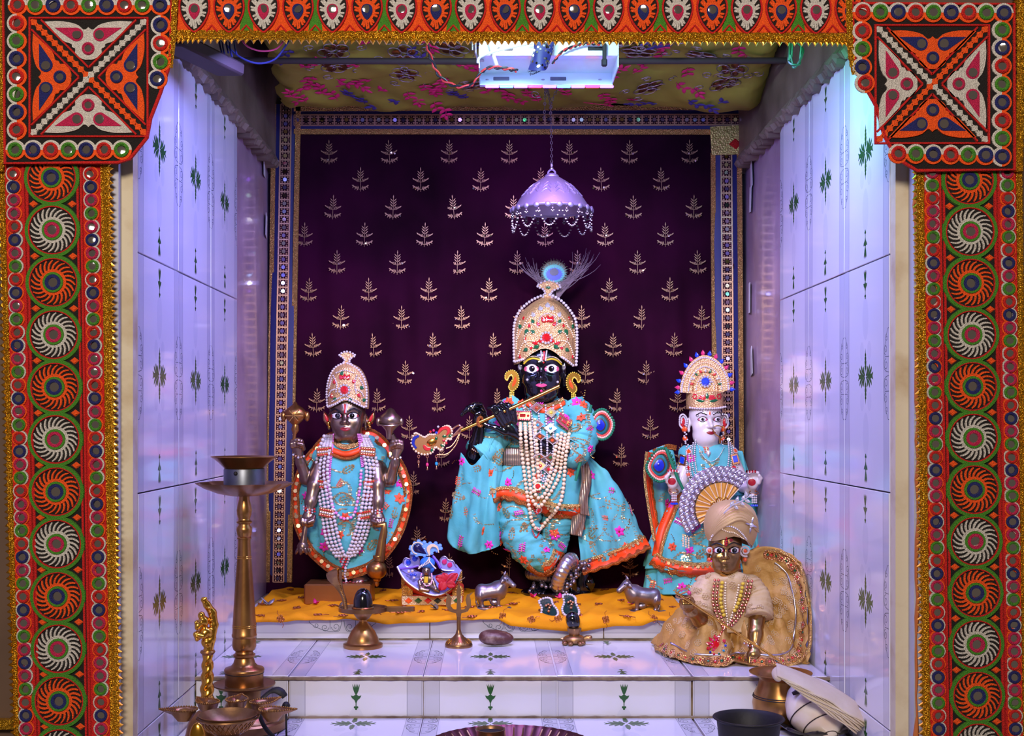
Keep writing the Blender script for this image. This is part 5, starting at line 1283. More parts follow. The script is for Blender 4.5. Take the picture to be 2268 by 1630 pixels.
# peacock-feather disc on a green stick through the sash
def feather_disc(fr, lab, c, rx, ry, stick_pts, d, tilt=0):
    t = thing('feather_wand', lab, 'wand', fr(c[0], c[1], d)); tr = lambda P: rot2(P, tilt, c)
    b = MB(fr); b.tube(stick_pts, [3.2, 3.6, 3.6, 3.0], 10); b.build('stick', 'felt_green', t)
    o = tr(crom([(c[0]-rx*1.05, c[1]+ry*.1), (c[0]-rx*.5, c[1]-ry*.85), (c[0]+rx*.3, c[1]-ry), (c[0]+rx, c[1]-ry*.2), (c[0]+rx*.8, c[1]+ry*.6), (c[0]+rx*.1, c[1]+ry), (c[0]-rx*.7, c[1]+ry*.7)], 34, True))
    b = MB(fr); b.poly(o, d-2, d+1, True); b.build('disc', 'feather_brown', t)
    for p in o: put('felt_ball', sphere_mesh('felt_green', 8), Matrix.Translation(fr(p[0], p[1], d+1)) @ Matrix.Scale(3.6*KY/F, 4), t)
    for k, m in ((.86, 'felt_pink'), (.74, 'felt_red')):
        b = MB(fr)
        for p in crom([(c[0]+(x-c[0])*k, c[1]+(y-c[1])*k) for x, y in o], 40, True): b.sph((p[0], p[1], d+2), 2.6, 6)
        b.build('bead_ring', m, t)
    for k, m, nm, h in ((.62, 'feather_teal', 'eye_ring', 2), (.46, 'feather_brown', 'eye_rim', 3), (.36, 'feather_blue', 'eye_spot', 4)):
        b = MB(fr); q = tr([(c[0]-rx*.12, c[1]+ry*.02)])[0]; b.dome([(q[0]+(x-c[0])*k, q[1]+(y-c[1])*k) for x, y in o], d+h, d+h+1.2); b.build(nm, m, t)
    put('bead', sphere_mesh('gem_clear'), Matrix.Translation(fr(c[0]-rx*.2, c[1]-ry*.1, d+7)) @ Matrix.Scale(.0018, 4), t)
feather_disc(fr, 'round peacock-feather wand with green stick tucked in the sash of the black statue', (1334, 941), 27, 33, [(1311, 897, -22), (1300, 960, -10), (1288, 1010, 8), (1274, 1064, 14)], -20)
# necklaces of the black statue
NB = bvh([kurta, sl1, so, body, lg1, lg2, sl2]); NBK = bvh([kurta, so, lg1, lg2])
pn = thing('pearl_necklace', 'many-stranded cream pearl necklace with jewelled clasps on the black statue', 'necklace', fr(1205, 930, 10))
for i in range(4):
    xl, xr = 1152+10.5*i, 1262-8.5*i; yb = (1172, 1122, 1103, 1082)[i]; xb = (1192, 1192, 1194, 1196)[i]
    beads('pearl', NB, [(xl, 938), (xl+2+i, 985), (xl+8, 1040), (xl+14-1.5*i, 1085 if i < 3 else 1065), (xb-14, yb-18), (xb, yb), (xb+16, yb-16), (xr-20+3*i, yb-64), (xr-9, 1010), (xr-1, 955)], 4.6, 'pearl_cream', pn, K, off=1.6, smooth=6)
for u, v, a in ((1159, 922, .05), (1244, 934, .62)):
    b = MB(FU); b.cur = 1; b.box((0, 0, 1), (36, 22, 3), bev=1); b.cur = 0; b.box((0, 0, 3), (13, 7, 3), bev=1); b.cur = 2
    for i in range(8):
        for k in (-1, 1): b.sph((-16+4.6*i, k*9, 2.6), 2, 6)
    b.cur = 0
    for k in (-1, 1): b.sph((k*12, 0, 2.6), 3, 6)
    stick(b.mesh('jewel_clasp', ['gem_red', 'rose_gold', 'gem_pink']), NBK, u, v, pn, a, 1, .007)
pc = thing('diamond_necklace', 'double row of diamond-shaped gem pendants with small pearls, mid chest of the black statue', 'necklace', fr(1207, 960, 12))
DM = [diamond(m) for m in ('gem_orange', 'yellow_bead', 'gem_teal', 'gem_orange', 'gem_green', 'gem_red')]
for i, (u, v) in enumerate(((1191, 905), (1218, 916), (1194, 943), (1220, 950), (1193, 973), (1220, 981), (1194, 1002), (1217, 1011), (1198, 1032), (1212, 1040))): stick(DM[(0, 1, 2, 2, 3, 3, 4, 4, 5, 5)[i]], NB, u, v, pc, rnd.uniform(-.15, .15), 1, .008)
for k in range(4):
    beads('bead_string', NB, [(1180+17*k-6, 898), (1182+15*k-2, 940), (1184+14*k, 985), (1188+11*k, 1030), (1200+4*k-6, 1068)], 3.0, 'pearl_white', pc, K, off=1.6, single=False)
beads('bead_string', NB, [(1158, 893), (1160, 905), (1166, 925)], 3, 'pearl_white', pn, K, single=False); beads('bead_string', NB, [(1238, 888), (1246, 910), (1250, 940)], 3, 'pearl_cream', pn, K, single=False)
for i, (u, v) in enumerate(((1192, 1078), (1189, 1126), (1187, 1178))):
    stick(GEMR, NB, u, v, pn, 0, .75-.1*i, .008)
    beads('bead_string', NB, [(u-9, v-6), (u, v+12), (u+10, v-6)], 2.2, 'gem_red', pn, K, off=3, single=False)
beads('bracelet', bvh([body]), [(1046, 995), (1062, 1003), (1078, 998)], 2.2, 'rose_gold', kr, K, single=False)
# ------------------------------------------------------------------ yellow cloth on the platform
t = thing('altar_cloth', 'bright yellow velvet cloth spread on the upper platform, front edge hanging over the step', 'cloth', (.05, 2.3, UP))
def cloth_front(x):                    # how far the cloth hangs over the front edge
    u = VX+x*F/2.13
    return float(np.interp(u, [560, 640, 700, 760, 860, 960, 1060, 1090, 1130, 1200, 1280, 1360, 1420, 1450, 1475, 1490, 1540], [1378, 1378, 1372, 1366, 1382, 1378, 1368, 1368, 1384, 1393, 1398, 1386, 1384, 1374, 1376, 1396, 1395]))
b = MB(); NU, NV = 150, 60
x0, x1 = -.428, .345
for j in range(NV+1):
    for i in range(NU+1):
        x = x0+(x1-x0)*i/NU; v = cloth_front(x); drop = max(.002, (v-1370)/F*2.13+.0)
        Ltop = .37; L = Ltop+drop; s = L*j/NV; wv = .0022*math.sin(x*75+j*.13)+.0018*math.sin(x*31-j*.21)+.0016*math.sin(x*140+j*.4)+.0022
        if s < Ltop-.006: y, z = 2.495-s, UP+.0022+max(0, wv)*1.3*(1 if j > 3 else .3)
        else:
            k = s-(Ltop-.006); y = 2.495-Ltop+.006-min(k, .006)-.004-(.004+.003*math.sin(x*55))*min(1, k*60); z = UP+.003+max(0, wv)*max(0, 1-k*60)-max(0, k-.004)
        b.v.append((x, y, z))
for j in range(NV):
    for i in range(NU): b.f.append((j*(NU+1)+i, j*(NU+1)+i+1, (j+1)*(NU+1)+i+1, (j+1)*(NU+1)+i)); b.m.append(0)
mat('velvet_yellow', 'e89a08', .75, bump=('noise', 260, .25), var=('d8860a', 16, .3, .7), sheen=.25, spec=.2)
yc = solid(b.build('velvet', 'velvet_yellow', t, ang=180), .0016); YB = bvh([yc])
b = MB(FU)
for k in range(4): b.tube([(5.5*math.cos(k*PI/2+.4)+4.2*math.cos(a), 5.5*math.sin(k*PI/2+.4)+3.6*math.sin(a), .8) for a in np.linspace(0, 2*PI, 9, False)], .9, 4, True); b.dome([(5.5*math.cos(k*PI/2+.4)+2.6*math.cos(a), 5.5*math.sin(k*PI/2+.4)+2.2*math.sin(a)) for a in np.linspace(0, 2*PI, 7, False)], 0, .8)
b.tube([(-9, 2, .6), (-15, 6, .6), (-22, 4, .6)], .7, 4); b.tube([(9, -2, .6), (16, -5, .6), (22, 0, .6)], .7, 4)
mat('copper_thread', 'b06a3c', .35, .8); ZF = b.mesh('embroidered_flower', 'copper_thread')
ry = random.Random(9); sp = []
for i in range(1500):
    u, v = ry.uniform(575, 1505), ry.uniform(1306, 1372)
    if all(((u-a)/46)**2+((v-c)/20)**2 > 1 for a, c in sp): sp.append((u, v))
for u, v in sp:
    p, n = hit(YB, u, v)
    if p: put('embroidered_flower', ZF, Matrix.Translation(p+Vector((0, 0, .001))) @ Matrix.Rotation(ry.uniform(0, 6), 4, 'Z') @ Matrix.Rotation(PI/2*.98, 4, 'X') @ Matrix.Rotation(PI, 4, 'X') @ Matrix.Scale(2.4, 4) if n.z > .5 else Matrix.Translation(p+n*.001) @ Matrix.Rotation(ry.uniform(0, 6), 4, 'Y') @ Matrix.Scale(1.9, 4), t)
def petal(label, u, v, m, Y=None, sc=1.0, grp=None):
    p, n = hit(YB, u, v); p = p or Vector(fr(u, v, 0))
    t = thing('flower_petal', label, 'petal', p); k = p.y/F*sc; b = MB()
    for q in range(3):
        a = rnd.uniform(0, 6); vs = []
        for i in range(5):
            for s_ in (-1, 0, 1):
                l = i/4; ww = 4.5*math.sin(PI*min(.95, l*.9+.12)); x = 11*l; zz = 2+(3+2.2*q)*l*(1-.3*l)*2-1.2*abs(s_)
                vs.append((p.x+k*(x*math.cos(a)-s_*ww*math.sin(a)), p.y+k*(x*math.sin(a)+s_*ww*math.cos(a)), p.z+.001+k*max(zz, .6)))
        b.add(vs, [(3*i+s_, 3*i+s_+1, 3*i+4+s_, 3*i+3+s_) for i in range(4) for s_ in (0, 1)])
    solid(b.build('petal', m, t), .0006)
mat('petal_pink', 'c8186e', .5, sheen=.3); mat('petal_dry', '6b5a4e', .8); mat('petal_silver', '9a94a4', .4, .5)
petal('pink flower petal by the left foot of the black statue', 1180, 1325, 'petal_pink'); petal('pink flower petal above the jewelled sandals', 1240, 1327, 'petal_pink'); petal('pink flower petal in front of the brass pedestal block', 700, 1340, 'petal_pink')
petal('pink flower petal behind the right cow figurine', 1400, 1340, 'petal_pink'); petal('dry grey-green petal in front of the toy throne', 967, 1352, 'petal_dry', sc=1.3); petal('dry greenish petal beside the black oval stone', 752, 1345, 'petal_dry'); petal('silvery crumpled petal at the left end of the yellow cloth', 595, 1342, 'petal_silver', sc=1.5)
# ------------------------------------------------------------------ brass four-armed statue
VYY = 2.29; fr = frame(VYY); frl = frame(VYY, True); K = VYY
vs_ = thing('statue', 'brass four-armed statue in turquoise and orange, standing on a brass block', 'statue', fr(765, 1285, -45))
s = SDF(grid(625, 915, 2.4, (640, 900, 1.6)), grid(820, 1300, 2.6, (860, 1010, 1.4)), grid(-105, 60, 2.2, (-30, 30, 1.5)))
head(s, (765, 921, 0), 41, 920, 938, 949, 971, turn=-1, top=1.2)
s.cap((768, 955, -42), (768, 1010, -46), 24, 30, 8); s.ell((768, 1050, -50), (62, 75, 32), 12); s.ell((768, 1150, -50), (52, 90, 30), 14)
for q in (-1, 1): s.chain([(768+q*20, 1200, -48), (768+q*20, 1290, -44)], [24, 18], 8); s.ell((768+q*26, 1289, -32), (22, 9, 26), 6)
for i in range(10): s.ell((732+8*i, 1292, -10), (4, 4, 6), 2)
def fist(c, q, up=1):
    """closed hand, palm towards the viewer; up: fingers point up"""
    s.ell(c, (15, 19, 11), 5)
    for i in range(4):
        x = c[0]+q*(-10+6.6*i); y = c[1]-up*(15-abs(i-1.5)*2)
        s.chain([(x, c[1]-up*8, c[2]+4), (x+q*1, y, c[2]+9), (x+q*2, y+up*7, c[2]+14), (x+q*2, y+up*14, c[2]+12)], [4.6, 4.5, 4.2, 3.6], 1.6)
    s.chain([(c[0]-q*13, c[1]+up*6, c[2]+5), (c[0]-q*12, c[1]-up*3, c[2]+13), (c[0]-q*3, c[1]-up*6, c[2]+18)], [5.2, 4.8, 3.8], 2)
s.chain([(705, 1030, -45), (684, 1064, -36), (672, 1060, -30)], [18, 15, 14], 8); s.chain([(675, 1062, -30), (664, 1025, -14), (660, 1005, -8)], [14, 11, 10], 5); fist((659, 988, -4), -1)
s.chain([(832, 1030, -45), (852, 1064, -36), (862, 1062, -30)], [18, 15, 14], 8); s.chain([(862, 1064, -30), (873, 1028, -14), (877, 1008, -8)], [14, 11, 10], 5); fist((879, 990, -4), 1)
s.chain([(704, 1035, -30), (695, 1075, -12), (688, 1112, -2), (686, 1130, 2)], [18, 15, 13, 11], 6); fist((684, 1149, 6), -1, -1)
s.chain([(830, 1035, -30), (836, 1075, -12), (837, 1112, -2), (837, 1130, 2)], [18, 15, 13, 11], 6); fist((838, 1149, 6), 1, -1)
mat('bronze', '9c8474', .3, .95, var=('80685a', 24, .35, .75), bump=('noise', 90, .06)); mat('brass_block', 'a9713f', .4, .85, var=('8f5c34', 12, .35, .75), bump=('noise', 160, .08))
body = put('body', s.mesh(fr, 'body', 'bronze'), None, vs_); VB = bvh([body])
for u, lk in ((745, 3), (782, -2)): eye(VB, body, u, 921, 13, 6.6, K, look=lk, corner='lip_red', ir=.85)
for P in ([(731, 912), (742, 906), (755, 913)], [(770, 911), (782, 905), (797, 912)]): brow(VB, body, P, 3, 'ink', K)
lips(VB, body, 765, 950, 12, 5, 'lip_red', K)
lace('forehead_mark', VB, [(760, 895), (764, 914)], 4, 'white_paint', body, K, n=8); lace('forehead_mark', VB, [(769, 895), (765, 914)], 4, 'white_paint', body, K, n=8); lace('forehead_mark', VB, [(764, 896), (764, 915)], 4, 'enamel_red', body, K, .0016, n=8)
# block
bx = MB(); A = Vector(fr(747.5, 1317, 0)); W_ = 149/F*2.27
bx.box(((747.5-VX)/F*2.27, 2.306, (.0785+UP)/2+.001), (W_, .072, .0785-UP-.002), bev=.0025); bx.build('block', 'brass_block', vs_, ang=30)
b = MB(fr)
for i in range(11): b.sph((733+7*i, 1290+rnd.uniform(-2, 2), -4+rnd.uniform(-3, 3)), 3, 6, (1, .6, 1))
b.build('red_powder', 'lip_red', vs_, kind='stuff')
# cape, tunic
outl = crom([(722, 958), (672, 1005), (642, 1060), (636, 1120), (652, 1190), (690, 1245), (740, 1278), (775, 1284), (830, 1262), (880, 1205), (906, 1130), (905, 1065), (875, 1005), (816, 950)], 90, True)
def cape_pt(a, k, lift=0):
    x, y = outl[a % 90]; cx, cy = 770, 1115
    d = -66+44*(1-k**2.2)+4*math.sin(a*.9)*k+3*math.sin(a*.37+k*5)+lift
    if y < 1000: d -= 10*k
    d += 44*max(0, (y-1130)/155)*k**2
    return (cx+(x-cx)*k, cy+(y-cy)*k, d)
def cape_ring(name, m, k0, k1, nk, lift, par, rows=90):
    b = MB(fr); ks = [k0+(k1-k0)*i/nk for i in range(nk+1)]
    for k in ks: b.v += [fr(*cape_pt(a, k, lift)) for a in range(90)]
    for j in range(nk):
        for a in range(90): b.f.append((j*90+a, j*90+(a+1) % 90, (j+1)*90+(a+1) % 90, (j+1)*90+a)); b.m.append(0)
    return solid(b.build(name, m, par, ang=180))
cape = cape_ring('cape', 'velvet_teal', .02, .9, 22, 0, vs_); crumple(cape, .006, (30, 30, 30), 11)
cape_ring('orange_border', 'orange_satin', .86, .985, 3, 2.5, cape); cape_ring('gold_lace', 'lace_orange', .86, .90, 2, 5, cape); cape_ring('gold_braid', 'lace_orange', .965, 1.0, 2, 5, cape)
CPB = bvh([cape])
for i in range(44):
    x, y, d = cape_pt(2*i, .925, 7); put('sequin', SEQG, Matrix.Translation(fr(x, y, d)) @ Matrix.Rotation(rnd.gauss(0, .3), 4, 'X') @ Matrix.Scale(K*2.2, 4), cape)
pl_ = lambda t, q: .05*q*math.sin(9*t+2*q)+.03*q*math.sin(17*t)
tun = loft(fr, [(982, 766, 34, -46, 30), (992, 766, 74, -46, 36), (1020, 767, 84, -46, 40), (1060, 768, 76, -44, 44), (1120, 768, 84, -42, 46), (1165, 768, 92, -44, 46), (1200, 768, 88, -46, 42), (1228, 768, 66, -50, 34), (1242, 768, 34, -54, 24)], 60, 90, pl_).build('tunic', 'velvet_teal', vs_, ang=180); crumple(tun, .005, (36, 36, 26), 12)
TB = bvh([tun]); TBB = bvh([tun, body, cape])
lace('orange_collar', TBB, [(722, 992), (742, 1000), (766, 1006), (790, 1000), (812, 988)], 12, 'orange_satin', tun, K, .0008, 24, .003); lace('collar_lace', TBB, [(720, 999), (742, 1010), (766, 1017), (790, 1010), (816, 996)], 6, 'lace_orange', tun, K, .003, 24, .002)
lace('gold_choker', TBB, [(738, 979), (752, 988), (768, 991), (784, 988), (798, 978)], 9, 'lace_gold', tun, K, .003, 24, .002)
embroider(TB, tun, (695, 1010, 850, 1255), 16, 21, K, 13); embroider(CPB, cape, (650, 1040, 895, 1240), 14, 22, K, 7, lambda u, v: 690 < u < 848)
# crown
cr = crown_loft(fr, [(900, 768, 45, -38, 42), (880, 768, 46, -38, 44), (852, 767, 45, -38, 43), (828, 766, 38, -37, 36), (812, 765, 27, -36, 26), (803, 764, 10, -36, 10)], 24, lambda t: -17*max(0, math.sin(t))**4+5).build('crown', 'crown_gold', vs_, ang=180)
CB = bvh([cr])
beads('crown_pearl', CB, [(727, 901), (745, 894), (764, 884), (785, 892), (809, 903)], 3, 'pearl_white', cr, K); beads('crown_pearl', CB, [(725, 898), (724, 868), (729, 838), (742, 815), (762, 804)], 3, 'pearl_white', cr, K); beads('crown_pearl', CB, [(811, 900), (812, 866), (806, 836), (790, 815), (768, 804)], 3, 'pearl_white', cr, K)
for P in ([(745, 826), (763, 820), (784, 826)], [(738, 832), (746, 850), (744, 872)], [(790, 832), (786, 852), (790, 874)], [(786, 862), (800, 868), (806, 880)], [(742, 862), (733, 866), (728, 878)], [(796, 838), (803, 850), (806, 862)], [(735, 838), (731, 852), (728, 862)], [(736, 889), (750, 882), (764, 877), (782, 884), (800, 894)]):
    beads('pearl_string', CB, P, 2.2, 'pearl_white', cr, K, single=False)
stick(GEMR, CB, 763, 864, cr, 0, 1.15, .001)
for a in (-.5, 0, .5): stick(DRR, CB, 763+16*math.sin(a), 844-9*math.cos(a), cr, a, .95, .001)
for u, v in ((741, 846), (784, 845), (735, 877), (795, 876)): stick(DRR, CB, u, v, cr, rnd.uniform(0, 6), .8)
for u, v in ((801, 859), (806, 886), (742, 884), (757, 827), (775, 886)): stick(DRG, CB, u, v, cr, rnd.uniform(0, 6), .8)
b = MB(fr); P = [(756, 806), (760, 797), (755, 790), (748, 785), (756, 779), (766, 777), (777, 781), (783, 786), (774, 792), (770, 798), (773, 806)]; b.poly(P, -38, -31, True); fin = b.build('crown_finial', 'crown_gold', cr)
for p in crom(P, 18, True): put('crown_pearl', sphere_mesh('pearl_white'), Matrix.Translation(fr(p[0], p[1], -30)) @ Matrix.Scale(.0023, 4), fin)
for u, q in ((723, -1), (814, 1)):
    b = MB(fr); b.dome(leaf(u, 942, 34, 8, -PI/2+q*.35, 7), -42, -34); o = b.build('earring', 'rose_gold', vs_)
    b = MB(fr); b.dome(leaf(u, 938, 26, 4, -PI/2+q*.35, 6), -36, -31); b.build('enamel_fill', 'enamel_red', o); b = MB(fr); b.sph((u, 938, -34), 6, 8); b.sph((u+2, 946, -34), 4, 8); b.build('drop', 'gold', o)
# what the four hands hold: all cast in brass
b = MB(fr); b.lathe([(4, -34), (4, -4), (7, 2), (9, 6), (7, 18)], (654, 958, 6), 12, Matrix.Rotation(.12, 3, 'Z')); b.lathe([(6, -24), (17, -14), (25, -4), (25, 5), (16, 14), (7, 20), (3, 26), (0, 28)], (655, 917, 6), 16, sq=.75); st = b.build('lotus_bud', 'brass', vs_)
for a in (0, PI/3, 2*PI/3): b = MB(fr); b.ribbon([(655-20*math.cos(a), 921-14*math.sin(a)), (655+20*math.cos(a), 921+14*math.sin(a))], 2, 22, 26); b.build('scored_line', 'brass_dull', st)
for q in (-1, 1): b = MB(fr); b.sph((655+q*26, 922, 6), 9, 10, (.7, 1.3, .8)); b.build('side_knob', 'brass', st)
b = MB(fr); b.lathe([(0, -28), (6, -26), (9, -8), (22, 6), (25, 14), (22, 24), (13, 32), (7, 40), (0, 43)], (864, 946, 6), 18, Matrix.Rotation(.05, 3, 'Z')); b.tube([(878, 985, -2), (868, 962, 6)], 6, 8); cn = b.build('conch', 'bronze', vs_)
for q in range(4): b = MB(fr); b.torus((864+.5*q, 930-6*q+8, 6), (24, 20, 13, 8)[q], 2, 20, 6, Matrix.Rotation(PI/2-.2, 3, 'X')); b.build('spiral_ridge', 'bronze', cn)
for q in (-1, 1): b = MB(fr); b.sph((864+q*25, 934, 8), 8, 10, (.7, 1.2, .7)); b.build('side_knob', 'bronze', cn)
b = MB(fr); b.tube([(680, 1158, 14), (676, 1185, 16), (673, 1204, 16)], [5, 6, 9], 10); b.lathe([(9, 2), (13, -6), (12, -16), (9, -20)], (673, 1202, 16), 14); lt = b.build('lotus', 'bronze', vs_)
for i in range(7): a = 2*PI*i/7; b = MB(fr); b.sph((673+12*math.cos(a), 1217, 16+10*math.sin(a)), 5, 8, (.8, 2, .8), Matrix.Rotation(-.5*math.cos(a), 3, 'Z')); b.build('lotus_petal', 'bronze', lt)
b = MB(fr); b.tube([(838, 1162, 18), (852, 1160, 18), (852, 1175, 18), (848, 1195, 18), (842, 1240, 18)], [5, 8, 8, 9, 12], 14); b.lathe([(12, 12), (13, 9), (12, 6)], (840, 1240, 18), 16); b.sph((836, 1259, 18), 23, 18, (1, .95, 1)); b.lathe([(9, 2), (8, -2), (5, -4), (5.5, -9), (3, -14), (0, -15)], (836, 1282, 18), 12); b.build('mace', 'brass', vs_)
for P in ([(650, 1007), (664, 1014), (678, 1008)], [(864, 1010), (876, 1017), (890, 1012)]):
    beads('bracelet_bead', VB, P, 3.2, 'gem_clear', vs_, K, single=False, alt=['gem_clear', 'rose_gold'])
for P in ([(673, 1122), (686, 1130), (700, 1126)], [(822, 1126), (836, 1131), (850, 1125)]):
    for o in (0, 6): beads('bracelet_bead', VB, [(x, y+o) for x, y in P], 2.7, 'gem_clear', vs_, K, single=False, alt=['gem_clear', 'gem_red'])
AB = bvh([tun, body, cape])
pw = thing('pearl_necklace', 'four-stranded white pearl necklace with red jewelled spacers on the brass statue', 'necklace', fr(768, 1100, 10)); TB = bvh([tun, cape])
for q in (0, 1):
    for i in range(4):
        if q == 0: P = [(719+6*i, 966), (707+8*i, 1000), (701+8.4*i, 1045), (708+8.4*i, 1095), (716+8.6*i, 1150), (726+9*i, 1200), (748+6*i, 1234)]
        else: P = [(814-6*i, 966), (829-8*i, 1000), (838-8.4*i, 1045), (832-8.4*i, 1095), (822-8.6*i, 1150), (806-8.4*i, 1200), (782-5*i, 1234)]
        beads('pearl', TB, P, 4.3, 'pearl_white', pw, K, off=2.0, smooth=6)
for u, v, a in ((720, 1000, -.1), (714, 1072, .1), (725, 1135, .2), (816, 1000, .1), (822, 1072, -.1), (808, 1140, -.2)):
    b = MB(FU); b.cur = 1; b.box((0, 0, 1), (34, 20, 3), bev=1)
    for y in (-6, 0, 6):
        for i in range(6): b.cur = 0 if y else 2; b.sph((-13+5.2*i, y, 3), 2.5, 6)
    stick(b.mesh('jewel_spacer', ['gem_red', 'rose_gold', 'gem_clear']), TB, u, v, pw, a, 1.0, .0098, True)
b = MB(FU)
for r in range(5):
    for i in range(6-r): b.cur = (r+i) % 2; b.sph(((i-(5-r)/2)*6, r*6-12, 2), 3, 6)
stick(b.mesh('jewel_pendant', ['gem_red', 'gem_clear']), TB, 767, 1243, pw, 0, 1, .006)
beads('pendant_pearl', AB, [(766, 1258), (765, 1275), (768, 1290), (764, 1302)], 3.2, 'pearl_white', pw, K, off=2, smooth=4)
pk = thing('bead_necklace', 'pink bead necklace with white pearls, inside the pearl strands of the brass statue', 'necklace', fr(768, 1060, 10))
for q in range(4): beads('seed_string', TBB, [(730+3*q, 962), (731+2*q, 1000), (724+3*q, 1030), (725+2*q, 1068)], 2, 'pink_bead', pk, K, off=2, single=False); beads('seed_string', TBB, [(793+3*q, 962), (798+2*q, 1000), (800+3*q, 1020), (802+q, 1034)], 2, 'pink_bead', pk, K, off=2, single=False)
beads('bead', TB, [(726, 1070), (732, 1100), (742, 1130), (756, 1146), (770, 1148), (784, 1140), (792, 1112), (798, 1080), (801, 1036)], 3.8, 'pink_bead', pk, K, off=2, smooth=6, alt=['pearl_white', 'pink_bead', 'pink_bead', 'pearl_white', 'pink_bead'])
# ------------------------------------------------------------------ white marble statue
RY = 2.355; fr = frame(RY); frl = frame(RY, True); K = RY
ra = thing('statue', 'white-faced marble statue in turquoise and orange with a fan-shaped crown', 'statue', fr(1580, 1320, -50))
s = SDF(grid(1440, 1705, 2.6, (1470, 1690, 1.8)), grid(860, 1325, 3, (880, 1110, 1.5)), grid(-110, 50, 2.4, (-30, 40, 1.6)))
head(s, (1568, 930, 0), 37, 929, 947, 958, 980, turn=5, top=1.1)
s.cap((1572, 960, -38), (1574, 1000, -42), 21, 27, 8); s.ell((1578, 1050, -50), (50, 70, 30), 10); s.ell((1580, 1180, -52), (55, 110, 34), 14)
for q in (-1, 1): s.cap((1580+q*18, 1240, -48), (1580+q*18, 1316, -40), 20, 15, 8); s.ell((1580+q*20, 1315, -26), (14, 7, 22), 5)
def openhand(c, q):
    s.ell(c, (15, 17, 9), 5)
    for i in range(4):
        x = c[0]+q*(-9+6.2*i)
        s.chain([(x, c[1]-8, c[2]+2), (x+q*1, c[1]-19+abs(i-1.4), c[2]+8), (x+q*1.5, c[1]-21+2*abs(i-1.4), c[2]+15)], [4.6, 4.3, 3.6], 1.6)
    s.chain([(c[0]-q*12, c[1]+4, c[2]+4), (c[0]-q*15, c[1]-6, c[2]+10), (c[0]-q*11, c[1]-12, c[2]+14)], [5, 4.4, 3.6], 2)
s.chain([(1535, 1010, -45), (1508, 1075, -30), (1494, 1086, -8), (1488, 1074, 8)], [20, 16, 12, 10], 6); openhand((1488, 1062, 12), 1)
s.chain([(1622, 1010, -45), (1652, 1075, -30), (1664, 1086, -8), (1665, 1076, 8)], [20, 16, 12, 10], 6); openhand((1665, 1064, 12), -1)
mat('marble', 'd9cdd0', .22, coat=.5, var=('cfc0c6', 18, .4, .7)); mat('alta_red', 'a31226', .4)
body = put('body', s.mesh(fr, 'body', 'marble'), None, ra); RB = bvh([body])
for u, lk in ((1556, 0), (1590, 0)): eye(RB, body, u, 929, 10, 5.4, K, look=lk, ir=.62)
for P in ([(1543, 920), (1552, 914), (1566, 919)], [(1579, 919), (1590, 913), (1601, 918)]): brow(RB, body, P, 1.6, 'ink', K)
for u, v in ((1544, 920), (1557, 914), (1581, 915), (1591, 913), (1600, 917)): patch(RB, circ(u, v, 3.2, 10), 'ink', body, K, .0008, 0, 'brow_dot'); patch(RB, circ(u, v, 2.2, 10), 'white_paint', body, K, .0012, 0, 'brow_dot')
patch(RB, leaf(1572, 922, 16, 3, -PI/2), 'white_paint', body, K, .0008, 0, 'forehead_mark'); patch(RB, leaf(1572, 920, 11, 1.8, -PI/2), 'gem_orange', body, K, .0014, 0, 'forehead_mark')
lips(RB, body, 1575, 958, 11, 4.6, 'lip_red', K)
for c, q in (((1488, 1062), 1), ((1665, 1064), -1)):
    patch(RB, circ(c[0], c[1]+4, 9, 12, 8), 'alta_red', body, K, .0005, 0, 'palm_red')
    for i in range(4): patch(RB, circ(c[0]+q*(-7.5+6.2*i), c[1]-20, 2.6, 8, 3.4), 'alta_red', body, K, .0006, .0005, 'painted_nail')
b = MB(fr); P = crom([(1576, 950), (1583, 962), (1595, 968), (1603, 962), (1601, 948), (1590, 943), (1580, 944)], 30); b.tube([(x, y, 9+4*math.sin(i*.1)) for i, (x, y) in enumerate(P)], 1.5, 6); b.tube([(1593, 968, 10), (1593, 982, 10)], 2.6, 6); b.tube([(1601, 955, 8), (1610, 960, -6), (1616, 958, -24)], .8, 5); b.build('nose_ring', 'gold', ra)
# skirt, tunic, cape
skp = lambda t, q: .07*q*math.sin(11*t+1.5*q)+.03*q*math.sin(23*t)
under = loft(fr, [(1215, 1570, 118, -50, 46), (1250, 1562, 122, -50, 48), (1290, 1556, 120, -50, 50), (1318, 1552, 116, -50, 52)], 20, 110, skp).build('underskirt', 'velvet_teal', ra, ang=180)
skirt = loft(fr, [(1075, 1580, 60, -50, 40), (1110, 1578, 80, -50, 44), (1160, 1572, 104, -50, 52), (1210, 1566, 122, -48, 60), (1262, 1560, 124, -46, 66)], 40, 120, skp).build('skirt', 'velvet_teal', ra, ang=180); crumple(skirt, .005, (30, 30, 16), 21)
tun = loft(fr, [(984, 1574, 26, -44, 26), (994, 1575, 62, -46, 32), (1030, 1577, 66, -46, 36), (1070, 1578, 62, -46, 38), (1100, 1578, 76, -46, 44)], 34, 80, lambda t, q: .03*q*math.sin(9*t)).build('tunic', 'velvet_teal', ra, ang=180); crumple(tun, .004, (36, 36, 26), 22)
vl = solid(sheet(fr, [[(1498, 990, -62), (1476, 988, -54), (1446, 1000, -60)], [(1508, 1050, -64), (1476, 1060, -48), (1442, 1055, -62)], [(1500, 1120, -66), (1474, 1130, -46), (1450, 1120, -64)], [(1500, 1196, -66), (1482, 1202, -50), (1464, 1198, -64)]], 24, 36, rip(6, 2)).build('veil', 'velvet_teal', ra, ang=180))
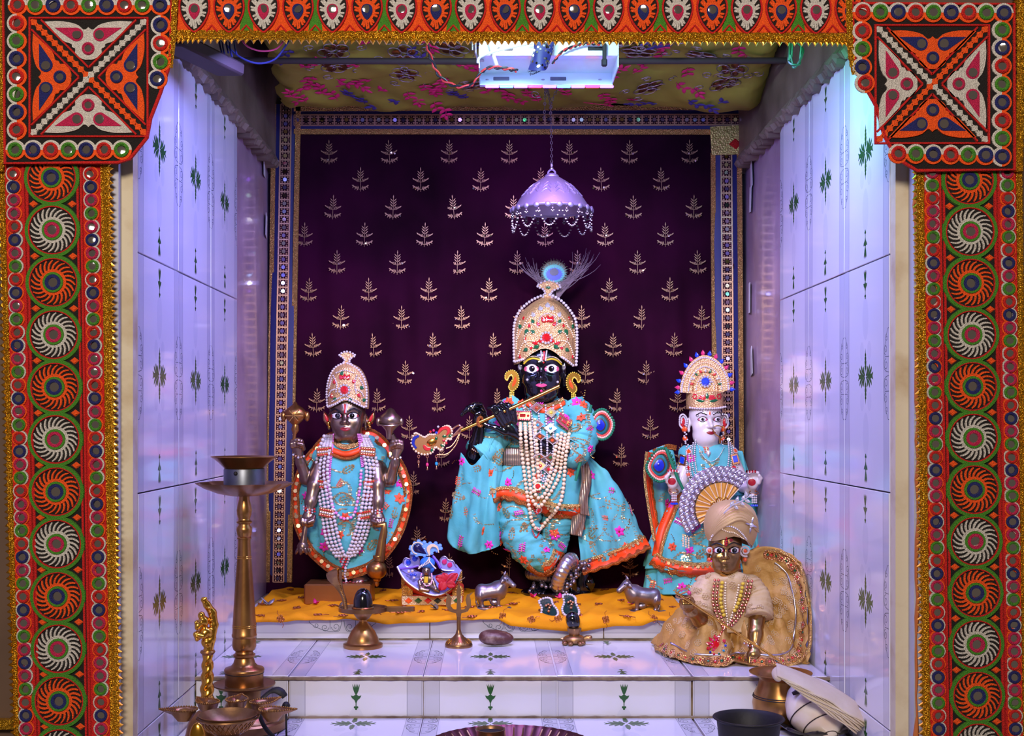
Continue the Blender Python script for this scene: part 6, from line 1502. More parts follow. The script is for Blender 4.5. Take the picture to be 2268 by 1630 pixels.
vr = solid(sheet(fr, [[(1636, 1000, -62), (1652, 1000, -52), (1658, 1008, -60)], [(1640, 1080, -62), (1664, 1084, -44), (1684, 1090, -62)], [(1640, 1150, -62), (1676, 1150, -42), (1700, 1150, -60)], [(1644, 1232, -60), (1682, 1216, -38), (1716, 1190, -58)]], 24, 36, rip(6, 2)).build('veil', 'velvet_teal', ra, ang=180))
SB = bvh([skirt, tun, under]); VLB, VRB = bvh([vl]), bvh([vr])
hem(SB, [(1440, 1244), (1470, 1262), (1520, 1272), (1575, 1272), (1640, 1262)], skirt, K, 24)
hem(VLB, [(1447, 1002), (1443, 1055), (1451, 1120), (1464, 1196)], vl, K, 16, 1.0, -1); hem(VRB, [(1645, 1232), (1682, 1217), (1715, 1191)], vr, K, 20)
lace('orange_border', SB, [(1500, 1092), (1484, 1130), (1464, 1180), (1452, 1232)], 16, 'orange_satin', skirt, K, .0015, 30, .0015); lace('gold_lace', SB, [(1511, 1092), (1495, 1134), (1475, 1184), (1462, 1236)], 8, 'lace_gold', skirt, K, .0025, 30, .0015)
lace('gold_lace', VLB, [(1498, 992), (1476, 990), (1448, 1001)], 12, 'lace_orange', vl, K, .002, 20)
embroider(SB, skirt, (1470, 1100, 1600, 1250), 13, 31, K, 8); embroider(SB, tun, (1520, 995, 1640, 1085), 5, 32, K, 4); embroider(SB, under, (1445, 1272, 1560, 1316), 4, 33, K, 3); embroider(VLB, vl, (1450, 1010, 1500, 1190), 3, 34, K, 2); embroider(VRB, vr, (1650, 1010, 1705, 1190), 3, 35, K, 2)
# crown
cr = loft(fr, [(906, 1568, 40, -38, 38), (902, 1568, 42, -38, 40), (870, 1566, 40, -38, 38), (866, 1566, 38, -38, 36)], 14, 56).build('crown', 'crown_gold', ra)
CB = bvh([cr]); beads('crown_pearl', CB, [(1528, 903), (1548, 905), (1568, 905), (1590, 904), (1607, 901)], 2.8, 'pearl_white', cr, K)
for q in (-1, 1):
    for k, (L, a) in enumerate(((17, .18), (15, .6), (11, 1.05))): patch(CB, leaf(1566+q*4, 884, L, 4.5, -PI/2+q*(PI/2-a)), 'enamel_red', cr, K, .0008, .0006, 'enamel_petal')
    patch(CB, leaf(1566+q*5, 888, 20, 4, PI/2-q*(PI/2+.1)), 'enamel_green', cr, K, .0008, .0006, 'enamel_leaf')
    for i in range(6): patch(CB, circ(1566+q*27+4.2*math.cos(i*PI/3), 878+5*math.sin(i*PI/3), 2.2, 8), 'enamel_red', cr, K, .0008, .0004, 'enamel_dot')
patch(CB, leaf(1566, 884, 14, 4, -PI/2), 'enamel_green', cr, K, .0012, .0006, 'enamel_leaf')
fan_o = crom([(1508, 868), (1510, 848), (1520, 820), (1538, 797), (1560, 786), (1584, 792), (1604, 810), (1617, 836), (1620, 862)], 40)
b = MB(fr); b.poly([(x, y) for x, y in fan_o]+[(1604, 868), (1566, 872), (1524, 870)], -20, -15, True); pl8 = b.build('crown_fan', 'crown_gold', cr)
dms = [DRB, DRP]
for i in range(15):
    p = crom(fan_o, 15)[i]; a = math.atan2(p[1]-862, p[0]-1564); put('gem', dms[i % 2], Matrix.Translation(fr(p[0]+5*math.cos(a), p[1]+5*math.sin(a), -16)) @ Matrix.Rotation(a+PI/2, 4, 'Y') @ Matrix.Scale(K*.85, 4), pl8)
for k, m, r in ((.93, 'pearl_white', 2.5), (.78, 'pearl_cream', 2.0), (.66, 'gem_clear', 2.2), (.50, 'rose_gold', 2.0), (.36, 'pearl_white', 1.9)):
    b = MB(fr); n = int(46*k)
    for p in crom(fan_o, n): b.sph((1565+(p[0]-1565)*k, 860+(p[1]-860)*k, -14), r, 6)
    b.build('pearl_row', m, pl8)
for i in range(9): a = PI*(1+ (i+.5)/9); b = MB(fr); b.dome(leaf(1565+26*math.cos(a), 856+30*math.sin(a), 12, 3, a), -15, -11); b.build('enamel_petal', ('enamel_red', 'gem_clear', 'enamel_green')[i % 3], pl8)
put('gem', GEMB, Matrix.Translation(fr(1565, 845, -14)) @ Matrix.Scale(K*1.15, 4), pl8)
for u, q in ((1519, -1), (1609, 1)):
    b = MB(fr); P = crom([(u-q*4, 950), (u-q*8, 930), (u, 918), (u+q*8, 922), (u+q*9, 940), (u+q*4, 948)], 26)
    for x, y in P: b.sph((x, y, -30), 2.2, 6)
    for x, y in P[2:-6]: b.sph((u+(x-u)*.55, 936+(y-936)*.7, -30), 1.8, 6)
    er = b.build('earring', 'pearl_white', ra); b = MB(fr); b.dome(circ(u+q*2, 934, 6, 12, 12), -34, -31); b.build('enamel_fill', 'enamel_red', er)
    b = MB(fr); b.dome(circ(u-q*2, 951, 7, 10), -30, -25); b.dome(circ(u-q*3, 972, 6, 10), -30, -25); b.build('gem', 'gem_orange', er)
    b = MB(fr)
    for i in range(9): b.sph((u-q*(2+.6*i)+3*math.sin(i*2), 958+4*i, -27), 2.4, 6)
    b.build('pearl_drop', 'pearl_white', er)
nk = thing('bead_necklace', 'silver and pearl bead necklace with blue square stones on the marble statue', 'necklace', fr(1576, 1030, 0)); RT = bvh([tun, body])
for q in (-1, 1):
    for k in range(4): beads('bead_string', RT, [(1576+q*(36+5*k), 975+6*k), (1576+q*(38+6*k), 1005), (1576+q*(34+7*k), 1040), (1576+q*(24+7*k), 1075)], 2.3, 'pearl_white', nk, K, single=False, off=1.5)
    b = MB(FU); b.cur = 1; b.box((0, 0, 1), (18, 24, 3), bev=1); b.cur = 0; b.box((0, 0, 3), (11, 15, 3), bev=1); me = b.mesh('square_stone', ['gem_blue', 'rose_gold'])
    stick(me, RT, 1576+q*(50 if q > 0 else 62), 1018, nk, -.2*q, 1, .004)
    for v in (1000, 1036, 1050): stick(GEMO if v != 1036 else GEMR, RT, 1576+q*50, v, nk, 0, .6, .003)
beads('bead_string', RT, [(1545, 985), (1556, 1008), (1572, 1022), (1590, 1014), (1604, 990)], 1.5, 'gem_clear', nk, K, single=False); stick(DRW, RT, 1569, 1004, nk, PI, 1, .002)
for c in ((1490, 1088), (1666, 1092)):
    t = thing('wrist_tassel', 'pearl tassel with blue beads hanging from the %s wrist of the marble statue' % ('left' if c[0] < 1500 else 'right'), 'tassel', fr(c[0], c[1], 20)); b = MB(fr); b.cur = 0
    for i in range(4):
        for k in (-1, 0, 1): b.sph((c[0]+k*4.2, c[1]+4+5*i, 22), 2.4, 6)
    b.build('pearls', 'pearl_white', t); b = MB(fr)
    for k in (-1.4, -.5, .5, 1.4): b.sph((c[0]+k*4.2, c[1]+26, 22), 2.8, 6)
    b.build('blue_beads', 'gem_blue', t); b = MB(fr); b.torus((c[0], c[1]-2, 16), 10, 1.4, 16, 5, Matrix.Rotation(1.2, 3, 'X')); b.build('cord', 'rose_gold', t)
feather_disc(fr, 'round peacock-feather wand with green stick held by the marble statue', (1461, 1030), 29, 36, [(1471, 990, 20), (1484, 1025, 26), (1498, 1060, 26), (1512, 1088, 24)], 16, .15)
# hand fan
hf = thing('hand_fan', 'folding fan with gold pleats and a wide silver sequined edge, before the marble statue', 'fan', fr(1589, 1123, 60)); hc = (1589, 1123); A0, A1 = math.radians(144), math.radians(311)
b = MB(fr); n = 36
for j, (r, z) in enumerate(((14, 44), (56, 44))):
    for i in range(n+1): a = A0+(A1-A0)*i/n; b.v.append(fr(hc[0]+r*math.cos(a), hc[1]+r*math.sin(a), z+(3.5*j if i % 2 else 0)))
for i in range(n): b.f.append((i, i+1, n+2+i, n+1+i)); b.m.append(0)
mat('fan_gold', 'd9a24c', .42, .3, bump=('noise', 120, .2)); solid(b.build('pleats', 'fan_gold', hf, False), .0012)
for i in range(0, 37, 3): a = A0+(A1-A0)*i/n; b = MB(fr); b.tube([(hc[0]+14*math.cos(a), hc[1]+14*math.sin(a), 48), (hc[0]+57*math.cos(a), hc[1]+57*math.sin(a), 50)], 1.1, 5); b.build('rib', 'pearl_cream', hf)
b = MB(fr)
for r in (56, 92):
    for i in range(41): a = A0+(A1-A0)*i/40; b.v.append(fr(hc[0]+r*math.cos(a), hc[1]+r*math.sin(a), 44))
for i in range(40): b.f.append((i, i+1, 42+i, 41+i)); b.m.append(0)
solid(b.build('silver_edge', 'silver', hf), .0015)
b = MB(FU); b.cur = 0; b.tube([(6.5*math.cos(a), 7.5*math.sin(a), 1) for a in np.linspace(0, 2*PI, 10, False)], 1.5, 5, True); b.cur = 1; b.dome(circ(0, 0, 4.5, 10), .5, 2.5); FST = b.mesh('fan_stone', ['silver', 'gem_clear'])
for r, n in ((64, 13), (76, 16), (87, 18)):
    for i in range(n): a = A0+(A1-A0)*(i+.5)/n; put('fan_stone', FST, Matrix.Translation(fr(hc[0]+r*math.cos(a), hc[1]+r*math.sin(a), 47)) @ Matrix.Rotation(a, 4, 'Y') @ Matrix.Scale(K*(.85 if r > 70 else .7), 4), hf)
b = MB(fr)
for q in range(5): a = -.4+q*.75+PI; P = crom([(0, 0), (14, -5), (26, 2), (20, 10)], 10); b.tube([(hc[0]+x*math.cos(a)-y*math.sin(a), hc[1]+x*math.sin(a)+y*math.cos(a), 50) for x, y in P], 1.6, 5)
b.build('scroll_ornament', 'brass_bright', hf); put('gem', gem_mesh('gem_clear'), Matrix.Translation(fr(hc[0], hc[1], 52)) @ Matrix.Scale(K*.8, 4), hf)
b = MB(fr)
for k in range(3):
    for i in range(5): b.sph((1506+6*k, 1184+5*i+2*k, 46), 2.5, 6)
b.build('tassel', 'pearl_cream', hf)
# ------------------------------------------------------------------ crawling brass child statue in gold brocade
GY = 1.95; fr = frame(GY); frl = frame(GY, True); K = GY
go = thing('statue', 'seated brass child statue in a beige turban and wide gold brocade dress', 'statue', fr(1625, 1476, -20))
s = SDF(grid(1490, 1715, 2.4, (1560, 1670, 1.5)), grid(1120, 1475, 2.6, (1170, 1290, 1.4)), grid(-110, 90, 2.4))
head(s, (1613, 1219, 0), 38, 1218, 1237, 1246, 1268, turn=-4, top=1.1)
s.cap((1616, 1255, -40), (1620, 1300, -44), 22, 30, 8); s.ell((1622, 1350, -48), (58, 75, 40), 14)
s.chain([(1575, 1305, -42), (1552, 1362, -20), (1550, 1372, 0)], [24, 19, 17], 8); s.chain([(1550, 1372, 0), (1530, 1352, 24), (1520, 1342, 32)], [17, 13, 11], 6)
s.ell((1515, 1330, 38), (17, 18, 14), 5)
for i in range(4): s.chain([(1505+6.5*i, 1320, 42), (1504+6.5*i, 1320, 52), (1505+6.5*i, 1330, 57), (1507+6.5*i, 1338, 52)], [5.2, 5, 4.6, 3.8], 1.6)
s.chain([(1524, 1340, 46), (1526, 1326, 54), (1518, 1318, 58)], [5.4, 5, 4], 2)
s.chain([(1672, 1305, -42), (1680, 1355, -10), (1668, 1400, 24), (1662, 1428, 40)], [25, 20, 16, 12], 8); s.ell((1660, 1442, 48), (17, 15, 13), 5)
for i in range(4): s.chain([(1649+7*i, 1446, 54), (1648+7*i, 1458, 57), (1648+7*i, 1468, 54)], [5.2, 5, 4], 1.6)
s.chain([(1674, 1440, 50), (1680, 1450, 56), (1677, 1460, 57)], [5.4, 5, 4], 2)
mat('brass_child', 'b08a55', .27, .95, var=('8d6a42', 20, .35, .75), bump=('noise', 90, .06)); mat('brocade', 'c79a58', .6, .15, bump=('noise', 150, .8), var=('b07f36', 16, .3, .7), sheen=.2); mat('brocade_pale', 'cdb08a', .65, .1, bump=('noise', 150, .7), var=('bd9a6a', 20, .35, .7)); mat('turban', 'bd9a6c', .5, .2, sheen=.3, bump=('noise', 200, .2))
body = put('body', s.mesh(fr, 'body', 'brass_child'), None, go); BB = bvh([body])
for u, lk in ((1591, 1), (1627, -1)): eye(BB, body, u, 1219, 12.5, 6.6, K, look=lk, ir=.85, corner='lip_red')
for P in ([(1577, 1208), (1588, 1203), (1602, 1208)], [(1613, 1207), (1626, 1202), (1641, 1209)]): brow(BB, body, P, 2.4, 'ink', K)
lips(BB, body, 1607, 1246, 10, 3.6, 'brass_dull', K)
patch(BB, leaf(1608, 1212, 26, 4.5, -PI/2), 'lip_red', body, K, .0008, .0008, 'forehead_mark'); patch(BB, circ(1619, 1196, 4, 8), 'lip_red', body, K, .0006, 0, 'red_dot')
for i in range(4): b = MB(fr); b.sph((1608, 1191+5*i, 7), 2, 6); b.build('red_bead', 'gem_red', body)
tb = crown_loft(fr, [(1200, 1624, 50, -42, 50), (1180, 1626, 58, -42, 56), (1155, 1628, 60, -44, 58), (1130, 1628, 50, -44, 48), (1116, 1628, 32, -44, 32), (1110, 1628, 10, -44, 10)], 26, lambda t: -14*max(0, math.sin(t+.25))**3+16*max(0, math.cos(t))).build('turban', 'turban', go, ang=180); TUB = bvh([tb])
for k in range(7):
    b = MB(fr); o = k/6
    P = drape_pts(TUB, crom([(1572+5*o, 1196-30*o), (1596+12*o, 1170-44*o), (1640, 1150-34*o), (1680-3*o, 1178-26*o)], 30), 0, K, .0004, 1)
    m_ = MB(); m_.tube([tuple(p) for p in P], [.0012+.0026*math.sin(PI*i/29) for i in range(30)], 8); m_.build('turban_fold', 'turban', tb)
beads('pearl_string', TUB, [(1573, 1196), (1583, 1180), (1602, 1166), (1625, 1168), (1645, 1184), (1664, 1212)], 2.4, 'pearl_white', tb, K, single=False)
beads('pearl_string', TUB, [(1576, 1188), (1600, 1164), (1622, 1140), (1628, 1116)], 2.4, 'pearl_white', tb, K, single=False); beads('pearl_string', TUB, [(1600, 1172), (1612, 1178), (1626, 1180), (1648, 1194)], 2.0, 'pearl_cream', tb, K, single=False)
b = MB(FU); b.cur = 0
for a in range(4): b.dome(leaf(3*math.cos(a*PI/2+.3), 3*math.sin(a*PI/2+.3), 16, 2.6, a*PI/2+.3), 0, 2)
b.cur = 1; b.dome(circ(0, 0, 5.5, 12), 1, 5); stick(b.mesh('brooch', ['silver', 'gem_clear']), TUB, 1662, 1163, tb, 0, 1, .002)
b = MB(fr); b.tube(crom([(1600, 1136, 14), (1618, 1118, 18), (1640, 1108, 18), (1656, 1098, 16)], 12), 1.4, 6)
for u, v, a in ((1614, 1120, -.9), (1628, 1112, -1.3), (1640, 1107, -1.0), (1650, 1101, -1.7), (1654, 1099, -.3), (1634, 1111, .5), (1646, 1106, .4), (1622, 1118, .7)): b.dome(leaf(u, v, 15, 4, a), 15, 20)
b.build('jewelled_sprig', 'gem_clear', tb)
for u, q in ((1655, 1), (1575, -1)):
    b = MB(fr); P = spiral(u, 1222, 13 if q > 0 else 8, 1.6, 1.2, q, 22); b.tube([(x, y, -22) for x, y in P], 2.4, 6); er = b.build('earring', 'pearl_white', go)
    b = MB(fr); b.sph((u, 1222, -22), 5, 8); b.sph((u, 1242, -24), 5, 8); b.build('gem', 'gem_orange', er)
# dress
bl = loft(fr, [(1270, 1620, 26, -44, 26), (1282, 1621, 66, -44, 40), (1310, 1622, 74, -46, 46), (1350, 1622, 70, -46, 48), (1400, 1622, 76, -44, 52)], 34, 80, lambda t, q: .03*q*math.sin(8*t)).build('blouse', 'brocade_pale', go, ang=180)
s1 = limb(fr, [(1580, 1296, -42), (1558, 1330, -26), (1549, 1362, -6)], [30, 33, 31], 30, 30, .04).build('sleeve', 'brocade_pale', go, ang=180); s2 = limb(fr, [(1664, 1296, -42), (1680, 1330, -22), (1678, 1368, 4)], [30, 33, 31], 30, 30, .04).build('sleeve', 'brocade_pale', go, ang=180)
for o, k in ((bl, 41), (s1, 42), (s2, 43)): crumple(o, .004, (34, 34, 34), k)
# skirt spreading over the step and standing up behind on the right
XC = .490
def clampx(b):
    b.v = [(min(p[0], XC-.002*math.sin(i*.7)), p[1], max(p[2], LIP+.0012)) for i, p in enumerate(b.v)]; return b
FH = crom([(1444, 1428), (1454, 1446), (1500, 1464), (1560, 1476), (1605, 1478), (1625, 1466), (1660, 1474), (1705, 1478), (1760, 1474), (1786, 1464)], 90)
b = MB(); NV = 26
for j in range(NV+1):
    q = j/NV
    for i, p in enumerate(FH):
        y = .378*2743/(p[1]-932); x = (p[0]-VX)/F*y
        cx, cy, cz = (1622+.35*(p[0]-1622)-VX)/F*1.985, 1.985, .075
        k = q; hump = .02*math.sin(PI*q)*(1+.6*math.sin(i*.55)+.3*math.sin(i*.23+2))
        b.v.append((x+(cx-x)*k, y+(cy-y)*k, .0015+cz*k**1.25+hump+.004*(1-q)*abs(math.sin(i*.35))))
for j in range(NV):
    for i in range(89): b.f.append((j*90+i, j*90+i+1, j*90+91+i, j*90+90+i)); b.m.append(0)
sk = solid(clampx(b).build('skirt', 'brocade', go, ang=180)); crumple(sk, .006, (40, 40, 40), 44)
sh = sheet(fr, [[(1650, 1232, -58), (1700, 1216, -62), (1745, 1222, -40), (1775, 1245, -8)], [(1660, 1290, -62), (1710, 1280, -58), (1762, 1282, -28), (1792, 1300, 14)], [(1668, 1360, -56), (1715, 1360, -44), (1770, 1365, -6), (1798, 1375, 34)], [(1680, 1420, -30), (1720, 1425, -20), (1772, 1428, 14), (1797, 1425, 44)], [(1690, 1455, 10), (1730, 1462, 16), (1765, 1468, 36), (1785, 1464, 46)]], 44, 50, lambda x, y: 7*math.sin(x*9+y*5)*x*(1-x)*3+4*math.sin(y*14+x*3))
sh = solid(clampx(sh).build('skirt_back', 'brocade', go, ang=180)); crumple(sh, .006, (40, 40, 40), 45)
DB = bvh([sk, sh, bl, s1, s2]); SKB = bvh([sk, sh])
b = MB(FU); b.cur = 0
for k in range(8): b.tube([(6*math.cos(k*PI/4)+3*math.cos(a), 6*math.sin(k*PI/4)+3*math.sin(a), .8) for a in np.linspace(0, 2*PI, 8, False)], .9, 4, True)
b.cur = 1; b.dome(circ(0, 0, 3, 8), 0, 2.6); FLW = [0, 0]
FLW[0] = b.mesh('sequin_flower', ['rose_gold', 'gem_red']); FLW[1] = b.mesh('sequin_flower', ['rose_gold', 'gem_green'])
edge = [(1464, 1432), (1500, 1452), (1545, 1462), (1590, 1466), (1625, 1456), (1670, 1464), (1715, 1466), (1750, 1460), (1772, 1440), (1780, 1400), (1780, 1350), (1774, 1300), (1758, 1258), (1730, 1234), (1700, 1228)]
for i, p in enumerate(crom(edge, 40)): stick(FLW[i % 2], SKB, p[0], p[1], sh if p[0] > 1690 else sk, rnd.uniform(0, 1), rnd.uniform(1.0, 1.25), .001)
lace('silver_gota', SKB, [(1486, 1424), (1530, 1446), (1590, 1452), (1640, 1446), (1700, 1452), (1740, 1446), (1757, 1420), (1762, 1360), (1756, 1310), (1742, 1268), (1716, 1246)], 4, 'silver', sk, K, .0019, 90, .0006)
lace('gold_hem', SKB, [(1450, 1432), (1500, 1458), (1560, 1472), (1605, 1474), (1625, 1463), (1660, 1471), (1705, 1475), (1760, 1471), (1790, 1440), (1794, 1380), (1786, 1300), (1768, 1248), (1735, 1224), (1700, 1219)], 7, 'lace_gold', sk, K, .0014, 110, .002)
b = MB(FU)
for k in range(6): b.tube([(4.5*math.cos(k*PI/3)+2.6*math.cos(a), 4.5*math.sin(k*PI/3)+2.6*math.sin(a), .5) for a in np.linspace(0, 2*PI, 7, False)], .7, 4, True)
BRF = b.mesh('brocade_flower', 'brocade_pale')
rg = random.Random(4)
for i in range(150): stick(BRF, DB, rg.uniform(1470, 1780), rg.uniform(1250, 1455), rg.choice((sk, sh, bl)), rg.uniform(0, 1), 1.15, .0006)
for i, (P, m, r, al) in enumerate((([(1582, 1284), (1578, 1330), (1590, 1370), (1604, 1392)], 'gem_red', 3.4, ['gem_red', 'rose_gold']), ([(1590, 1284), (1586, 1330), (1597, 1368), (1606, 1386)], 'gem_red', 3.4, ['gem_red', 'rose_gold']), ([(1664, 1286), (1652, 1335), (1632, 1370), (1610, 1392)], 'gem_red', 3.4, ['gem_red', 'rose_gold']), ([(1656, 1286), (1645, 1332), (1628, 1364), (1608, 1386)], 'gem_red', 3.4, ['gem_red', 'rose_gold']),
          ([(1598, 1290), (1595, 1330), (1602, 1362)], 'yellow_bead', 4.4, None), ([(1644, 1292), (1636, 1328), (1622, 1358)], 'yellow_bead', 4.4, None), ([(1606, 1290), (1605, 1330), (1610, 1372), (1612, 1384), (1620, 1362), (1630, 1325), (1636, 1292)], 'pearl_cream', 2.8, None))):
    if i == 0: nk = thing('stone_necklace', 'red and gold stone necklace with a large round pendant on the brass child', 'necklace', fr(1615, 1340, 20))
    if i == 4: nk2 = thing('bead_necklace', 'yellow bead and small pearl necklace on the brass child', 'necklace', fr(1615, 1330, 20))
    beads('bead', DB, P, r, m, nk if i < 4 else nk2, K, off=1.8, smooth=4, alt=al, single=i in (4, 5))
beads('bead_string', DB, [(1604, 1388), (1594, 1405), (1588, 1425)], 3, 'gem_red', nk, K, single=False, off=2)
pd = stick(gem_mesh('gem_red', 'gem_pink', 9), DB, 1585, 1432, nk, 0, 1.3, .004)
for i in range(11): a = 2*PI*i/11; stick(drop_mesh(('gem_blue', 'gem_teal', 'gem_green', 'gem_red', 'enamel_blue')[i % 5], 4, 3.6) if i < 5 else DRR, DB, 1585+20*math.cos(a), 1432+20*math.sin(a), nk, a+PI/2, .8, .003)
lace('gold_choker', BB, [(1596, 1270), (1614, 1277), (1636, 1272)], 7, 'gold', go, K, .001, 16)
for P in ([(1648, 1424), (1662, 1431), (1677, 1426)],): beads('bracelet', BB, P, 2.4, 'gem_clear', go, K, single=False, alt=['gem_clear', 'gem_red']); beads('bracelet', BB, [(x, y-6) for x, y in P], 2.2, 'rose_gold', go, K, single=False)
st = thing('flute', 'thin straight gold stick held by the brass child', 'flute', fr(1600, 1378, 70))
b = MB(fr); b.tube([(1486, 1302, 62), (1600, 1377, 80), (1710, 1449, 94)], [2.4, 2.8, 2.6], 10); b.build('pipe', 'gold', st)
b = MB(fr); P = crom([(1488, 1312), (1498, 1298), (1512, 1296), (1520, 1308), (1510, 1316)], 22, True); b.tube([(x, y, 62) for x, y in P], 2, 6, True); b.tube([(1492, 1310, 62), (1516, 1300, 62)], 2, 6); b.build('filigree_loop', 'rose_gold', st); put('gem', sphere_mesh('gem_pink'), Matrix.Translation(fr(1516, 1304, 66)) @ Matrix.Scale(.0035, 4), st)
# ------------------------------------------------------------------ small brass and stone things on the steps
RX = lambda a: Matrix.Rotation(a, 3, 'X')
RZ = lambda a: Matrix.Rotation(a, 3, 'Z')
fr = frame(2.07); t = thing('stone_altar_stand', 'bell-footed brass stand with a cobra and a black egg-shaped stone on a spouted tray', 'stand', fr(804, 1433, 0)); V0 = 1433.2
b = MB(fr); b.lathe([(0, 0), (43, 0), (44, 3), (43.5, 8), (38, 10), (36, 12), (34, 20), (26, 36), (16, 48), (10, 54), (8, 58), (9, 60), (8, 62)], (804, V0, 0), 40); b.build('foot', 'brass', t)
b = MB(fr); b.lathe([(8, 60), (14, 64), (21, 74), (23, 80)], (804, V0, 0), 32); b.build('cup', 'copper', t)
ty = V0-80
b = MB(fr); P = [(54*math.cos(a), 48*math.sin(a)) for a in np.linspace(.2, 2*PI-.2, 34)]
P = P+[(72, -12), (95, -9), (112, -8), (115, 0), (112, 8), (95, 9), (72, 12)]
n = len(P); vs = [(804+x, ty, z) for x, z in P]+[(804+x, ty-9, z) for x, z in P]+[(804+x*.93-.5, ty-9, z*.87) for x, z in P]+[(804+x*.9, ty-5, z*.84) for x, z in P]
b.add(vs, [(k*n+i, k*n+(i+1) % n, (k+1)*n+(i+1) % n, (k+1)*n+i) for k in range(3) for i in range(n)]+[tuple(range(n)), tuple(range(3*n, 4*n))]); b.build('spouted_tray', 'copper', t)
b = MB(fr); b.lathe([(24, 3), (25, 8), (23, 10)], (804, ty, 0), 28); b.build('seat_ring', 'brass', t)
b = MB(fr); b.lathe([(0, 51), (6, 50), (13, 45), (18, 36), (21, 24), (22, 10), (22, 6)], (804, ty, 0), 28); b.build('egg_stone', 'stone_black', t)
P = crom([(766, ty-4, 4), (762, ty-28, 2), (752, ty-50, 0), (742, ty-72, 2), (742, ty-88, 8), (750, ty-98, 20)], 34)
W_ = np.interp(np.linspace(0, 1, 34), [0, .3, .42, .6, .75, .88, 1], [5, 6, 9, 17, 19, 13, 4])
b = MB(fr)
for i, p in enumerate(P):
    for k in range(10):
        a = 2*PI*k/10; tl = -.3*(i/33); b.v.append(fr(p[0]+W_[i]*math.cos(a)*.95, p[1]+W_[i]*math.cos(a)*tl*.6, p[2]+max(4, W_[i]*.34)*math.sin(a)-(.25*W_[i]*(abs(math.cos(a))-.5) if i > 11 else 0)*-1))
for i in range(33):
    for k in range(10): b.f.append((10*i+k, 10*i+(k+1) % 10, 10*i+10+(k+1) % 10, 10*i+10+k)); b.m.append(0)
b.f += [tuple(range(10)), tuple(range(330, 340))]; b.m += [0, 0]; ck = b.build('cobra', 'brass_dull', t)
b = MB(fr)
for i in range(3, 31): p = P[i]; b.tube([(p[0]+W_[i]*(.12+.3*(i > 12)), p[1], p[2]+max(4, W_[i]*.34)+.6), (p[0]+W_[i]*.62, p[1]-1, p[2]+max(4, W_[i]*.34)*.8+.6)], .8, 4)
b.build('belly_scales', 'brass_bright', ck)
fr = frame(2.075); t = thing('trident', 'small brass trident on a round engraved foot', 'trident', fr(1016, 1430, 0))
b = MB(fr); b.lathe([(0, 0), (30, 0), (31, 3), (30, 7), (24, 14), (14, 20), (7, 28), (4.5, 38), (4.5, 66)], (1016, 1431.5, 0), 36); b.build('foot', 'copper', t)
for i in range(16): a = 2*PI*i/16; b = MB(fr); q = [(1016+r*math.cos(a+o), 1431.5-z, r*math.sin(a+o)) for r, z, o in ((28.5, 9, -.12), (21, 16.6, 0), (28.5, 9, .12))]; b.tube(q, .8, 4); b.build('engraved_line', 'brass_bright', t)
b = MB(fr); o = [(1012, 1368), (1010, 1358), (996, 1354), (988, 1342), (988, 1328), (991, 1320), (985, 1312), (996, 1318), (1000, 1326), (998, 1342), (1004, 1350), (1011, 1350), (1012, 1330), (1011, 1310), (1016, 1289), (1021, 1310), (1020, 1330), (1021, 1350), (1028, 1350), (1034, 1342), (1031, 1328), (1034, 1318), (1047, 1312), (1040, 1320), (1043, 1330), (1043, 1342), (1036, 1354), (1022, 1358), (1020, 1368)]
b.poly(o, -2.6, 2.6, True); b.build('prongs', 'brass_dull', t, ang=25)
fr = frame(2.085); t = thing('stone', 'smooth brown-red oval stone lying on the white tile step', 'stone', fr(1099, 1427, 0)); s = SDF(grid(1050, 1148, 2), grid(1385, 1440, 2), grid(-40, 40, 2)); s.ell((1100, 1412, 0), (38, 16, 26), 3, tilt=.06); s.ell((1085, 1411, 2), (23, 15, 23), 8)
mat('river_stone', '512c28', .45, bump=('noise', 120, .25), var=('9a7e76', 55, .52, .75)); put('pebble', s.mesh(fr, 'pebble', 'river_stone'), None, t)
fr = frame(2.095); t = thing('stone_altar_stand', 'tiny turtle-footed brass stand carrying a tilted black egg-shaped stone', 'stand', fr(1272, 1425, 0)); V0 = 1427
b = MB(fr); b.sph((1272, 1416, 0), 26, 18, (1, .42, .8)); b.lathe([(18, 8), (12, 12), (9, 18), (12, 22), (15, 30), (16, 36), (13, 37)], (1272, V0, 0), 24); b.build('turtle_shell', 'brass_dull', t)
for q, (u, d) in enumerate(((1250, 16), (1262, 22), (1284, 22), (1290, 12), (1252, -12), (1292, -12))): b = MB(fr); b.sph((u, 1422, d), 6, 8, (1.1, .8, 1)); b.build('turtle_leg', 'brass_dull', t)
b = MB(fr); b.tube([(1292, 1416, 4), (1300, 1411, 6), (1306, 1411, 7)], [6, 5.5, 5], 8); b.sph((1306, 1411, 7), 5.6, 8); b.build('turtle_head', 'brass_dull', t); b = MB(fr); b.tube([(1250, 1416, 0), (1242, 1414, 0)], [4, 1.5], 6); b.build('turtle_tail', 'brass_dull', t)
b = MB(fr); b.sph((1269, 1374, 0), 17, 18, (.95, 1.22, .95), RZ(-.25)); b.build('egg_stone', 'stone_black', t)
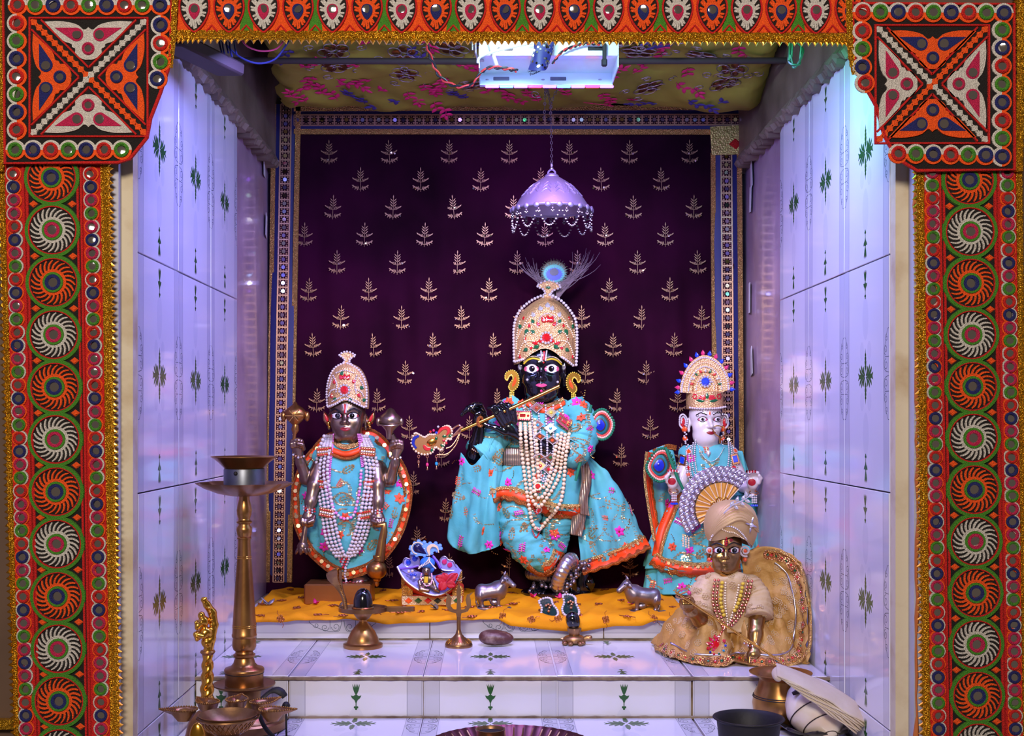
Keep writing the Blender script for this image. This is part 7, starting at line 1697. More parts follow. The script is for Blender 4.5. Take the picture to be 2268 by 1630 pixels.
# cows
def cow(label, Y, P, q, tail_u):
    """P: named picture points; q=+1 faces right"""
    fr = frame(Y); t = thing('cow_figurine', label, 'figurine', fr(P['base'][0], P['base'][1], 0)); us = [p[0] for p in P.values()]; vv = [p[1] for p in P.values()]
    s = SDF(grid(min(us)-22, max(us)+22, 1.2), grid(min(vv)-12, max(vv)+6, 1.2), grid(-34, 36, 1.4))
    ru, sh_, be = P['rump'], P['shoulder'], P['belly']
    s.cap((ru[0]+q*10, ru[1]+17, 0), (sh_[0]-q*2, sh_[1]+20, 0), 17, 18, 6); s.ell(((ru[0]+sh_[0])/2, be[1]-14, 0), (24, 15, 16), 8); s.ell((sh_[0], sh_[1]+7, 0), (12, 9, 8), 8); s.ell((ru[0]+q*6, ru[1]+8, 0), (10, 10, 12), 8)
    hd, mz = P['poll'], P['muzzle']
    s.cap((sh_[0]+q*3, sh_[1]+20, 2), (hd[0]-q*1, hd[1]+13, 7), 15, 9, 8); s.cap((hd[0], hd[1]+9, 8), (mz[0]-q*4, mz[1]-2, 12), 9.5, 5.5, 5); s.ell((mz[0]-q*4, mz[1]-1, 12), (6, 5.5, 6), 3)
    s.cap((sh_[0]+q*6, sh_[1]+30, 3), (hd[0]+q*2, hd[1]+24, 6), 9, 4, 7)
    for k in (-1, 1):
        s.chain([(hd[0]-q*2, hd[1]+9, 8+k*7), (hd[0]-q*6, hd[1]+11, 8+k*14), (hd[0]-q*9, hd[1]+14, 8+k*18)], [3.4, 4.6, 2], 2.5); s.chain([(hd[0], hd[1]+3, 8+k*5), (hd[0]-q*2, hd[1]-3, 8+k*8), (hd[0]+q*1, hd[1]-8, 8+k*7)], [3, 2.4, 1.3], 2)
        fl, rl = P['foreleg'], P['hindleg']; o = k*9
        s.chain([(fl[0]-q*2, sh_[1]+30, o*.8), (fl[0]+(k-1)*q*2.5, fl[1]-22, o), (fl[0]+(k-1)*q*2.5, fl[1]-2, o)], [9, 4.6, 4], 4); s.ell((fl[0]+(k-1)*q*2.5+q*1, fl[1]-1, o), (5.4, 3.4, 4.6), 2)
        s.chain([(ru[0]+q*7, ru[1]+22, o*.9), (rl[0]+q*9+(k-1)*q*2, rl[1]-26, o), (rl[0]+(k-1)*q*2, rl[1]-17, o), (rl[0]+q*2+(k-1)*q*2, rl[1]-2, o)], [13, 7, 4.6, 4], 4); s.ell((rl[0]+q*3+(k-1)*q*2, rl[1]-1, o), (5.4, 3.4, 4.6), 2)
    s.ell((P['belly'][0]-q*12, be[1]-2, 0), (7, 6, 7), 5)
    s.chain([(ru[0]+q*1, ru[1]+5, 0), (ru[0]-q*5, ru[1]+18, 2), (ru[0]-q*4, ru[1]+38, 3), (ru[0]-q*1, ru[1]+46, 3)], [3, 2.4, 2.2, 3.2], 2)
    put('body', s.mesh(fr, 'body', 'silver_dark'), None, t); b = MB(fr); bs = P['base']; b.lathe([(0, 0), (44, 0), (45, 2.5), (43, 5), (0, 5)], (bs[0], bs[1], 0), 34, sq=.5); b.build('base_plate', 'silver_dark', t)
    s = SDF(grid(min(us)-10, max(us)+10, 1.2), grid(fl[1]-30, fl[1]+6, 1.2), grid(-10, 26, 1.4)); c = ((fl[0]+rl[0])/2+q*8, fl[1]-9)
    s.ell((c[0]+q*3, c[1], 4), (11, 7, 7), 3); s.cap((c[0]-q*5, c[1]-4, 6), (c[0]-q*8, c[1]-10, 8), 4, 3.5, 3); s.cap((c[0]-q*7, c[1]-9, 8), (c[0]-q*13, c[1]-8, 9), 4, 2.6, 2.5)
    for k in (-1, 1): s.ell((c[0]-q*6, c[1]-13, 8+k*5), (2, 2, 3.5), 2)
    put('calf', s.mesh(fr, 'calf', 'silver_dark'), None, t); put('eye', sphere_mesh('ink', 6), Matrix.Translation(fr(hd[0]+q*5, hd[1]+9, 17)) @ Matrix.Scale(.0016, 4), t)
cow('silver cow figurine with calf facing right, left of the black statue', 2.215, dict(rump=(1059, 1296), shoulder=(1103, 1288), belly=(1084, 1326), poll=(1119, 1273), muzzle=(1141, 1297), foreleg=(1104, 1343), hindleg=(1066, 1343), base=(1088, 1349)), 1, 1057)
cow('silver cow figurine with calf facing left, near the brass child', 2.2, dict(rump=(1456, 1305), shoulder=(1405, 1296), belly=(1430, 1335), poll=(1387, 1283), muzzle=(1366, 1308), foreleg=(1410, 1351), hindleg=(1453, 1351), base=(1432, 1357)), -1, 1457)
# jewelled sandals
for lab, c, a in (('left jewelled sandal with pearl rim, below the foot of the black statue', (1213, 1349), -.25), ('right jewelled sandal with pearl rim, behind the small black egg stone', (1263, 1343), .05)):
    fr0 = frame(2.14); t = thing('sandal', lab, 'sandal', fr0(c[0], 1362, -20)); hh = lambda v: (v-1366)*1.5+12
    o = crom([(-14, -17), (2, -19), (13, -14), (14, -4), (20, 8), (18, 17), (4, 20), (-12, 18), (-17, 8), (-12, -4)], 30, True); o = shift(rot2(o, a), c[0], c[1])
    b = MB(lambda u, v, h: fr0(u, v, hh(v)+h)); b.poly(o, -5, 1, True); b.build('sole', 'velvet_teal' if 0 else 'gem_dark', t) if 'gem_dark' in MATS else (mat('gem_dark', '1d3434', .12, coat=.8), b.build('sole', 'gem_dark', t))
    for p in o: put('pearl', sphere_mesh('pearl_white'), Matrix.Translation(fr0(p[0], p[1], hh(p[1])+2)) @ Matrix.Scale(.0024, 4), t)
    for du, dv in ((0, -6), (5, -4), (-5, -4), (2, 0), (0, 6)): put('toe_bead', sphere_mesh('rose_gold'), Matrix.Translation(fr0(c[0]+du+2, c[1]+dv-2, hh(c[1]+dv)+7)) @ Matrix.Scale(.0026, 4), t)
# ------------------------------------------------------------------ toy throne with a tiny figure in a shell cradle
fr = frame(2.24); t = thing('toy_throne', 'little gold toy throne with coloured diamonds along its front', 'throne', fr(955, 1352, 0))
mat('foil_gold', 'd2a24e', .35, .7, bump=('vor', 500, 1.0)); mat('satin_red', 'b5301c', .5, sheen=.2); mat('foil_pale', 'e3cfa2', .4, .4, bump=('vor', 600, .8))
b = MB(fr); b.box((957, 1330, -30), (136, 24, 60), bev=2); b.build('bench', 'satin_red', t); b = MB(fr); b.box((957, 1330, 1.5), (134, 20, 3), bev=1); fp = b.build('front_panel', 'foil_pale', t)
for i, m in enumerate(('gem_orange', 'gem_green', 'gem_red', 'gem_dark', 'gem_orange', 'gem_green')): b = MB(fr); u = 905+21.5*i; b.dome([(u-9, 1330), (u, 1323), (u+9, 1330), (u, 1337)], 3, 6); b.build('diamond', m, fp)
for u, d0 in ((902, 0), (1014, 0)):
    b = MB(fr); P = [(u-12, 1319)]+[(u-12*math.cos(a), 1305-9*math.sin(a)) for a in np.linspace(0, PI, 10)]+[(u+12, 1319)]; b.poly(P, -56, 0, True); b.build('arm_block', 'satin_red', t); b = MB(fr); b.poly(P, 0, 2); b.build('arm_front', 'foil_gold', t)
b = MB(fr); b.box((890, 1288, -50), (9, 50, 14), bev=2); b.build('back_post', 'foil_gold', t); b = MB(fr); b.box((1018, 1288, -50), (9, 40, 14), bev=2); b.build('back_post', 'foil_gold', t)
for u in (897, 1016):
    for d in (-8, -52): b = MB(fr); b.box((u, 1347, d), (11, 14, 10), bev=1); b.build('leg', 'pearl_white', t)
sc = thing('shell_cradle', 'lilac shell-shaped cloth cradle with peacock panels on the toy throne', 'cradle', fr(950, 1318, -10))
mat('cloth_lilac', '8f8ad0', .5, sheen=.3, bump=('noise', 150, .2)); mat('felt_blue', '2f74d8', .6); mat('foam_blue', '6a9be8', .6); mat('ribbon_violet', '6a3fc0', .4)
cr_ = sheet(fr, [[(880, 1254, 6), (898, 1282, 16), (930, 1304, 24), (968, 1315, 26), (1000, 1300, 16), (1022, 1262, 2)], [(884, 1252, -6), (910, 1284, 4), (940, 1298, 10), (968, 1304, 10), (994, 1292, 4), (1018, 1260, -8)], [(892, 1248, -34), (920, 1268, -32), (945, 1276, -30), (965, 1278, -30), (988, 1268, -32), (1010, 1254, -36)]], 34, 14)
solid(cr_.build('cradle_cloth', 'cloth_lilac', sc), .002)
cr_ = sheet(fr, [[(896, 1285, 10), (930, 1308, 20), (966, 1319, 22), (1000, 1306, 12), (1020, 1280, 0)], [(910, 1312, -10), (936, 1319, -4), (966, 1321, -4), (992, 1318, -8), (1008, 1310, -14)]], 26, 10); solid(cr_.build('red_lining', 'satin_red', sc), .002)
b = MB(fr); b.tube(crom([(880, 1254, 8), (898, 1282, 18), (930, 1304, 26), (968, 1315, 28), (1000, 1300, 18), (1022, 1262, 4)], 30), 2.2, 6); b.build('silver_rim', 'silver', sc)
b = MB(fr); b.tube([(886, 1259, 8), (912, 1256, 10), (928, 1252, 6)], 2.6, 6); b.tube([(958, 1232, -8), (970, 1246, -2), (976, 1258, 2)], 3.4, 6); b.build('ribbon', 'ribbon_violet', sc)
for P, gs, m in (([(892, 1250), (896, 1238), (908, 1240), (908, 1230), (922, 1232), (928, 1244), (924, 1256), (902, 1258)], ((903, 1247), (917, 1239)), 'gem_blue'), ([(976, 1262), (974, 1242), (984, 1234), (992, 1242), (1002, 1244), (1008, 1254), (1014, 1264), (996, 1266)], ((984, 1246), (996, 1253)), 'gem_pink')):
    b = MB(fr); b.poly(crom(P, 26, True), -22, -19, True); pn_ = b.build('peacock_panel', 'cloth_lilac', sc); b = MB(fr); b.tube([(x, y, -18) for x, y in crom(P, 30, True)], 1.5, 5, True); b.build('silver_cord', 'silver', pn_)
    for g in gs: put('gem', drop_mesh(m, 6, 5.5), Matrix.Translation(fr(g[0], g[1], -19)) @ Matrix.Rotation(-.5 if m == 'gem_blue' else .5, 4, 'Y') @ Matrix.Scale(2.24*1.1, 4), pn_)
for u, v, m in ((912, 1272, 'gem_blue'), (920, 1272, 'gem_blue'), (906, 1264, 'pearl_white'), (914, 1263, 'pearl_white'), (918, 1278, 'pearl_white'), (936, 1299, 'pearl_white'), (971, 1310, 'pearl_white')): put('bead', sphere_mesh(m), Matrix.Translation(fr(u, v, 12)) @ Matrix.Scale(.003, 4), sc)
bb = thing('figurine', 'tiny dark metal baby figure with a blue turban in the shell cradle', 'figurine', fr(948, 1300, 18))
s = SDF(grid(918, 985, 1.0), grid(1248, 1312, 1.0), grid(-10, 40, 1.2)); s.ell((945, 1263, 14), (9.5, 10.5, 9.5), 2); s.ell((945, 1268, 20), (5, 4, 4), 3); s.ell((945, 1265, 24), (1.8, 2.4, 2), 1.2); s.ell((946, 1284, 12), (11, 14, 9), 4)
s.chain([(937, 1278, 14), (930, 1286, 20), (932, 1293, 25)], [4.5, 4, 3.6], 2); s.chain([(955, 1278, 14), (962, 1290, 20), (966, 1300, 24)], [4.5, 4, 3.6], 2); s.chain([(940, 1295, 16), (934, 1302, 25), (950, 1304, 28)], [6.5, 5.5, 4], 3); s.chain([(953, 1295, 16), (966, 1302, 24), (972, 1306, 25)], [6.5, 5, 4], 3)
bd = put('body', s.mesh(fr, 'body', 'bronze'), None, bb)
for du in (-3.5, 3.5): put('eye', sphere_mesh('ink', 6), Matrix.Translation(fr(945+du, 1261, 22.2)) @ Matrix.Scale(.0011, 4), bd)
b = MB(fr); b.sph((947, 1246, 8), 17, 16, (1, .8, .9)); b.sph((951, 1258, 4), 12, 10, (1, 1, .8)); tb2 = b.build('turban', 'felt_blue', bb)
b = MB(fr)
for P in ([(929, 1256), (938, 1250), (950, 1244), (953, 1236)], [(952, 1240), (960, 1250), (966, 1256)], [(930, 1252), (946, 1242), (952, 1232)]):
    for p in crom(P, 12): b.sph((p[0], p[1], 24), 1.7, 6)
b.build('turban_pearls', 'pearl_white', tb2)
b = MB(fr); b.box((945, 1281, 22), (9, 14, 3), RZ(.1), 1); b.build('yellow_bib', 'yellow_bead', bb)
b = MB(fr)
for P in ([(935, 1268), (934, 1280), (944, 1294), (954, 1292)], [(957, 1268), (958, 1280), (956, 1290)]):
    for i, p in enumerate(crom(P, 12)): b.cur = i % 2; b.sph((p[0], p[1], 24), 1.9, 6)
b.build('bead_garland', ['pink_bead', 'pearl_white'], bb)
orn = b = MB(fr); o = crom([(910, 1212), (918, 1204), (926, 1199), (938, 1201), (950, 1204), (962, 1203), (972, 1207), (977, 1213), (972, 1219), (960, 1222), (950, 1230), (930, 1231), (918, 1229), (910, 1222)], 40, True); b.poly(o, -4, 0, True); od = b.build('feather_ornament', 'foam_blue', bb)
for p in o[::3]: b = MB(fr); b.dome(circ(p[0], p[1], 4.6, 8), -3, 2); b.build('ball', 'foam_blue', od)
b = MB(fr); b.dome(tear((925, 1214), 10, (946, 1228)), 0, 4); b.build('dark_eye', 'feather_dark', od)
b = MB(fr)
for p in crom(tear((925, 1214), 13, (948, 1230)), 24): b.sph((p[0], p[1], 2), 1.5, 6)
b.build('pearl_rim', 'pearl_cream', od); b = MB(fr); b.ribbon(crom([(952, 1230), (949, 1216), (957, 1208), (968, 1212), (972, 1224)], 16), [3, 5, 7, 9, 10, 10, 9, 8, 7, 7, 6, 5, 4, 3, 3, 2], 1, 4); b.build('crest', 'pearl_cream', od)
hb = thing('hibiscus', 'red hibiscus flower lying on the right side of the shell cradle', 'flower', fr(990, 1285, 30)); mat('petal_red', 'b8122e', .5, sheen=.3)
for k, (a, L) in enumerate(((-2.7, 26), (-1.9, 20), (-.6, 30), (.5, 22), (2.3, 24))):
    b = MB(fr); vs = []
    for i in range(7):
        q = i/6
        for s_ in range(-3, 4): ww = 10*math.sin(PI*min(.97, q*.85+.08))*s_/3; x = L*q; vs.append((990+x*math.cos(a)-ww*math.sin(a), 1284+x*math.sin(a)+ww*math.cos(a), 30+8*q-7*q*q+1.4*math.sin(s_*2+q*7)*q))
    b.add(vs, [(7*i+j, 7*i+j+1, 7*i+8+j, 7*i+7+j) for i in range(6) for j in range(6)]); solid(b.build('petal', 'petal_red', hb), .0006)
b = MB(fr); b.tube([(990, 1284, 34), (996, 1274, 44), (1004, 1266, 48)], 1.4, 6); b.build('stamen', 'gem_pink', hb); b = MB(fr); b.tube([(1008, 1284, 26), (1022, 1282, 24), (1030, 1276, 22)], 1.2, 5); b.build('stalk', 'petal_dry', hb)
# ------------------------------------------------------------------ brass oil lamp, bell, five-flame lamp (lower left)
fr = frame(1.77); V0 = 932+.4388*F/1.77; cx = 541; h = lambda v: V0-v
t = thing('oil_lamp', 'tall brass oil lamp on a turned stem with a petal dish and a top bowl', 'lamp', fr(cx, V0, 0))
def lt(name, prof, m='brass', n=44, par=None, **k): b = MB(fr); b.lathe([(r, h(v)) for r, v in prof], (cx, V0, 0), n, **k); return b.build(name, m, par or t)
lt('base', [(0, 1612), (91, 1612), (93, 1610), (93, 1594), (89, 1590), (84, 1590), (72, 1592), (66, 1584), (52, 1576), (44, 1566), (38, 1552), (36, 1540), (37, 1530), (34, 1520)], 'copper')
lt('drip_plate', [(34, 1524), (60, 1521), (68, 1516), (68, 1513), (60, 1515), (42, 1517), (40, 1514)], 'copper')
lt('stem_foot', [(42, 1516), (42, 1490), (44, 1486), (44, 1482), (42, 1479), (30, 1475), (24, 1468), (21, 1458)]); b = MB(fr); b.torus((cx, 1489, 0), 42.6, 1, 40, 5, RX(PI/2)); b.build('groove', 'iron', t)
lt('stem', [(21, 1460), (20, 1456), (24, 1453), (24.5, 1449), (20, 1446), (19, 1442), (24, 1438), (26.5, 1430), (26, 1420), (25, 1412), (27, 1410), (27.5, 1405), (26, 1402), (25.5, 1380), (23, 1340), (19, 1280), (15.5, 1230), (14, 1200), (14.2, 1194), (16, 1193), (16, 1190), (14, 1188), (16, 1183), (17.5, 1174), (17, 1168), (13, 1163), (13, 1160), (17, 1158), (17.5, 1155), (14, 1152), (13, 1148), (16, 1140), (17, 1130), (15, 1118), (12, 1106), (12, 1098)])
for v, r in ((1232, 15.6), (1236, 16), (1384, 25.8), (1388, 26)): b = MB(fr); b.torus((cx, v, 0), r, .8, 32, 5, RX(PI/2)); b.build('turned_line', 'brass_bright', t)
lt('petal_dish', [(12, 1099), (30, 1098), (60, 1092), (85, 1082), (102, 1072), (105, 1069), (103, 1070), (84, 1079), (58, 1088), (30, 1093), (0, 1094)], 'copper', 84, wob=lambda a, z: 1+(.13*abs(math.cos(4*a))-.085)*min(1, max(0, (z-(h(1099)))/20)))
lt('steel_band', [(45, 1090), (45, 1040), (44, 1038), (41, 1038)], 'steel_grey'); b = MB(fr); b.sph((531, 1047, 45), 4.5, 10, (1, 1, .6)); b.build('rivet', 'iron', t)
lt('top_bowl', [(40, 1040), (44, 1036), (56, 1024), (68, 1015), (73, 1012), (73, 1010.5), (66, 1014), (54, 1022), (42, 1033), (0, 1036)], 'brass')
# bell with an ornate handle
fr = frame(1.668); V0 = 932+.4388*F/1.668; cx = 452
t = thing('hand_bell', 'brass hand bell with a twisted handle and a hooded figure on top', 'bell', fr(cx, V0, 0))
b = MB(fr); b.lathe([(0, 18), (44, 2), (48, 0), (50, 4), (47, 12), (40, 30), (36, 50), (30, 66), (18, 76), (12, 80)], (cx, V0, 0), 36); b.build('bell_body', 'brass', t)
b = MB(fr)
N = 46
for j in range(N):
    v = 1560-j*(1560-1444)/(N-1); r = 15.5-4.5*j/(N-1)
    for k in range(16): a = 2*PI*k/16; rr_ = r*(1+.13*math.sin(2*a+j*.62)); b.v.append(fr(cx+6+rr_*math.cos(a)+2*j/N, v, rr_*math.sin(a)))
for j in range(N-1):
    for k in range(16): b.f.append((16*j+k, 16*j+(k+1) % 16, 16*j+16+(k+1) % 16, 16*j+16+k)); b.m.append(0)
b.build('twisted_handle', 'brass_bright', t)
b = MB(fr); b.lathe([(15, 0), (17, -4), (12, -10)], (cx+8, 1440, 0), 20); b.build('collar', 'brass', t)
s = SDF(grid(418, 488, 1.3), grid(1318, 1458, 1.3), grid(-30, 36, 1.5)); o = 460
s.chain([(o, 1444, 0), (o+8, 1415, -2), (o+13, 1385, -6), (o+9, 1358, -6), (o-2, 1340, -2), (o-8, 1328, 2), (o-3, 1324, 4)], [11, 9, 9, 9, 8, 6, 3], 4); s.ell((o-8, 1376, 4), (12, 13, 12), 4); s.ell((o-12, 1362, 8), (8, 9, 8), 3); s.ell((o-5, 1400, 4), (16, 13, 13), 4); s.ell((o-2, 1422, 2), (12, 12, 11), 4)
for q in (-1, 1): s.chain([(o-10, 1376, 4+q*10), (o-20, 1388, 6+q*10), (o-22, 1376, 10+q*6)], [5, 4.5, 4], 2.5); s.chain([(o-6, 1406, 4+q*10), (o-22, 1402, 6+q*10), (o-20, 1414, 6+q*9)], [7, 6, 4.5], 2.5)
for i in range(5): s.cap((o+4+i*1.5-(i > 3)*4, 1346+9*i, 6), (o+9, 1350+9*i, -2), 2.4, 1.6, 1.5)
put('hooded_figure', s.mesh(fr, 'hooded_figure', 'brass_bright'), None, t)
# five-flame lamp
fr = frame(1.585); V0 = 932+.4388*F/1.585; cx = 505
t = thing('five_flame_lamp', 'brass ritual lamp with a large engraved cup and five leaf-shaped oil cups around it', 'lamp', fr(cx, V0, 0))
b = MB(fr); b.lathe([(0, 0), (60, 0), (58, 8), (40, 14), (20, 24), (15, 40), (20, 50), (28, 56)], (cx, V0, 0), 32); b.build('foot', 'copper', t)
CH = V0-1583
b = MB(fr); b.lathe([(18, CH-44), (30, CH-42), (48, CH-30), (60, CH-12), (65, CH), (66, CH+2), (63, CH+2), (56, CH-10), (42, CH-26), (20, CH-36), (0, CH-38)], (cx, V0, 0), 48); cup = b.build('cup', 'brass_dull', t)
for q in (-1, 1):
    b = MB(fr)
    for i in range(30):
        a = 2*PI*i/30; b.tube([(cx+r*math.cos(a+o*q), V0-z, r*math.sin(a+o*q)) for r, z, o in ((62.5, CH-9, 0), (55.5, CH-21, .12), (45, CH-33, .26))], 1, 4)
    b.build('engraving', 'brass', cup)
b = MB(fr); b.sph((cx-5, V0-CH+33, 0), 16, 12, (1.5, .5, 1)); b.build('ash', 'petal_dry', cup)
for i, ang in enumerate((PI, PI*.72, PI*.5, PI*.28, 0)):
    ca, sa = math.cos(ang), -math.sin(ang); R = 98; c = (cx+R*ca, R*sa)
    b = MB(fr); P = crom([(-30, -2), (-22, 18), (0, 25), (22, 18), (40, 7), (54, 0), (40, -7), (22, -18), (0, -25), (-22, -18)], 40, True)
    tr = lambda x, y: (c[0]+x*ca-y*sa, c[1]+x*sa+y*ca); n = 40; vs = []
    for k, z in ((.15, -24), (.5, -22), (.82, -10), (.93, 0), (1, 2), (1.0, 4), (.88, 3), (.66, -2), (.55, -10), (.3, -16)):
        for x, y in P:
            kx = k if k > .83 else k*min(1, 28/math.hypot(x, y)); p = tr(x*kx, y*kx); vs.append((p[0], 1574-z, p[1]))
    b.add(vs, [(r*n+q, r*n+(q+1) % n, (r+1)*n+(q+1) % n, (r+1)*n+q) for r in range(9) for q in range(n)]+[tuple(range(n)), tuple(range(9*n, 10*n))]); oc = b.build('oil_cup', 'copper', t)
    b = MB(fr)
    for q in range(n): p = tr(*P[q]); b.sph((p[0], 1570, p[1]), 2.3, 6)
    b.build('beaded_rim', 'copper', oc); b = MB(fr); p = tr(0, 0); b.lathe([(19, 10), (14, 3), (0, 1)], (p[0], 1590, p[1]), 18); b.build('well', 'brass_bright', oc)
b = MB(fr); b.torus((cx, 1588, 0), 67, 2.6, 40, 6, RX(PI/2)); b.build('ring', 'copper', t)
fr = frame(1.525); V0 = 932+.4388*F/1.525
t = thing('bell_highlight', 'polished brass ladle of the bell, shaped as an upright oval, in front of the five-flame lamp', 'highlight', fr(437, V0, 0)); b = MB(fr); b.sph((437, 1634, 0), 18, 18, (1, 1.9, .55)); b.build('bowl', 'brass_bright', t); b = MB(fr); b.tube([(437, 1662, 0), (437, V0, 0)], 4, 8); b.build('handle', 'brass_bright', t)  # upright bowl on a stem stands in for the egg-like highlight of the bell
fr = frame(1.70); V0 = 932+.4388*F/1.70
t = thing('iron_spoon', 'black iron incense spoon with a bent strip handle behind the five-flame lamp', 'spoon', fr(600, V0, 0)); b = MB(fr); b.lathe([(0, 0), (22, 0), (26, 12), (24, 12), (20, 3), (0, 3)], (637, V0, 30), 20); b.build('pan', 'iron', t)
b = MB(fr); b.tube(crom([(625, V0-6, 40), (590, 1600, 30), (574, 1560, 10), (590, 1538, 0), (608, 1529, -2), (622, 1533, -2), (631, 1544, -2)], 24), [5]*14+[6, 7, 8, 9, 9, 9, 9, 8, 8, 7], 8, flat=.4); b.build('handle', 'iron', t); b = MB(fr); b.tube([(639, V0-6, 26), (637, 1562, 20)], 2.4, 6); b.sph((637, 1558, 20), 9, 10); b.build('lid_knob', 'iron', t)
# ------------------------------------------------------------------ thali, bowl, pot, conch, napkin (lower right)
fr = frame(1.60); V0 = 932+.4388*F/1.60; t = thing('thali', 'large copper thali plate with a fluted rim at the front of the step', 'plate', fr(1130, V0, 0))
b = MB(fr); b.lathe([(0, 0), (150, 0), (165, 8), (186, 26), (192, 30), (190, 33), (182, 28), (160, 10), (148, 4), (0, 4)], (1130, V0, 0), 200, wob=lambda a, z: 1+.008*math.cos(50*a)*(z > 6)); mat('copper_plum', '7a4a4c', .3, .9, var=('5a3436', 20, .35, .75)); b.build('plate', 'copper_plum', t, ang=60)
fl_m = None
for i in range(50):
    a = 2*PI*i/50; b = MB(fr); b.tube([(1130+r*math.cos(a), V0-z, r*math.sin(a)) for r, z in ((160, 11), (172, 18), (184, 27))], 2.4, 5); b.build('flute_ridge', 'copper', t)
fr = frame(1.64); t2 = thing('small_bowl', 'small dark brass bowl standing on the thali plate', 'bowl', fr(1085, 1652, 0)); V1 = 932+(.4388-.0035)*F/1.64; H = V1-1614
b = MB(fr); b.lathe([(0, 0), (18, 0), (24, 8), (30, H*.5), (31, H-4), (33, H), (30, H), (26, H-6), (20, 8), (0, 6)], (1086, V1, 0), 30); b.build('bowl', 'brass_dull', t2); b = MB(fr); b.lathe([(0, H-6), (27, H-6), (27, H-8), (0, H-8)], (1086, V1, 0), 24); b.build('dark_inside', 'iron', t2)  # dark disc closes the bowl just below its rim
fr = frame(1.575); V0 = 932+.4388*F/1.575; t = thing('black_bowl', 'black iron bowl with a wide rim, beside the conch shell', 'bowl', fr(1658, V0, 0)); H = V0-1588
b = MB(fr); b.lathe([(0, 0), (46, 0), (52, 10), (66, H*.6), (70, H-8), (79, H-2), (78, H), (74, H), (66, H-7), (60, H*.6), (46, 14), (0, 10)], (1658, V0, 0), 44); b.build('bowl', 'iron', t)
fr = frame(1.79); V0 = 932+.4388*F/1.79; t = thing('lota_pot', 'brass water pot with a wide flared rim, under the folded napkin', 'pot', fr(1729, V0, 0)); H = V0-1490
b = MB(fr); b.lathe([(0, 0), (40, 0), (50, 6), (59, 26), (62, 48), (58, 70), (50, 86), (46, 100), (46, H-14), (54, H-6), (68, H), (69, H+2), (64, H+1), (50, H-6), (42, H-16), (42, 90), (52, 60), (40, 8), (0, 6)], (1729, V0, 0), 48); b.build('pot_body', 'brass', t); b = MB(fr); b.torus((1729, V0-66, 0), 59.5, 1.1, 40, 5, RX(PI/2)); b.torus((1729, V0-62, 0), 60.5, 1.1, 40, 5, RX(PI/2)); b.build('engraved_line', 'iron', t)
# conch: axis from the body towards the viewer and down
fr = frame(1.735); ax = Vector((.30, .62, .72)).normalized(); up = Vector((0, 0, 1)); x_ = ax.cross(up).normalized(); y_ = ax.cross(x_)
t = thing('conch_shell', 'white conch shell with dark spiral lines resting on a dark dish', 'shell', fr(1800, 1625, 0)); c0 = Vector((1803, 1563, 0))
Mx = Matrix((x_, -ax, y_)).transposed()          # lathe axis (up) -> -ax
prof = [(0, 70), (20, 66), (44, 52), (60, 30), (69, 6), (69, -16), (62, -40), (52, -55), (50, -58), (38, -70), (36, -73), (24, -82), (22, -85), (12, -92), (6, -95), (0, -94)]
mat('conch', 'e4d8ca', .3, coat=.4, var=('cda37a', 12, .5, .85)); mat('conch_line', '2b1a16', .6); mat('leaf_metal', '55504f', .35, .85, var=('3a3434', 22, .35, .75))
b = MB(fr); prof = [(r*.93, z*.93) for r, z in prof]
b.lathe([(r, -z) for r, z in prof], tuple(c0), 52, Mx, wob=lambda a, z: 1+.02*math.sin(a+z*.02)); cs = b.build('shell', 'conch', t)
b = MB(fr); P = []
for i in range(120):
    q = i/119; a = 2.6+q*2*PI*2.6; z = (-8-86*q**.8)*.93; r = .93*float(np.interp(-z/.93, [-70, -30, -6, 16, 40, 55, 58, 70, 73, 82, 85, 92, 95], [0, 60, 69, 69, 62, 52, 50, 38, 36, 24, 22, 12, 6]))+.4
    p = c0+Mx @ Vector((r*math.cos(a), z, r*math.sin(a))); P.append(tuple(p))
b.tube(P, [1.3]*100+[1.0]*20, 6); b.build('spiral_line', 'conch_line', cs)
p = c0+Mx @ Vector((0, -88, 0)); b = MB(fr); b.sph(tuple(p), 9, 10, (1, .8, .6)); b.build('worn_tip', 'conch_line', cs)
b = MB(fr); b.tube([(1748, 1530, 30), (1765, 1522, 30), (1790, 1520, 26), (1820, 1527, 22)], [4, 7, 7, 3], 8); b.build('lip_opening', 'conch_line', cs)
t = thing('leaf_dish', 'dark petal-edged metal dish holding the conch shell', 'dish', fr(1808, 1640, 0)); V0 = 932+.4388*F/1.735
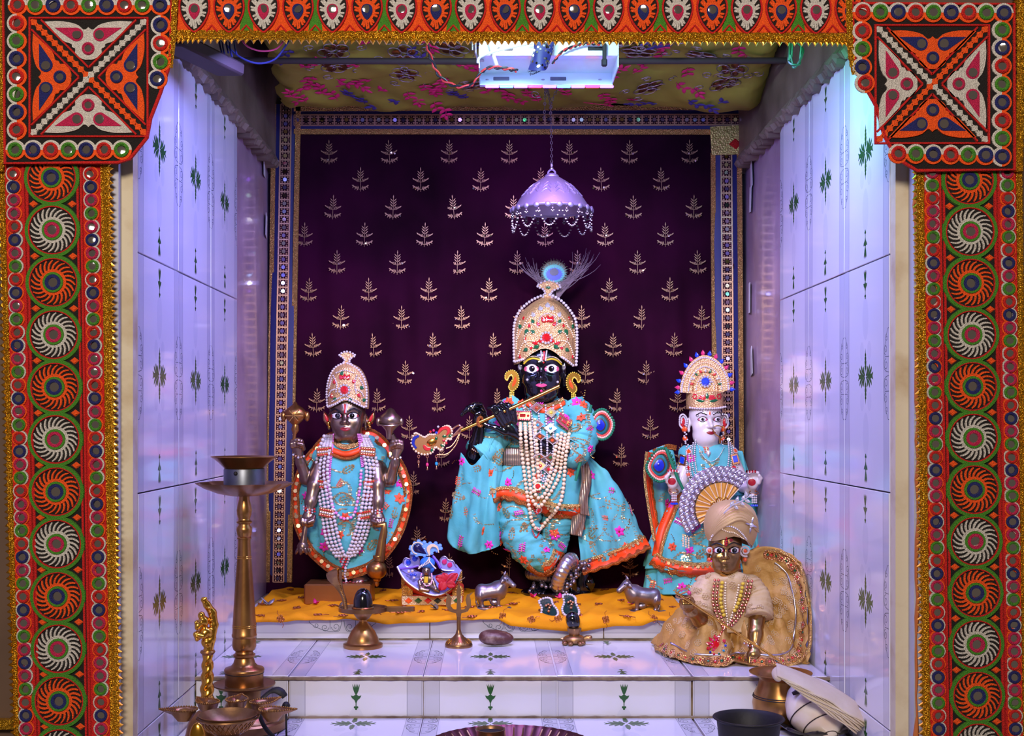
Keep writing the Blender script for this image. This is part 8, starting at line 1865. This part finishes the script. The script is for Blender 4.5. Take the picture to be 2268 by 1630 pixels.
for i in range(8):
    a = 2*PI*i/8+.2; b = MB(fr); vs = []
    for j in range(7):
        q = j/6
        for s_ in range(-3, 4): ww = 30*math.sin(PI*(.18+.8*q)**1.1)*s_/3 if q < .99 else 0; r = 30+60*q; vs.append((1808+r*math.cos(a)-ww*math.sin(a), V0-2-19*q**1.6-2*abs(s_)*q, (r*math.sin(a)+ww*math.cos(a))*.9))
    b.add(vs, [(7*j+k, 7*j+k+1, 7*j+8+k, 7*j+7+k) for j in range(6) for k in range(6)]); solid(b.build('petal', 'leaf_metal', t), .0012)
b = MB(fr); b.lathe([(0, 0), (40, 0), (36, 8), (0, 10)], (1808, V0, 0), 24); b.build('dish_base', 'leaf_metal', t)
# folded napkin
fr = frame(1.70); mat('napkin', 'd0c1ae', .85, bump=('noise', 300, .3), var=('bda88e', 14, .4, .75), sheen=.2)
t = thing('folded_napkin', 'folded off-white cotton napkin lying across the water pot and the conch shell', 'cloth', fr(1800, 1520, 10))
for L in range(9):
    b = MB(fr); NU, NV = 26, 12; ins = 0 if L == 0 else 1
    for j in range(NV+1):
        for i in range(NU+1):
            s_, q = i/NU, j/NV
            A = np.array((1710+3*L*ins, 1487+2.2*L, 48.0)); Bm = np.array((1793, 1525+3.6*L, 60.0)); Ce = np.array((1900-2.6*L, 1590+2.6*L-1.5*(L > 4), 62.0))
            f = A*(1-s_)**2+2*s_*(1-s_)*(Bm-np.array((0, 4, 0)))+Ce*s_**2
            D = np.array((1722+3*L*ins, 1471+2.2*L, -12.0)); E = np.array((1850, 1513+2.5*L, -16.0)); G = np.array((1922-2*L, 1573+2*L, -10.0))
            k = D*(1-s_)**2+2*s_*(1-s_)*E+G*s_**2
            p = f*(1-q)+k*q; w_ = 2.6*math.sin(s_*18+L*1.9)*(1-q)*s_+1.2*math.sin(s_*9+L)*s_
            b.v.append(fr(p[0], p[1]+w_-(4*math.sin(PI*q) if L == 0 else 2*math.sin(PI*q)), p[2]+2.0*math.sin(s_*25+L*2.3)*(1-q)))
    for j in range(NV):
        for i in range(NU): b.f.append((j*(NU+1)+i, j*(NU+1)+i+1, (j+1)*(NU+1)+i+1, (j+1)*(NU+1)+i)); b.m.append(0)
    solid(b.build('fold', 'napkin', t, ang=180), .0011)
b = MB(fr); b.tube(crom([(1717, 1496, 48), (1713, 1488, 22), (1727, 1478, -8)], 14), [1, 5, 7.5, 9, 9, 9, 9, 9, 9, 8, 7, 5, 3, 1], 12); b.build('rounded_fold', 'napkin', t)
